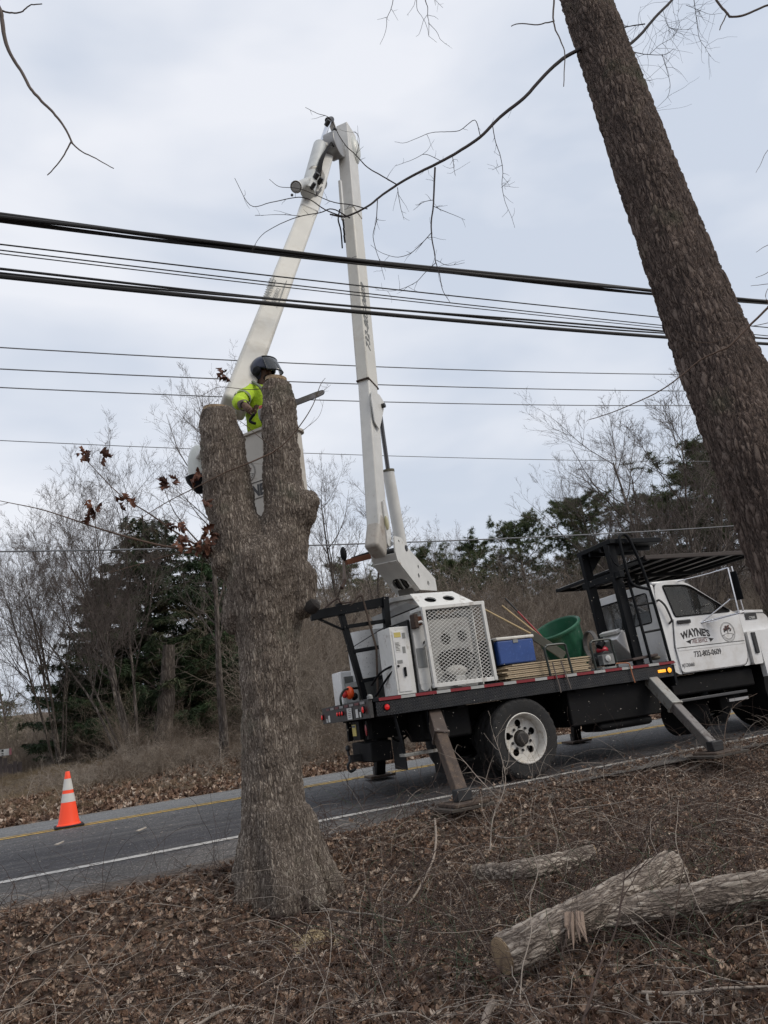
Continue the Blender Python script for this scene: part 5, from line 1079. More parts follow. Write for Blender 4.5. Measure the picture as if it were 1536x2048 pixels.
# hands in gloves closed round the saw handles
def hand(wr, ctr, grip, name):
    wr, ctr, grip = map(np.array, (wr, ctr, grip)); ax_ = grip/np.linalg.norm(grip); d = ctr-wr; d /= np.linalg.norm(d)
    u = d-ax_*d.dot(ax_); u /= np.linalg.norm(u); v = np.cross(ax_, u)
    pts = [P4(wr-d*.03, .042), P4(wr+d*.02, .040), P4(ctr-u*.03, .038)]; ed = [(0, 1), (1, 2)]; o = skin(name, pts, ed, GLOVE, man, 0)
    for i in range(4):
        a0 = ctr-u*.03+ax_*(-.036+.024*i); Lf = (.9, 1., .97, .8)[i]
        ps = [P4(a0-v*.012, .013), P4(a0+(-v*.034+u*.022)*Lf, .0115), P4(a0+(-v*.030+u*.058)*Lf, .0105), P4(a0+(v*.008+u*.064)*Lf, .009)]
        skin('finger', ps, [(0, 1), (1, 2), (2, 3)], GLOVE, o, 0)
    a0 = ctr-u*.035-ax_*.045; skin('thumb', [P4(a0, .014), P4(a0+v*.03-ax_*.012+u*.015, .0125), P4(a0+v*.036+u*.045, .010)], [(0, 1), (1, 2)], GLOVE, o, 0)
    return o
rr1 = wrR+(hR-wrR)*.2; hand(wrR, hR, -FW*.5+ez*.6, 'hand'); hand(wrL, hL, LFT, 'hand')
b = MB(); t_ = (wrR-elR)/np.linalg.norm(wrR-elR); b.lathe([(.052, -.05), (.060, 0), (.050, .03)], wrR-t_*.02, t_, 16); b.build('cuff', mat('brown_cuff', (.10, .075, .06), .9), man)
# chainsaw behind the right stem
s0_, s1_ = H(560, 818, 6.88), H(622, 794, 6.78); sax = (s1_-s0_)/np.linalg.norm(s1_-s0_); sup = ez-sax*sax[2]; sup /= np.linalg.norm(sup); snn = np.cross(sax, sup)
saw = thing('chainsaw', 'chainsaw held against the right stem, its guide bar sticking out past the bark', 'chainsaw', s0_)
b = MB(); b.plate([rpoly([(-.05, -.025), (.40, -.025), (.46, -.02), (.472, 0), (.46, .02), (.40, .025), (-.05, .025)], .02)], s0_+sax*.0, sax, sup, .006); b.build('guide_bar', mat('bar_grey', (.20, .185, .18), .35, .6, dirt=(.10, .09, .05), ds=9), saw)
b = MB(); Pc = [s0_+sax*a+sup*c+snn*.003 for a, c in rpoly([(-.05, -.028), (.40, -.028), (.463, -.022), (.477, 0), (.463, .022), (.40, .028), (-.05, .028)], .02)]; Pc.append(Pc[0]); b.tube(Pc, .0035, 5, cap=False); b.build('saw_chain', DARKM, saw)
b = MB(); b.beam(s0_-sax*.22, s0_-sax*.02, .11, .13, sup); b.build('saw_body', mat('saw_grey', (.18, .18, .18), .5), saw, .03, seg=3)
b = MB(); b.beam(s0_-sax*.20+sup*.07, s0_-sax*.05+sup*.06, .09, .05, sup); b.build('saw_cover', mat('saw_orange_red', (.45, .05, .03), .4), saw, .015)
b = MB(); b.tube(crv([s0_-sax*.10-snn*.07+sup*(-.02), s0_-sax*.09-snn*.07+sup*.10, s0_-sax*.09+sup*.125, s0_-sax*.09+snn*.06+sup*.09], 5), .012, 8); b.build('front_handle', BLACK, saw)
b = MB(); b.tube(crv([s0_-sax*.27+sup*.05, s0_-sax*.30+sup*.03, s0_-sax*.33+sup*0, s0_-sax*.31-sup*.03, s0_-sax*.28-sup*.05], 5), .014, 8); b.build('rear_handle', BLACK, saw)
# ================================================================== THINGS ON THE TRUCK BED
DZ = 1.187
# plywood sheets laid flat along the near edge
n_b = 8
for i in range(n_b):
    z = DZ+.03+.0255*i; x0 = 5.62+rng.uniform(-.05, .08)+.02*i*(i % 2); x1 = 6.98+rng.uniform(-.08, .08)
    b = MB(); b.beam((x0, 8.95, z+.002*(i % 2)), (x1, 8.95+rng.uniform(-.01, .01), z+rng.uniform(0, .004)), .62+rng.uniform(-.02, .02), .019)
    pos = 'topmost sheet of' if i == n_b-1 else 'bottom sheet of' if i == 0 else '%s sheet from the bottom of' % ['', 'second', 'third', 'fourth', 'fifth', 'sixth', 'seventh'][i]
    tag(b.build('plywood_sheet', WOODP, None, .003), '%s the flat pale plywood stack at the truck bed edge' % pos, 'board', 'plywood sheets stacked on the truck bed')
MB_c = thing('cooler', 'blue ice chest with cream lid standing on the bed behind the plywood stack', 'cooler', (6.0, 9.1, 1.40))
cl = on(1003, 1328, 1, 8.9); 
MB().mm(5.70, 6.28, 8.84, 9.22, 1.43, 1.745).build('body', BLUE, MB_c, .02, seg=3); MB().mm(5.685, 6.295, 8.825, 9.235, 1.748, 1.79).build('lid', CREAM, MB_c, .014, seg=3)
b = MB(); b.tube([(5.692, 8.93, 1.72), (5.655, 8.93, 1.72), (5.655, 8.93, 1.60), (5.655, 9.1, 1.60), (5.655, 9.1, 1.72), (5.692, 9.1, 1.72)], .011, 6); b.build('handle', CREAM, MB_c)
MB().mm(5.95, 6.03, 8.832, 8.842, 1.70, 1.745).build('latch', GREYP, MB_c, .003)
MB().mm(5.55, 5.68, 8.9, 9.5, DZ, 1.78).build('bed_bulkhead', BLACK, truck, .005)
tag(MB().mm(5.70, 6.4, 8.96, 9.7, DZ+.26, 1.425).build('crate', mat('dark_crate', (.02, .02, .02), .8), None, .01), 'dark crate under the blue ice chest on the truck bed', 'crate')
# green bin, tilted
bn_ = thing('waste_bin', 'large ribbed green plastic bin leaning back on the truck bed', 'bin', (6.95, 9.35, 1.40))
axb = np.array([-.46, -.16, 1.]); axb /= np.linalg.norm(axb); cb = on(1113, 1257, 1, 9.42)-axb*.62
def ribs(i, j, r, h): return r+(.010 if (j % 6) < 2 and 1 <= i <= 3 else 0), h
b = MB(); b.lathe([(.24, 0), (.262, .05), (.30, .35), (.325, .56), (.335, .58), (.355, .59), (.36, .62), (.345, .64), (.33, .63), (.315, .55), (.24, .03), (.001, .03)], cb, axb, 72, fn=ribs); b.build('body', GREENB, bn_)
b = MB(); b.lathe([(.352, .60), (.372, .61), (.372, .635), (.350, .650), (.336, .64)], cb, axb, 48); b.build('rim', GREENB, bn_)
# long handles leaning out of the bin
for (a, c_, m_, lab, r_) in (((1160, 1297), (1010, 1196), REDP, 'thin red pole leaning out of the green bin', .013), ((1080, 1272), (1004, 1211), WOODH, 'pale wooden tool handle leaning between the red pole and the long handle', .012), ((1076, 1275), (966, 1217), WOODH, 'longest wooden tool handle reaching down left from the bin to the guard cage', .013)):
    pa_, pb_ = on(a[0] if a[0] < 1100 else 1084, a[1] if a[0] < 1100 else 1274, 1, 9.25), on(c_[0], c_[1], 1, 9.55)
    t = thing('tool_handle', lab, 'handle', pa_); b = MB(); b.tube([pa_, pa_*.35+pb_*.65], r_, 10); b.build('shaft', m_, t); b = MB(); b.tube([pa_*.35+pb_*.65, pb_], r_*.95, 10); b.build('tip', DARKM if m_ is REDP else m_, t)
p = on(1048, 1262, 1, 9.3); q = on(1070, 1280, 1, 9.3)
tag(MB().beam(on(1062, 1268, 1, 8.95), on(1128, 1312, 1, 8.95), .12, .035, (0, 1, .3)).build('leaning_plank', mat('grey_green_board', (.085, .085, .070), .8, bump=.2), None, .006), 'grey-green plank leaning down across the front of the green bin', 'plank')
# stake hoops
def hoop(x0, x1, y, z0, z1, label, m=mat('dark_green_tube', (.015, .022, .018), .4)):
    b = MB(); b.tube(crv([(x0, y, z0), (x0-.02, y, z1-.07), (x0+.01, y, z1-.015), (x0+.05, y, z1), (x1-.06, y, z1), (x1-.01, y, z1-.02), (x1+.0, y, z1-.08), (x1+.03, y, z0)], 6), .016, 8)
    return b.build('stake_hoop', m, truck)
h1, h2 = on(1100, 1345, 1, 8.56), on(1140, 1338, 1, 8.56); hoop(h1[0], h2[0], 8.56, 1.2, 1.60, '')
h1, h2 = on(1190, 1326, 1, 8.60), on(1230, 1322, 1, 8.60); hoop(h1[0], h2[0], 8.60, 1.2, 1.60, '')
# ratchet straps hanging over the edge
for (pp, nme, lab) in (([(1105, 1325), (1112, 1350), (1117, 1365), (1122, 1385)], 'strap', 'frayed grey strap hanging over the bed edge, left of two beside the plywood'), ([(1122, 1322), (1130, 1345), (1136, 1360), (1142, 1378)], 'strap', 'frayed grey strap hanging over the bed edge, right of two beside the plywood')):
    Q = [on(x, y, 1, 8.47-.004*i) for i, (x, y) in enumerate(pp)]; b = MB(); b.tube(crv(Q, 4), .009, 5); tag(b.build(nme, mat('strap_grey', (.16, .13, .115), .9), None), lab, 'strap')
b = MB(); b.tube(crv([on(x, y, 1, 8.47) for x, y in ((1232, 1327), (1255, 1326), (1260, 1332), (1265, 1350), (1270, 1365))], 4), .008, 6)
tag(b.build('short_cord', mat('orange_cord', (.40, .16, .08), .8), None), 'short orange and white cord hanging over the front of the bed edge', 'cord')
# red engine unit
en = thing('engine_unit', 'small red and black petrol engine unit standing behind a tubular hoop near the cab', 'engine', (7.45, 8.85, DZ))
x_, z_ = on(1205, 1305, 1, 8.8)[[0, 2]]
MB().mm(x_-.12, x_+.14, 8.72, 8.98, DZ, DZ+.05).build('base', GREYP, en, .01)
b = MB(); b.tube([(x_, 8.72, DZ+.17), (x_, 8.95, DZ+.17)], .10, 18); b.build('engine_block', DARKM, en, .01)
b = MB(); b.ell((x_+.03, 8.84, DZ+.29), (.09, .09, .055), 18, 10); b.build('fuel_tank', mat('engine_red', (.35, .015, .03), .3), en)
b = MB(); b.tube([(x_-.06, 8.78, DZ+.33), (x_+.02, 8.78, DZ+.40)], .05, 12); b.build('air_filter', BLACK, en, .006)
for i in range(6): MB().mm(x_-.10, x_+.10, 8.70+.018*i, 8.706+.018*i, DZ+.08, DZ+.22).build('cooling_fin', GREYP, en)
b = MB(); b.lathe([(.04, 0), (.045, .02), (.02, .03), (.001, .032)], (x_-.02, 8.70, DZ+.16), (0, -1, 0), 16); b.build('starter_cap', STICK, en)
# hose coil between bin and engine
b = MB(); cc = on(1180, 1290, 1, 9.0)
for k_ in range(4):
    P_ = [cc+np.array([.015*k_+.05*math.cos(a)*.4, .16*math.cos(a), .19*math.sin(a)]) for a in np.linspace(0, 2*PI, 25)]; b.tube(P_, .014, 6, cap=False)
b_o = b.build('hose_coil', mat('dusty_hose', (.12, .115, .11), .7), None); tag(b_o, 'grey hose coil standing between the green bin and the engine unit', 'hose')
# white chute box
ch_ = thing('chute_box', 'white sheet-metal chute box sloping down beside the red engine unit', 'box', on(1240, 1300, 1, 9.0))
p0, p1 = on(1222, 1272, 1, 9.05), on(1262, 1314, 1, 9.05); MB().beam(p0, p1, .36, .20, (.3, 0, 1)).build('body', CABW, ch_, .012); MB().beam(p0+(-.05, 0, .03), p0+(.03, 0, .06), .38, .05).build('hinge_flap', WHITE, ch_, .006)
for i in range(4): 
    q = p0+(p1-p0)*(.12+.25*i)+np.array([.07, -.17, .07]); b = MB(); b.ell(q, (.010, .010, .010), 8, 5); b.build('screw', DARKM, ch_)
tag(MB().beam(on(1250, 1322, 1, 8.8), on(1300, 1312, 1, 8.8), .35, .04).build('brown_tarp', mat('brown_cloth', (.07, .05, .045), .9, bump=.6, bs=20), None, .015, seg=3), 'crumpled brown cloth lying on the bed between chute box and cab', 'cloth')
b = MB(); b.ell(on(1310, 1316, 1, 8.75), (.09, .07, .03), 14, 8); tag(b.build('coiled_rope', mat('rope_tan', (.20, .17, .13), .9, bump=.8, bs=120), None), 'small tan rope bundle on the bed edge next to the cab', 'rope')
# tail of the bed: white case, grey bin, orange tool
wc = thing('white_case', 'white case with green lettering at the tail of the truck bed', 'case', (4.3, 10.3, DZ))
qa = on(675, 1345, 1, 10.6); qb = on(712, 1335, 1, 10.6); qd = on(678, 1405, 1, 10.6)
MB().mm(qa[0], qa[0]+.36, 10.5, 10.85, DZ, qa[2]+.0).build('body', CABW, wc, .01)
tcx = qa[0]+.02
for i in range(9):
    h_ = rng.uniform(.03, .09); MB().mm(tcx+.03*i, tcx+.03*i+.018, 10.495, 10.4995, qa[2]-.30-h_*.5, qa[2]-.30+h_*.5).build('green_print', mat('green_print', (.02, .15, .08), .5), wc, smooth=False)
gb = thing('grey_crate', 'open grey plastic crate standing behind the ladder frame at the truck tail', 'crate', (4.3, 9.9, DZ))
qa = on(714, 1362, 1, 9.75); qb = on(770, 1352, 1, 9.75); z1_ = qa[2]
MB().mm(qa[0], qb[0]-.02, 9.75, 9.78, DZ, z1_).build('side', mat('steel_crate', (.17, .175, .17), .5, .4), gb, .004); MB().mm(qa[0], qa[0]+.03, 9.78, 10.2, DZ, z1_).build('side', mat('steel_crate', (.17, .175, .17), .5), gb, .004)
MB().mm(qb[0]-.05, qb[0]-.02, 9.78, 10.2, DZ, z1_).build('side', mat('steel_crate', (.17, .175, .17), .5), gb, .004); MB().mm(qa[0]-.01, qb[0]-.01, 9.735, 9.765, z1_, z1_+.03).build('rim', CREAM, gb, .004)
MB().mm(qa[0], qb[0], 10.2, 10.23, DZ, z1_+.1).build('side', mat('steel_crate', (.17, .175, .17), .5), gb, .004)
ot = thing('orange_power_tool', 'orange and black power tool lying at the tail of the truck bed', 'power tool', on(698, 1392, 1, 9.5))
oc = on(699, 1386, 1, 9.6); b = MB(); b.ell(oc, (.06, .07, .085), 16, 10); b.build('housing', ORANGE, ot); b = MB(); b.ell(oc+(-.07, 0, -.01), (.035, .05, .05), 12, 8); b.build('recoil_cover', mat('tool_red', (.5, .02, .02), .4), ot)
b = MB(); b.ell(oc+(.06, .0, -.05), (.05, .05, .05), 12, 8); b.build('clutch', BLACK, ot)
b = MB(); b.tube(crv([on(683, 1412, 1, 9.4), on(681, 1395, 1, 9.4), on(688, 1381, 1, 9.5), on(700, 1377, 1, 9.6), on(716, 1376, 1, 9.7)], 6), .016, 8); b.build('hose_loop', mat('dark_green_tube', (.015, .022, .018), .4), truck)
# red-brown outrigger beam sticking out behind the boom foot, with hanging sling
ar = thing('jib_arm', 'rusty jib arm behind the boom foot with a grey sling hanging from it', 'jib', BP(720, 1115, -.3))
MB().beam(BP(692, 1125, -.45), BP(742, 1112, -.25), .07, .07).build('arm', mat('rust_orange', (.22, .085, .045), .85), ar, .006); MB().beam(BP(703, 1117, -.45), BP(740, 1105, -.25), .05, .03).build('cover', DARKM, ar, .004)
b = MB(); b.ell(BP(687, 1108, -.45), (.045, .045, .10), 12, 8); b.build('pulley', BLACK, ar, .0); b = MB(); b.tube(crv([BP(686, 1118, -.46), BP(688, 1140, -.46), BP(690, 1160, -.46)], 4), [.012+.018*i/8 for i in range(9)], 6); b.build('sling', mat('strap_grey', (.16, .13, .115), .9), ar)
b = MB(); b.tube(crv([BP(690, 1158, -.46), BP(687, 1168, -.46), BP(683, 1176, -.46)], 4), .026, 6); b.build('hook', mat('rust_dark', (.045, .026, .018), .8), ar)
b = MB(); b.tube([BP(688, 1120, -.45), BP(700, 1158, -.45)], .006, 5); b.build('sling_tail', mat('strap_grey', (.16, .13, .115), .9), ar)
# ================================================================== CONE
cp = on(138, 1655, 2, .105); kc = thing('traffic_cone', 'orange traffic cone with two white bands on the yellow road line', 'cone', (cp[0], cp[1], .11))
cz = .112;
MB().mm(cp[0]-.185, cp[0]+.185, cp[1]-.185, cp[1]+.185, cz, cz+.03).build('base', RUBBER, kc, .012)
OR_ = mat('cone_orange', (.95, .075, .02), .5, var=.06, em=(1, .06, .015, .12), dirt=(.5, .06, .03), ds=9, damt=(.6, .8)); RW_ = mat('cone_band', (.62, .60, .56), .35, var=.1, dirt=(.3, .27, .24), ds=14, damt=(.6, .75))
def cr_(h): return .138+(.028-.138)*h/.68
def cone(a, c, m, n_, e=0.): b = MB(); b.lathe([(cr_(a)+e, cz+.03+a), (cr_(c)+e, cz+.03+c)], (cp[0], cp[1], 0), ez, 40); return b.build(n_, m, kc)
b = MB(); b.lathe([(.155, cz+.03), (.150, cz+.045), (cr_(0), cz+.05)]+[(cr_(.68*i/8), cz+.03+.68*i/8) for i in range(1, 9)]+[(.024, cz+.715), (.018, cz+.71), (.018, cz+.5)], (cp[0], cp[1], 0), ez, 40); b.build('body', OR_, kc)
cone(.29, .40, RW_, 'reflective_band', .0025); cone(.445, .59, RW_, 'reflective_band', .0025)
# ================================================================== CABLES
def cable(name, y, knots, r, label, cat='cable', m=CABLE, x0=-25, x1=60, n=80, cd=0.):
    P = [on(x, yy, 1, y) for x, yy in knots]; X = np.array([p[0] for p in P]); Z = np.array([p[2] for p in P])
    co = np.polyfit(X, Z, min(2, len(X)-1))
    if len(co) == 3 and co[0] < .0006: co = np.append([.0012], np.polyfit(X, Z-.0012*X**2, 1))
    xs_ = np.linspace(x0, x1, n)
    b = MB(); b.tube(np.stack([xs_, np.full(n, y), np.polyval(co, xs_)], 1), r, 8); return tag(b.build(name, m, None), label, cat), co
def bundle(y, knots, offs, r, label):
    P = [on(x, yy, 1, y) for x, yy in knots]; X = np.array([p[0] for p in P]); Z = np.array([p[2] for p in P]); co = np.append([.0022], np.polyfit(X, Z-.0022*X**2, 1))
    t = thing('cable_bundle', label, 'cable', (5, y, np.polyval(co, 5))); xs_ = np.linspace(-25, 60, 200)
    for k_, (oy, oz, rr_) in enumerate(offs):
        tw2 = .012*np.sin(xs_*.9+k_*2.1); b = MB(); b.tube(np.stack([xs_, y+oy+tw2, np.polyval(co, xs_)+oz+.012*np.cos(xs_*.9+k_*2.1)], 1), rr_, 8); b.build('strand', CABLE, t)
bundle(7.2, [(0, 435), (690, 519), (1300, 580), (1536, 605)], [(0, .016, .024), (.02, -.016, .018), (-.02, -.008, .02), (0, -.034, .010)], 1, 'thickest black cable bundle, uppermost of the near overhead lines')
bundle(7.2, [(0, 541), (740, 613), (1330, 661), (1536, 677)], [(0, 0, .013), (.015, -.012, .011)], 1, 'thin twisted black cable just above the lowest near overhead line')
cable('cable', 7.2, [(0, 552), (740, 628), (1330, 672), (1536, 689)], .024, 'thick single black cable, lowest of the near overhead lines')
cable('cable', 7.5, [(0, 491), (740, 570), (1310, 635)], .008, 'thin black wire right below the thickest overhead cable bundle')
cable('cable', 7.5, [(0, 502), (740, 585), (1325, 652)], .007, 'thin black wire, upper one of a close pair in the near overhead lines')
cable('cable', 7.5, [(0, 509), (740, 591), (1325, 657)], .006, 'thin black wire, lower one of a close pair in the near overhead lines')
cable('power_line', 16.5, [(0, 695), (600, 727), (1400, 749)], .014, 'top one of the three parallel grey wires on the far roadside', m=WIRE, x1=140)
cable('power_line', 16.5, [(0, 738), (600, 764), (1370, 782)], .014, 'middle one of the three parallel grey wires on the far roadside', m=WIRE, x1=140)
cable('power_line', 16.5, [(0, 775), (600, 799), (1370, 811)], .013, 'bottom one of the three parallel grey wires on the far roadside', m=WIRE, x1=140)
cable('power_line', 17, [(0, 881), (600, 906), (1190, 921)], .009, 'faint thin wire below the three parallel far wires', m=WIRE, x1=140)
cable('power_line', 17, [(0, 1108), (760, 1080), (1480, 1053)], .017, 'low dark wire passing behind the boom foot and in front of the pines', m=WIRE, x1=140)
# ================================================================== LOGS
def log(name, label, P, r, seed, endcut=(True, True)):
    P = crv(P, 14); g = np.random.default_rng(seed); n_ = 90; k = len(P); R_ = np.interp(np.linspace(0, 1, k), np.linspace(0, 1, len(r)), r)
    base = P[0].copy(); t = thing(name, label, 'log', base); ax_ = (P[-1]-P[0])/np.linalg.norm(P[-1]-P[0]); qz = Vector(ax_).to_track_quat('Z', 'Y'); Mq = np.array(qz.to_matrix())
    k2 = max(60, int(np.linalg.norm(P[-1]-P[0])/.010)); fi = np.linspace(0, k-1, k2); PP = np.stack([np.interp(fi, np.arange(k), P[:, i]) for i in range(3)], 1); RR = np.interp(fi, np.arange(k), R_)
    loc = (PP-base) @ Mq; a = 2*PI*np.arange(n_)/n_
    rr = RR[:, None]*(1+.10*(vnoise(np.cos(a)[None]*2+loc[:, 2:3]*1.5, np.sin(a)[None]*2+loc[:, 2:3]*.5, 1.2, seed)-.5))
    V = np.stack([loc[:, 0:1]+rr*np.cos(a), loc[:, 1:2]+rr*np.sin(a), np.repeat(loc[:, 2:3], n_, 1)], -1).reshape(-1, 3)
    i = np.arange(k2-1)[:, None]*n_; j = np.arange(n_)[None]; j2 = (j+1) % n_
    o = np_mesh('bark', V, np.stack([i+j, i+j2, i+n_+j2, i+n_+j], -1).reshape(-1, 4), BARK_LOG, t, cen=(0, 0, 0)); o.location = (0, 0, 0); o.rotation_mode = 'QUATERNION'; o.rotation_quaternion = qz
    for e, s_ in ((0, -1), (-1, 1)):
        b = MB(); b.lathe([(RR[e]*.99, -.004), (RR[e]*.93, .006), (RR[e]*.5, .012), (.001, .008)], PP[e], ax_*s_, 26); b.build('sawn_end', CUTW, t)
    return t, P
g0 = lambda px, py, z0=-.4: on(px, py, 2, z0)
l1a = on(1004, 1912, 2, -.28); l1b = on(1348, 1737, 2, -.12)
L1, L1P = log('log', 'thick grey log with its sawn end facing left, rear one of the two', [l1a, l1a*.5+l1b*.5, l1b], [.095, .094, .100, .104], 3)
l2a = on(1140, 1848, 2, -.26); l2b = on(1560, 1775, 2, -.20)
L2, L2P = log('log', 'long grey log running out of the picture, front one of the two', [l2a, l2a*.45+l2b*.55+(0, 0, .02), l2b+(l2b-l2a)*.3], [.055, .072, .086, .098], 4)
b = MB(); sp_ = on(1150, 1850, 2, -.20)
for i in range(9): 
    q = sp_+np.array([rng.normal(0, .02), rng.normal(0, .02), 0]); b.tube([q+(.03, .03, .05), q, q+(rng.normal(-.02, .02), rng.normal(-.03, .01), -.05-.06*rng.random())], [.004+.012*rng.random(), .014, .002], 5)
b.build('splintered_end', mat('splinter_wood', (.30, .22, .17), .9, bump=.3), L2)
log('log', 'short rotten broken log lying flat in the brambles behind the thick log', [on(945, 1745, 2, -.24), on(1060, 1738, 2, -.22), on(1190, 1705, 2, -.2)], [.05, .07, .055], 5)
# pale sticks near the camera
for (pts_, r0, r1, lab) in (([(965, 2060), (975, 2025), (985, 2005)], .018, .016, 'short pale broken stick at the bottom edge of the picture'), ([(870, 1638), (872, 1680), (866, 1720), (850, 1755), (830, 1790), (810, 1815), (795, 1828)], .010, .006, 'long pale bare twig leaning from the road edge towards the stump')):
    k = len(pts_); zz = np.linspace(-.34, -.40, k) if k < 5 else np.linspace(.02, -.35, k); Q = crv([on(x, y, 2, z) for (x, y), z in zip(pts_, zz)], 6)
    b = MB(); b.tube(Q, np.linspace(r0, r1, len(Q)), 8); tag(b.build('stick', mat('pale_stick', (.26, .21, .17), .85, var=.3, vs=30, bump=.3), None), lab, 'stick')
# fresh sawdust and chips at the stump foot
pv_ = []; fv = []
sc_ = on(628, 1888, 2, -.42)
for i in range(4200):
    a = rng.uniform(0, 2*PI); r_ = abs(rng.normal(0, .13)); x = sc_[0]+r_*math.cos(a)*1.1; y = sc_[1]+r_*math.sin(a)*.7; z = gz(x, y)+.05*math.exp(-(r_/.14)**2)*(.6+.8*vnoise(x, y, 14, 2))+rng.uniform(0, .012)
    s_ = rng.uniform(.003, .009); q = rng.normal(0, s_, (3, 3)); k = len(pv_); pv_ += [(x+v[0], y+v[1], z+v[2]) for v in q]; fv.append((k, k+1, k+2))
o = np_mesh('sawdust', pv_, fv, mat('fresh_sawdust', (.58, .47, .30), .9, var=.35, vs=60), smooth=False); tag(o, 'heap of fresh yellow sawdust at the foot of the topped oak', 'sawdust', kind='stuff')
# fine chips flying in front of the truck
pv_ = []; fv = []
for i in range(1100):
    p = H(rng.uniform(640, 1460), rng.uniform(1150, 1620), rng.uniform(7.2, 8.6)) if rng.random() < .9 else H(rng.uniform(640, 1400), rng.uniform(1000, 1300), 7.5)
    if p[2] < .05: continue
    s_ = rng.uniform(.0013, .0042); q = rng.normal(0, s_, (3, 3)); k = len(pv_); pv_ += [tuple(p+v) for v in q]; fv.append((k, k+1, k+2))
o = np_mesh('flying_wood_chips', pv_, fv, mat('chip_pale', (.62, .56, .48), .9), smooth=False); tag(o, 'fine pale wood chips drifting in the air beside the truck', 'wood chips', kind='stuff')
# ================================================================== FENCE AND SIGN FAR LEFT
fa, fb = on(-60, 1582, 1, 31.5), on(46, 1566, 1, 31.5); fy = 31.5
zf = gz(-.5, fy); x_r = on(44, 1545, 1, fy)[0]; fen = thing('board_fence', 'weathered grey-brown upright board fence at the left edge beyond the road', 'fence', (x_r, fy, zf))
ztop = on(20, 1512, 1, fy)[2]; x = x_r; k = 0
FB = mat('weathered_boards', (.115, .092, .088), .9, var=.3, stretch=(6, 6, .6), bump=.3)
me0 = None
while x > x_r-5.5:
    b = MB(); w = .135; b.mm(x-w, x, fy, fy+.02, zf-.1, ztop+.05*math.sin(k*1.7)-.25*(k < 3)); b.build('board', FB, fen, smooth=False); x -= w+.018; k += 1
for z_ in (zf+.4, ztop-.4): MB().mm(x_r-5.5, x_r, fy+.02, fy+.07, z_, z_+.09).build('rail', FB, fen)
sgn = thing('sign_board', 'white notice board with a pink edge above the board fence', 'sign', (x_r-.6, fy-.1, ztop))
s0, s1 = on(-40, 1502, 1, fy-.1), on(18, 1497, 1, fy-.1); s2 = on(18, 1510, 1, fy-.1)
MB().mm(s0[0], s1[0], fy-.12, fy-.09, s2[2], s1[2]).build('panel', STICK, sgn); MB().mm(s1[0]+.005, s1[0]+.08, fy-.12, fy-.09, s2[2], s1[2]).build('edge', mat('pink_edge', (.40, .15, .17), .6), sgn)
for i, zz_ in enumerate((.72, .42, .18)): [MB().mm(s1[0]-.9+.11*q_, s1[0]-.9+.11*q_+.07, fy-.123, fy-.121, s2[2]+(s1[2]-s2[2])*zz_-.03, s2[2]+(s1[2]-s2[2])*zz_+(.05 if i == 0 else .0)).build('print_mark', INK, sgn, smooth=False) for q_ in range(7)]
MB().mm(s1[0]-.9, s1[0]-.82, fy-.09, fy-.02, zf, s1[2]).build('post', FB, sgn)
# ================================================================== BACKGROUND VEGETATION
rnd = random.Random(5)
def rv(k): return Vector((rnd.gauss(0, k), rnd.gauss(0, k), rnd.gauss(0, k)))
def grow(p, d, L_, r, lev, sp, out):
    seg = sp['seg'][lev]; st = L_/seg; pts = [p.copy()]; rs = [r]; dirs = [d.copy()]
    for i in range(seg):
        d = (d+rv(sp['wan'][lev])+Vector((0, 0, sp['up'][lev]))).normalized(); p = p+d*st; pts.append(p.copy()); rs.append(max(r*(1-sp['tap']*(i+1)/seg), .0025)); dirs.append(d.copy())
    out[lev].append((np.array([v[:] for v in pts]), np.array(rs)))
    if lev >= sp['max']: return
    for _ in range(sp['n'][lev]):
        t = rnd.uniform(sp['t0'][lev], 1.) ; i = min(int(t*seg), seg-1); f = t*seg-i; q = pts[i].lerp(pts[i+1], f); dd = dirs[i+1]
        a = rnd.uniform(0, 2*PI); u, v = perp(np.array(dd[:])); ang = math.radians(rnd.gauss(sp['ang'][lev], 9))
        nd = dd*math.cos(ang)+(Vector(u)*math.cos(a)+Vector(v)*math.sin(a))*math.sin(ang)
        Lc = L_*sp['rat'][lev]*rnd.uniform(.65, 1.15)*(1-sp['sh'][lev]*(t-sp['t0'][lev]))
        grow(q, nd.normalized(), Lc, max(rs[i]*sp['rr'], .0035), lev+1, sp, out)
def make_tree(sp, stems):
    out = [[] for _ in range(6)]
    for (dx, dy, lean, az, L_, r) in stems:
        d = Vector((math.sin(lean)*math.cos(az), math.sin(lean)*math.sin(az), math.cos(lean))); grow(Vector((dx, dy, 0)), d, L_, r, 0, sp, out)
    return out
SP_OPEN = dict(seg=[9, 7, 6, 5, 4], wan=[.05, .09, .11, .13, .15], up=[.05, .08, .09, .09, .06], n=[9, 8, 6, 4], t0=[.22, .15, .12, .1], ang=[38, 38, 38, 36], rat=[.52, .52, .52, .55], sh=[.5, .45, .4, .3], rr=.55, tap=.8, max=4)
SP_TALL = dict(SP_OPEN, n=[13, 7, 5, 4], t0=[.35, .15, .12, .1], rat=[.36, .50, .55, .6], ang=[42, 40, 38, 36])
SP_FAN = dict(SP_OPEN, n=[11, 9, 6, 5], t0=[.18, .12, .1, .1], ang=[32, 30, 32, 34], up=[.04, .06, .07, .06, .05], rat=[.62, .52, .5, .5])
SP_SHRUB = dict(seg=[7, 6, 5], wan=[.16, .2, .25], up=[-.02, -.03, -.02], n=[7, 5], t0=[.15, .1], ang=[38, 42], rat=[.5, .5], sh=[.3, .3], rr=.6, tap=.75, max=2)
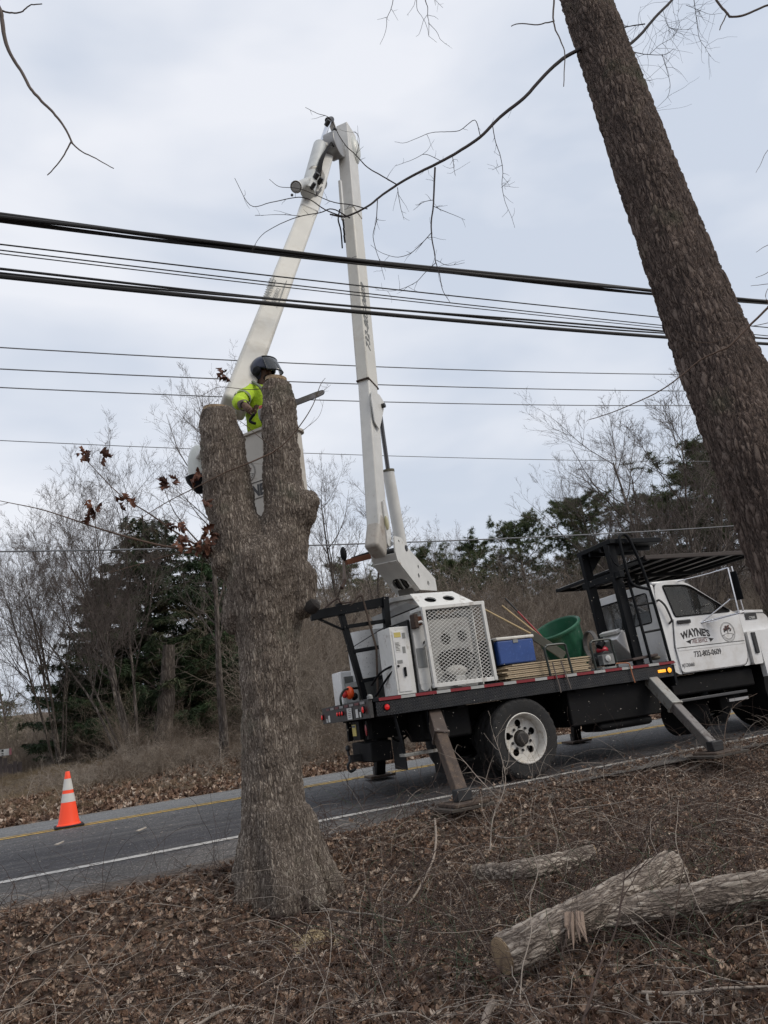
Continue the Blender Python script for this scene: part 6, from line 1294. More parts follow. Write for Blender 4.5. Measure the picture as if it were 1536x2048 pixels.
def tree_meshes(name, sp, stems, m_t, m_c, tsides=8):
    o = make_tree(sp, stems); V, Q = tubes_np(o[0]+o[1], tsides); V2, Q2 = tubes_np(o[2], 4); V3, Q3 = tubes_np(o[3]+o[4], 3)
    Vc = np.concatenate([V2, V3]); Qc = np.concatenate([Q2, Q3+len(V2)])
    res = []
    for nm, (A, B_), m in (('trunk', (V, Q), m_t), ('crown', (Vc, Qc), m_c)):
        me = bpy.data.meshes.new(name+'_'+nm); A = A.astype(np.float32); me.vertices.add(len(A)); me.vertices.foreach_set('co', A.ravel()); me.loops.add(B_.size); me.loops.foreach_set('vertex_index', B_.astype(np.int32).ravel())
        me.polygons.add(len(B_)); me.polygons.foreach_set('loop_start', np.arange(0, B_.size, 4, dtype=np.int32)); me.update(calc_edges=True); me.polygons.foreach_set('use_smooth', np.ones(len(B_), bool)); me.materials.append(m); res.append(me)
    h = max(A[:, 2].max() for A in (V, Vc)); return res, float(h)
def bm(name, V, Fa, m):
    me = bpy.data.meshes.new(name); V = np.asarray(V, np.float32); Fa = np.asarray(Fa, np.int32); me.vertices.add(len(V)); me.vertices.foreach_set('co', V.ravel()); k = Fa.shape[1]
    me.loops.add(Fa.size); me.loops.foreach_set('vertex_index', Fa.ravel()); me.polygons.add(len(Fa)); me.polygons.foreach_set('loop_start', np.arange(0, Fa.size, k, dtype=np.int32)); me.update(calc_edges=True); me.materials.append(m); return me
def tufts(cs, n, ln, wd, dirs=None, bias=.0):
    """needle tufts: n thin blades round every centre"""
    cs = np.repeat(np.asarray(cs), n, 0); m = len(cs); d = rng.normal(0, 1, (m, 3)); 
    if dirs is not None: d = d+np.repeat(np.asarray(dirs), n, 0)*bias
    d /= np.linalg.norm(d, axis=1)[:, None]; s_ = np.cross(d, rng.normal(0, 1, (m, 3))); s_ /= np.linalg.norm(s_, axis=1)[:, None]
    L_ = ln*rng.uniform(.6, 1.2, (m, 1)); V = np.stack([cs-s_*wd/2, cs+s_*wd/2, cs+d*L_], 1).reshape(-1, 3); return V, np.arange(3*m).reshape(-1, 3)
def needlemat(name, a, b_, c):
    m, n, l, b = newmat(name); nz = noise(n, l, 1.1, 5); l.new(ramp(n, l, nz, [(.32, a), (.5, b_), (.68, c)]), b.inputs['Base Color']); b.inputs['Roughness'].default_value = .7; b.inputs['Specular IOR Level'].default_value = .25; return m
PINEM = needlemat('pine_needles', (.034, .046, .020), (.066, .088, .036), (.125, .130, .060))
SPRM = needlemat('spruce_needles', (.018, .030, .014), (.036, .058, .026), (.095, .070, .042))
SPRG = needlemat('green_spruce_needles', (.020, .036, .016), (.040, .072, .030), (.075, .105, .045))
def pine(name, h, seed, crown0=.35, wid=.26, m=PINEM):
    g = np.random.default_rng(seed); lines = []; cs = []
    n = 16; P = np.zeros((n, 3)); P[:, 2] = np.linspace(0, h, n); P[:, 0] = np.cumsum(g.normal(0, .07, n)); P[:, 1] = np.cumsum(g.normal(0, .07, n)); P[:, :2] -= P[0, :2]
    tr = [(P, np.linspace(.16, .03, n)*h/9)]
    for k in range(46):
        t = crown0+(1-crown0)*(k/46)**.9; b0 = np.array([np.interp(t*h, P[:, 2], P[:, i]) for i in range(3)]); a = g.uniform(0, 2*PI)
        L_ = h*wid*(.35+.9*math.sin(PI*min(1, (t-crown0)/(1-crown0)*.85+.15)))*g.uniform(.6, 1.15); d = np.array([math.cos(a), math.sin(a), g.uniform(.0, .5)])
        q = [b0]; 
        for i in range(6): d = d+g.normal(0, .12, 3)+(0, 0, .06); d /= np.linalg.norm(d); q.append(q[-1]+d*L_/6)
        q = np.array(q); lines.append((q, np.linspace(.028, .008, 7)*h/9))
        for i in range(2, 7):
            for _ in range(3):
                dd = g.normal(0, 1, 3)*(1, 1, .5)+(0, 0, .35); dd /= np.linalg.norm(dd); e = q[i]+dd*L_*.22*g.uniform(.4, 1.2); lines.append((np.array([q[i], (q[i]+e)/2+g.normal(0, .03, 3), e]), np.array([.010, .008, .005])))
                for f in (.55, .8, 1.): cs.append(q[i]+(e-q[i])*f)
                cs.append(e+g.normal(0, .12, 3))
    V, F_ = tufts(cs, 17, .22, .026); V1, Q1 = tubes_np(tr, 8); V2, Q2 = tubes_np(lines, 4)
    return [bm(name+'_trunk', np.concatenate([V1, V2]), np.concatenate([Q1, Q2+len(V1)]), BARKF), bm(name+'_crown', V, F_, m)], h
def spruce(name, h, seed, wid=.3, m=SPRM, droop=-.25):
    g = np.random.default_rng(seed); lines = []; cs = []; ds = []
    P = np.zeros((12, 3)); P[:, 2] = np.linspace(0, h, 12); P[:, 0] = np.cumsum(g.normal(0, .04, 12)); P[:, 0] -= P[0, 0]
    tr = [(P, np.linspace(.17, .02, 12)*h/9)]
    for k in range(150):
        t = .06+.93*(k/150); b0 = np.array([np.interp(t*h, P[:, 2], P[:, i]) for i in range(3)]); a = g.uniform(0, 2*PI); L_ = h*wid*(1.02-t)**.8*g.uniform(.55, 1.15)+.25
        d = np.array([math.cos(a), math.sin(a), .25]); q = [b0]
        for i in range(7): d = d+g.normal(0, .06, 3)+(0, 0, droop/7*(1 if i < 4 else -.9)); d /= np.linalg.norm(d); q.append(q[-1]+d*L_/7)
        q = np.array(q); lines.append((q, np.linspace(.022, .006, 8)*h/9)); nn = max(3, int(L_*7))
        for f in np.linspace(.16, 1, nn):
            c = np.array([np.interp(f*7, np.arange(8), q[:, i]) for i in range(3)]); sd_ = np.cross(d, (0, 0, 1)); w_ = .34*L_*(1.1-f)**.7*.6+.08
            for s_ in (-1, 1):
                e = c+sd_*s_*w_*g.uniform(.4, 1.1)+(0, 0, -g.uniform(.05, .32)); 
                for ff in (.25, .6, 1.): cs.append(c+(e-c)*ff); ds.append((e-c)/np.linalg.norm(e-c)+(0, 0, -.8))
    V, F_ = tufts(cs, 12, .20, .030, ds, 1.0); V1, Q1 = tubes_np(tr, 8); V2, Q2 = tubes_np(lines, 4)
    return [bm(name+'_trunk', np.concatenate([V1, V2]), np.concatenate([Q1, Q2+len(V1)]), BARKF), bm(name+'_crown', V, F_, m)], h
def place(proto, px, py_top, D, label, group=None, rot=None, lean=(0, 0), sx=1., name='bare_tree', cat='tree', pxb=None):
    """a tree standing D metres away whose top reaches photo row py_top"""
    (mt, mc), h = proto; top = H(px, py_top, D); x, y = top[0], top[1]
    if pxb is not None: q = H(pxb, 1450, D); bx, by = q[0], q[1]
    else: bx, by = x, y
    z0 = gz(bx, by)-.05; s_ = (top[2]-z0)/h
    t = thing(name, label, cat, (bx, by, z0), group); t.rotation_euler = (lean[0], lean[1], rnd.uniform(0, 2*PI) if rot is None else rot); t.scale = (s_*sx, s_*sx, s_)
    if pxb is not None:
        dv = Vector((x-bx, y-by, top[2]-z0)); qq = Vector((0, 0, 1)).rotation_difference(dv); t.rotation_euler = (qq.to_matrix() @ Matrix.Rotation(rnd.uniform(0, 2*PI) if rot is None else rot, 3, 'Z')).to_euler()
    for nm, me in (('trunk', mt), ('crown', mc)):
        o = bpy.data.objects.new(nm, me); COL.objects.link(o); o.parent = t
    return t
GT = 'trees beyond the road'
# prototypes
multi = tree_meshes('multi_stem', dict(SP_OPEN, t0=[.30, .15, .12, .1], n=[10, 9, 7, 5]), [(0, 0, .08, 0.4, 8.2, .075), (.2, .1, .18, -.5, 7.6, .06), (-.2, .1, .24, 2.7, 8.2, .07), (-.1, -.2, .36, 3.3, 7.2, .05), (.1, -.1, .30, 4.6, 6.6, .045), (.15, .2, .05, 1.5, 8.8, .06)], BARKF, TWIG)
tallA = tree_meshes('tall_a', SP_TALL, [(0, 0, .03, 0, 10, .11)], BARKF, TWIG); tallB = tree_meshes('tall_b', SP_TALL, [(0, 0, .05, 2, 10, .10), (.1, .1, .12, 4.4, 9, .07)], BARKF, TWIG)
fanA = tree_meshes('fan_a', SP_FAN, [(0, 0, .15, 1, 8.6, .10), (.1, 0, .32, 3.4, 7.6, .07)], BARKF, TWIG); fanB = tree_meshes('fan_b', SP_FAN, [(0, 0, .05, 1, 9, .10)], BARKF, TWIG)
pA_, pB_, pC_ = pine('pine_a', 10, 1), pine('pine_b', 10, 2, .45, .22), pine('pine_c', 10, 3, .2, .3)
sA_, sB_ = spruce('spruce_a', 9, 4), spruce('spruce_b', 9, 5, .24, SPRG, -.45)
UPL = Matrix.Identity(3)
# left group
place(multi, 165, 835, 21, 'pale bare tree with many stems fanning up behind the traffic cone', rot=-1.2, pxb=262)
place(tallB, 388, 680, 19, 'tall bare tree whose crown rises behind the left stem of the topped oak', rot=2.2, sx=.95)
place(multi, 50, 985, 25, 'bare many-stemmed tree at the far left behind the cone', rot=1.0, pxb=120, sx=.9)
place(sA_, 285, 1030, 27, 'big dark spruce with browned branches left of the topped oak', name='spruce_tree', sx=1.5)
place(sB_, 408, 1075, 28.5, 'green drooping spruce directly left of the topped oak trunk', name='spruce_tree', sx=1.4)
place(sA_, 205, 1150, 29, 'lower dark spruce forming the left flank of the big one', name='spruce_tree', sx=1.5)
place(sB_, 150, 1330, 31, 'small dark spruce whose tip shows left of the many-stemmed tree', name='spruce_tree', sx=1.5)
place(sA_, 455, 1180, 30, 'dark spruce half hidden behind the trunk of the topped oak', name='spruce_tree', sx=1.4)
place(tallA, 15, 1215, 42, 'slim bare tree at the left edge above the board fence', GT); place(tallB, 62, 1260, 45, 'slim bare tree between the fence and the small spruce', GT)
place(pC_, 5, 1390, 48, 'low green pine behind the board fence at the left edge', name='pine_tree', sx=1.3); place(fanB, 100, 1300, 50, 'far bare tree standing left of the small spruce tip', GT); place(tallA, 90, 1420, 36, 'thin pale bare tree right of the board fence', GT)
# ivy-clad dead trunk
q = H(318, 1490, 24); dt_ = thing('dead_tree', 'broad broken dead trunk wrapped in dry vines in front of the spruces', 'tree', (q[0], q[1], gz(q[0], q[1])))
t0_ = np.array([q[0], q[1], gz(q[0], q[1])-.1]); t1_ = H(338, 1290, 24); b = MB(); Pn = crv([t0_, t0_*.5+t1_*.5+(.05, 0, 0), t1_], 6); b.tube(Pn, np.linspace(.30, .17, len(Pn))*(1+.12*rng.random(len(Pn))), 12); b.build('trunk', BARKF, dt_)
ln = []
for i in range(110):
    k = rng.integers(1, len(Pn)-1); p = Pn[k]+rng.normal(0, .16, 3); d = np.array([rng.normal(0, .5), rng.normal(0, .5), 1.]); Q_ = [p]
    for _ in range(6): d = d+rng.normal(0, .35, 3); d /= np.linalg.norm(d); Q_.append(Q_[-1]+d*.11)
    ln.append((np.array(Q_), np.full(7, .007)))
V, Q = tubes_np(ln, 3); np_mesh('vines', V, Q, TWIG, dt_)['kind'] = 'stuff'
# middle and right
place(tallB, 640, 885, 33, 'slender bare tree just right of the topped oak', GT); place(tallA, 705, 935, 35, 'slender bare tree between the topped oak and the boom', GT); place(fanB, 660, 1010, 41, 'finer bare tree behind the two slender ones beside the oak', GT)
for px, py, D, pr, lab in ((850, 1040, 52, fanB, 'hazy bare tree right of the lift cylinder'), (895, 1060, 55, tallB, 'far bare tree between the boom foot and the first round pine'), (935, 1022, 50, fanA, 'far bare tree left of the first round pine'), (985, 1050, 56, tallA, 'far bare tree touching the first round pine on its left'),
                           (760, 1085, 58, fanB, 'far bare tree behind the boom foot'), (590, 1100, 50, tallB, 'far bare tree behind the burl of the topped oak')):
    place(pr, px, py, D, lab, GT, sx=1.1)
for px, py, D, pr, sx, lab in ((1030, 1045, 50, pA_, 1., 'round-topped pine above the blue ice chest'), (1160, 1000, 46, pB_, 1.15, 'pine with clumped crown left of the rack behind the cab'), (1115, 1120, 50, pC_, 1.2, 'low bushy pine between the two taller pines'), (1245, 1075, 48, pA_, 1.2, 'pine rising just above the rack platform'), (1330, 985, 46, pC_, 1.2, 'pine right of the rack, half veiled by bare branches'),
                               (1408, 890, 42, pB_, 1.5, 'tallest dark pine directly left of the leaning trunk'), (1460, 920, 44, pA_, 1.4, 'dark pine partly behind the leaning trunk'), (935, 1100, 52, pC_, 1.2, 'olive pine rising right of the riser'), (700, 1130, 50, pC_, 1.1, 'green pine behind the jib arm left of the boom'), (1200, 1110, 52, pC_, 1.2, 'pine behind the left post of the rack'), (830, 1110, 50, pA_, 1.1, 'green pine behind the lift cylinder base'), (885, 1130, 46, pC_, 1.1, 'olive pine above the sloping turret cover'), (745, 1170, 47, pA_, 1.1, 'small pine between the ladder frame and the riser')):
    place(pr, px, py, D, lab, name='pine_tree', sx=sx)
place(fanA, 1290, 690, 30, 'large fan-shaped bare tree left of the leaning trunk', rot=.6, pxb=1430, sx=1.25); place(fanB, 1370, 720, 31, 'tall bare tree right behind the leaning trunk edge', rot=3.5, sx=1.2, pxb=1450); place(fanA, 1180, 900, 34, 'thin bare tree leaning left beside the clumped pine', rot=2.6, pxb=1290, sx=.9)
place(tallB, 1235, 840, 33, 'slim bare tree within the fan-shaped tree', GT, pxb=1330); place(tallA, 1500, 820, 32, 'bare tree showing right of the leaning trunk', GT); place(tallA, 1340, 1060, 26, 'pale slanting bare trunk above the cab', GT, pxb=1420, sx=.7)
for i, (px, py, D, pr) in enumerate(((620, 1180, 44, fanB), (780, 1130, 42, fanA), (860, 1120, 40, tallB), (960, 1130, 40, fanB), (1060, 1140, 38, fanA), (1130, 1150, 37, tallA), (1210, 1120, 36, fanB), (1290, 1060, 35, fanA), (1400, 1040, 33, fanB), (1530, 1000, 34, fanA), (560, 1200, 40, tallA), (1330, 955, 40, tallB), (1450, 925, 41, fanB), (1262, 990, 42, tallB), (1175, 1055, 43, fanB), (1500, 890, 45, tallA), (1395, 985, 38, tallA), (1090, 1100, 41, tallB))):
    wh = ('right beside the trunk of the topped oak', 'just right of the boom riser', 'behind the turret cover', 'above the guard cage', 'above the tips of the tool handles', 'above the green bin', 'behind the rack behind the cab', 'above the rack platform', 'above the cab canopy', 'right of the leaning trunk', 'behind the topped oak trunk', 'rising between the fan-shaped tree and the leaning trunk', 'close to the leaning trunk beside the tallest pine', 'rising behind the rack and the fan-shaped tree', 'beside the clumped pine', 'right behind the leaning trunk', 'in front of the tallest pine', 'between the round-topped and the clumped pine')[i]
    t_ = place(pr, px, py, D, 'low bare tree in the brown wood '+wh, 'low bare trees behind the truck', sx=1.35)
# ------------------------------------------------------------------ scattered stuff through geometry nodes
def scatter(name, protos, P, rot, scl, label, cat):
    col = bpy.data.collections.new(name+'_kinds')
    for i, me in enumerate(protos): col.objects.link(bpy.data.objects.new('%s_kind_%02d' % (name, i), me))
    me = bpy.data.meshes.new(name); me.vertices.add(len(P)); me.vertices.foreach_set('co', np.asarray(P, np.float32).ravel())
    a = me.attributes.new('rot', 'FLOAT_VECTOR', 'POINT'); a.data.foreach_set('vector', np.asarray(rot, np.float32).ravel()); a = me.attributes.new('scl', 'FLOAT', 'POINT'); a.data.foreach_set('value', np.asarray(scl, np.float32))
    a = me.attributes.new('pid', 'INT', 'POINT'); a.data.foreach_set('value', rng.integers(0, len(protos), len(P)).astype(np.int32))
    o = bpy.data.objects.new(name, me); COL.objects.link(o); tag(o, label, cat, kind='stuff')
    g = bpy.data.node_groups.new(name, 'GeometryNodeTree'); g.interface.new_socket('Geometry', in_out='INPUT', socket_type='NodeSocketGeometry'); g.interface.new_socket('Geometry', in_out='OUTPUT', socket_type='NodeSocketGeometry')
    n = g.nodes; l = g.links; gi = n.new('NodeGroupInput'); go_ = n.new('NodeGroupOutput'); ci = n.new('GeometryNodeCollectionInfo'); ci.inputs['Collection'].default_value = col; ci.inputs['Separate Children'].default_value = True; ci.inputs['Reset Children'].default_value = True
    ip = n.new('GeometryNodeInstanceOnPoints'); ip.inputs['Pick Instance'].default_value = True
    def na(nm, ty): q = n.new('GeometryNodeInputNamedAttribute'); q.data_type = ty; q.inputs['Name'].default_value = nm; return q.outputs['Attribute']
    l.new(gi.outputs[0], ip.inputs['Points']); l.new(ci.outputs[0], ip.inputs['Instance']); l.new(na('pid', 'INT'), ip.inputs['Instance Index']); l.new(na('rot', 'FLOAT_VECTOR'), ip.inputs['Rotation']); l.new(na('scl', 'FLOAT'), ip.inputs['Scale']); l.new(ip.outputs[0], go_.inputs[0])
    m = o.modifiers.new('scatter', 'NODES'); m.node_group = g; return o
def shrub_mesh(name, nst, h, m, seed, spread=.7, up=-.02, sp=SP_SHRUB, base_r=.4):
    rnd.seed(seed); o = [[], [], [], [], []]; s2 = dict(sp, up=[up, up, up])
    for _ in range(nst):
        a = rnd.uniform(0, 2*PI); ln_ = abs(rnd.gauss(0, spread)); d = Vector((math.sin(ln_)*math.cos(a), math.sin(ln_)*math.sin(a), math.cos(ln_))); grow(Vector((rnd.gauss(0, base_r), rnd.gauss(0, base_r), -.05)), d, h*rnd.uniform(.5, 1.1), .010*rnd.uniform(.6, 1.6), 0, s2, o)
    V, Q = tubes_np(o[0]+o[1]+o[2], 3); return bm(name, V, Q, m)
SHG = leafmat('undergrowth_stems', [(0, (.12, .088, .062)), (.35, (.19, .152, .114)), (.7, (.27, .228, .18)), (1, (.35, .31, .26))])
kinds = [shrub_mesh('thicket_a', 16, 3.0, SHG, 21, .5, .03), shrub_mesh('thicket_b', 18, 2.6, SHG, 22, .7, 0), shrub_mesh('thicket_c', 22, 2.2, SHG, 23, .9, -.05), shrub_mesh('thicket_d', 14, 3.6, SHG, 24, .35, .04)]
def region(n, x0, x1, y0, y1, ok=None):
    x = rng.uniform(x0, x1, n); y = rng.uniform(y0, y1, n)
    if ok is not None: k = ok(x, y); x, y = x[k], y[k]
    return x, y
x, y = region(2300, -6, 62, 18.6, 44, lambda x, y: (y > 19+.06*x) & ~((x < 1.5) & (y < 32)) & ((x > 7) | (rng.random(len(x)) < .6)))
k_ = len(x); sc_ = rng.uniform(.7, 1.25, k_)*np.interp(y, [18, 24, 34, 44], [.6, 1.0, 1.5, 2.0]); sc_ *= np.where(x < 7, .45, 1.)
scatter('thicket', kinds, np.stack([x, y, ground_z(x, y)], 1), np.stack([rng.normal(0, .12, k_), rng.normal(0, .12, k_), rng.uniform(0, 2*PI, k_)], 1), sc_, 'dense brown leafless thicket filling the wood edge beyond the road', 'thicket')
# low tangle on the far verge
kv = [shrub_mesh('tangle_a', 26, .9, SHG, 31, 1.2, -.06, base_r=.5), shrub_mesh('tangle_b', 22, .9, SHG, 32, 1.3, -.08, base_r=.6)]
x, y = region(900, -3, 40, 16.6, 21.5, lambda x, y: (y > 17.0) & (rng.random(len(x)) < np.where(x < 1.5, .2, .9)))
k_ = len(x); scatter('verge_tangle', kv, np.stack([x, y, ground_z(x, y)], 1), np.stack([0*x, 0*x, rng.uniform(0, 2*PI, k_)], 1), rng.uniform(.5, 1.0, k_)*np.interp(y, [16.8, 18.5], [.5, 1.]), 'low arching brown brambles along the far verge', 'brambles')
STRAW = mat('straw', (.24, .18, .11), .9, var=.3, vs=3)
g_l = []
for _ in range(60):
    a = rng.uniform(0, 2*PI); L_ = rng.uniform(.25, .8); d = np.array([math.cos(a)*.5, math.sin(a)*.5, 1.]); p = np.array([rng.normal(0, .15), rng.normal(0, .15), 0]); Q_ = [p]
    for i in range(4): d = d+np.array([math.cos(a)*.22, math.sin(a)*.22, -.28*i*.4]); Q_.append(Q_[-1]+d/np.linalg.norm(d)*L_/4)
    g_l.append((np.array(Q_), np.linspace(.004, .0015, 5)))
V, Q = tubes_np(g_l, 3); gk = bm('dry_grass_tuft', V, Q, STRAW)
x, y = region(700, -4, 7, 16.3, 28, lambda x, y: rng.random(len(x)) < np.where(x < 1.2, 1, .3)); k_ = len(x)
scatter('dry_grass', [gk], np.stack([x, y, ground_z(x, y)-.02], 1), np.stack([0*x, 0*x, rng.uniform(0, 2*PI, k_)], 1), rng.uniform(.25, .6, k_), 'dry straw-coloured grass on the far verge behind the cone', 'dry grass')
# ------------------------------------------------------------------ leaf litter
lk = []
for i in range(8):
    me = leaf_mesh('litter_leaf_%d' % i, .095, .5+.8*(i % 4), 40+i, .35); me.materials.append(LITTER); lk.append(me)
def litter(n, x0, x1, y0, y1, s0, s1, ok):
    x, y = region(n, x0, x1, y0, y1, ok); k = len(x); z = ground_z(x, y)+rng.uniform(.0, .035, k); return np.stack([x, y, z], 1), np.stack([rng.normal(0, .55, k), rng.normal(0, .55, k), rng.uniform(0, 2*PI, k)], 1), rng.uniform(s0, s1, k)
vis = lambda x, y: (x*FH[0]+y*FH[1] > 1.9) & (np.abs(x*RT[0]+y*RT[1]) < (x*FH[0]+y*FH[1])*.62+.6) & (y < bank_edge(x)+.12*rng.random(len(x))**2)
P, rt_, s_ = litter(125000, -3, 12, .8, 9, .22, .70, vis)
scatter('leaf_litter', lk, P, rt_, s_, 'brown dead oak leaves carpeting the near bank', 'leaf litter')
P, rt_, s_ = litter(1600, -2, 12, 6.8, 9.0, .3, .7, lambda x, y: (y > bank_edge(x)) & (y < bank_edge(x)+.05+.8*rng.random(len(x))**3)); P[:, 2] = road_z(P[:, 1])+.012
scatter('road_leaves', lk, P, rt_, s_, 'few dead leaves blown onto the near road shoulder', 'leaves')
P, rt_, s_ = litter(20000, -4, 26, 15.6, 20, .7, 1.5, lambda x, y: (rng.random(len(x)) < np.interp(x, [-4, 6, 26], [1, 1, .4])) & (y > 15.65+.3*rng.random(len(x))))
scatter('verge_leaves', lk, P, rt_, s_, 'brown dead leaves drifted along the far edge of the road', 'leaf litter')
# twigs, sticks and brambles on the near bank
def sticks(n, lmin, lmax, r0, r1, lift, arch, ok=vis, x0=-3, x1=12, y0=1.2, y1=8.6, wig=.12, k=8):
    x, y = region(n, x0, x1, y0, y1, ok); o = []
    for X, Y in zip(x, y):
        a = rng.uniform(0, 2*PI); L_ = rng.uniform(lmin, lmax); el = rng.uniform(*arch); p = np.array([X, Y, gz(X, Y)+rng.uniform(*lift)]); d = np.array([math.cos(a)*math.cos(el), math.sin(a)*math.cos(el), math.sin(el)]); Q_ = [p]
        for i in range(k): d = d+rng.normal(0, wig, 3)+np.array([0, 0, -el*1.6/k]); d /= np.linalg.norm(d); q = Q_[-1]+d*L_/k; q[2] = max(q[2], gz(q[0], q[1])+.008) if i % 3 == 0 else q[2]; Q_.append(q)
        r = rng.uniform(r0, r1); o.append((np.array(Q_), np.linspace(r, r*.45, k+1)))
    return o
STK = [mat('stick_brown', (.13, .09, .066), .9, var=.4, vs=6), mat('stick_grey', (.33, .28, .235), .9, var=.35, vs=6), mat('bramble_dark', (.065, .042, .033), .85, var=.4, vs=4)]
def merged(name, lines, m, n, label, cat): V, Q = tubes_np(lines, n); return tag(np_mesh(name, V, Q, m), label, cat, kind='stuff')
merged('fallen_twigs', sticks(6500, .08, .5, .0012, .0038, (.01, .05), (-.1, .25), wig=.10, k=5), STK[1], 4, 'grey fallen twigs littering the near bank', 'twigs')
merged('brown_twigs', sticks(5500, .1, .6, .0012, .004, (.01, .06), (-.1, .35), wig=.13, k=6), STK[0], 4, 'brown fallen twigs littering the near bank', 'twigs')
merged('fallen_sticks', sticks(150, .3, 1.1, .005, .010, (.01, .05), (-.02, .12), wig=.07, k=8), STK[1], 6, 'thicker grey sticks lying on the near bank', 'sticks')
merged('brambles', sticks(6500, .4, 1.1, .0011, .0026, (0, .02), (.4, 1.2), wig=.16, k=11), STK[2], 4, 'tangle of thin dark bramble stems over the near bank', 'brambles')
merged('grey_brambles', sticks(1300, .4, 1.2, .0013, .0030, (0, .02), (.4, 1.2), wig=.14, k=11), STK[1], 4, 'thin grey-brown stems arching over the near bank', 'brambles')
# bush left of the stump foot, thin arching stems against the road
bl_ = []
for i in range(130):
    q = on(rng.uniform(300, 470), rng.uniform(1740, 1860), 2, -.42); d = np.array([rng.normal(-.1, .5), rng.normal(0, .4), 1.]); Q_ = [q]; L_ = rng.uniform(.35, .95)
    for k in range(10): d = d+rng.normal(0, .2, 3)+np.array([0, 0, -.16]); d /= np.linalg.norm(d); Q_.append(Q_[-1]+d*L_/10)
    bl_.append((np.array(Q_), np.linspace(.0028, .001, 11)))
for i in range(60):
    q = on(rng.uniform(640, 800), rng.uniform(1720, 1800), 2, -.35); d = np.array([rng.normal(.2, .5), rng.normal(0, .4), 1.]); Q_ = [q]; L_ = rng.uniform(.35, .8)
    for k in range(10): d = d+rng.normal(0, .18, 3)+np.array([0, 0, -.14]); d /= np.linalg.norm(d); Q_.append(Q_[-1]+d*L_/10)
    bl_.append((np.array(Q_), np.linspace(.0028, .001, 11)))
merged('stump_brambles', bl_, STK[2], 4, 'dark arching bramble stems on both sides of the topped oak foot', 'brambles')
# single saplings and dead branches that can be told apart
def sap(label, pts, r0, r1, m=STK[2], n=10, D=None, name='sapling'):
    P, r = pxline(pts, D, r0, r1); ls = [(P, r)]+sub_twigs([(P, r)], n, 1, .06, .28, r0*.45, .1); c = P[0]; t = thing(name, label, 'sapling', c)
    V, Q = tubes_np(ls[:1], 7); np_mesh('stem', V, Q, m, t); V, Q = tubes_np(ls[1:], 4); np_mesh('twigs', V, Q, m, t)['kind'] = 'stuff'
sap('reddish thin sapling rising in front of the two logs', [(1165, 2048), (1185, 1980), (1200, 1930), (1230, 1860), (1245, 1780), (1250, 1735)], .006, .002, D=[3.1, 3.4])
sap('grey sapling standing left of the sawn log end', [(1040, 2000), (1046, 1930), (1063, 1860), (1058, 1800), (1074, 1740), (1060, 1690)], .0028, .0015, STK[1], D=[3.5, 3.7])
sap('thin sapling at the left edge in front of the road shoulder', [(12, 1960), (18, 1880), (22, 1800), (28, 1765)], .004, .0016, D=[4.6, 4.8], n=4)
sap('tall thin sapling in front of the cab fender', [(1445, 1620), (1447, 1520), (1452, 1450), (1470, 1412), (1515, 1388)], .0032, .0012, STK[0], D=[5.2, 5.4], n=4)
sap('pale branching shoot in front of the rear wheel', [(980, 1700), (985, 1640), (1000, 1600), (1010, 1560), (1000, 1510), (985, 1470)], .0045, .0014, STK[1], D=[5.6, 5.8], n=26)
sap('forked grey shoot between the rear wheel and the outrigger', [(1010, 1610), (960, 1560), (930, 1525), (905, 1500)], .0035, .0012, STK[1], D=[5.7, 5.9], n=14)
sap('upright sapling right of the thick log', [(1320, 1990), (1345, 1850), (1365, 1740), (1385, 1640), (1395, 1560)], .0035, .0012, STK[0], D=[3.6, 4.0], n=12)
sap('bent sapling between the stump and the logs', [(800, 1960), (830, 1850), (845, 1770), (880, 1690), (960, 1640)], .004, .0013, STK[2], D=[4.2, 4.6], n=16)
# chips and sawdust dusted over the road
pv_ = []; fv = []
for i in range(9000):
    x = rng.uniform(-1, 11); y = 8.0+3.9*rng.random()**.8 if rng.random() < .75 else rng.uniform(10.4, 11.7); z = float(road_z(y))+.008
    s_ = rng.uniform(.003, .011)*(1.8 if rng.random() < .04 else 1); q = rng.normal(0, s_, (3, 3))*(1, 1, .3); k = len(pv_); pv_ += [(x+v[0], y+v[1], z+abs(v[2])) for v in q]; fv.append((k, k+1, k+2))
o = np_mesh('road_chips', pv_, fv, mat('chip_dusty', (.30, .27, .24), .9, var=.4, vs=3), smooth=False); tag(o, 'pale wood chips and dust scattered over the near lane', 'wood chips', kind='stuff')
for i, (px, py, dx) in enumerate(((119, 1688, .10), (283, 1660, .13), (1420, 1462, .12))):
    q = on(px, py, 2, .09); b = MB(); b.beam(q-(dx*.4, .03, 0), q+(dx*.45, .05, .015), .045, .014, w1=.02); tag(b.build('wood_chunk', mat('pale_chunk', (.42, .37, .31), .9), None, .003), ('pale bark chunk on the near lane right below the traffic cone', 'pale bark chunk on the near lane between cone and topped oak', 'pale bark chunk on the road under the cab')[i], 'bark')
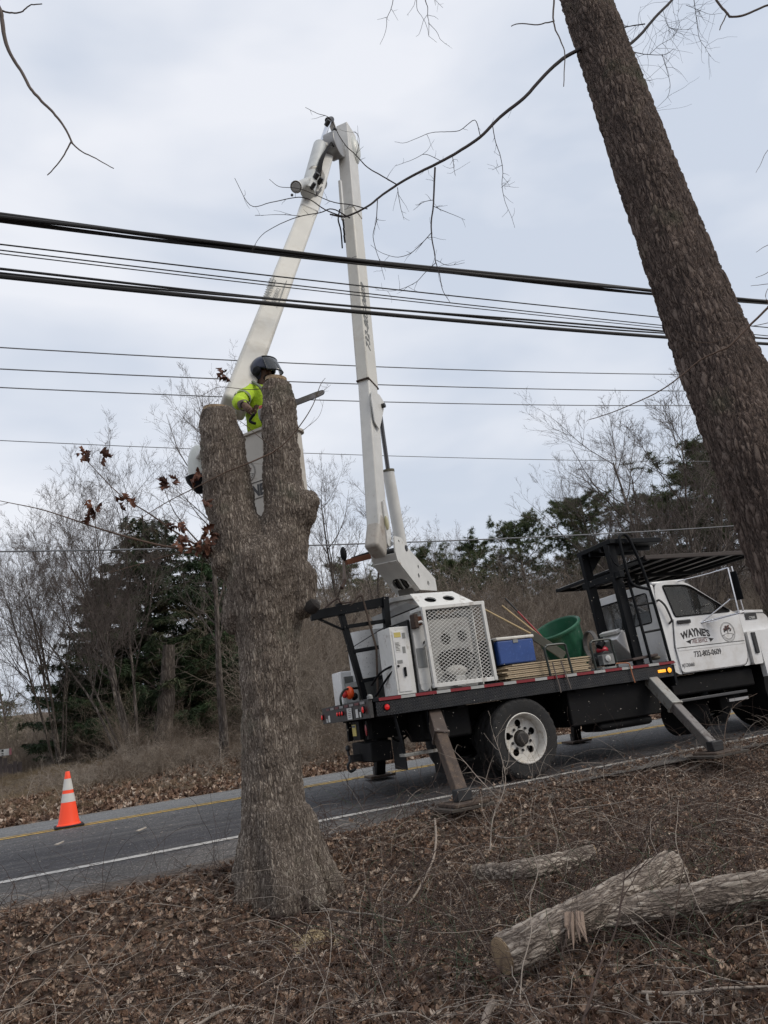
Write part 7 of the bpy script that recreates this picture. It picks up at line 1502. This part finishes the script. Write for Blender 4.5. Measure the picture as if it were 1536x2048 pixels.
# fittings and hoses round the elbow, grouped with the boom they ride on
for k_ in range(4):
    P_ = [tw_(BP(x, y, -.1), .25+.02*k_) for x, y in ((632+3*k_, 352), (640+2*k_, 320), (654+k_, 296), (664, 284+2*k_), (672+k_, 290+4*k_))]
    b = MB(); b.tube(crv(P_, 6), .010, 6); b.build('boom_hose', BLACKD, truck)
for (x, y, r_) in ((632, 352, .035), (640, 362, .03), (626, 372, .028), (668, 262, .03), (655, 246, .035)):
    b = MB(); q = tw_(BP(x, y, -.15), .38); b.lathe([(r_, -.05), (r_*1.1, 0), (r_, .05), (.001, .055)], q, (.3, -.8, .4), 10); b.build('hose_fitting', DARKM, truck)
for (x, y) in ((689, 470), (688, 455), (690, 485)):
    b = MB(); q = tw_(BP(x, y), .19); b.tube([q, q+(0, 0, .12)], .014, 6); b.build('boom_clip', BLACKD, truck)
# mid-field shoots and vines between stump, road edge and logs
vn = []
for i in range(1000):
    q = on(rng.uniform(620, 1500), rng.uniform(1640, 1900), 2, -.38); q[2] = gz(q[0], q[1]); d = np.array([rng.normal(0, .6), rng.normal(0, .5), 1.]); Q_ = [q]; L_ = rng.uniform(.3, .85)
    for k in range(10): d = d+rng.normal(0, .22, 3)+np.array([0, 0, -.2]); d /= np.linalg.norm(d); Q_.append(Q_[-1]+d*L_/10)
    vn.append((np.array(Q_), np.linspace(.0032, .0013, 11)))
merged('low_brush', vn, STK[2], 4, 'dark low brush between the topped oak, the outriggers and the logs', 'brush')
gv = []
for i in range(160):
    q = on(rng.uniform(700, 1500), rng.uniform(1700, 1960), 2, -.38); q[2] = gz(q[0], q[1]); d = np.array([rng.normal(0, .4), rng.normal(0, .3), 1.]); Q_ = [q]; L_ = rng.uniform(.25, .7)
    for k in range(9): d = d+rng.normal(0, .2, 3)+np.array([0, 0, -.1]); d /= np.linalg.norm(d); Q_.append(Q_[-1]+d*L_/9)
    gv.append((np.array(Q_), np.linspace(.0024, .001, 10)))
merged('green_vines', gv, mat('green_stem', (.06, .085, .045), .7), 4, 'thin dark green vine stems standing among the logs', 'vines')
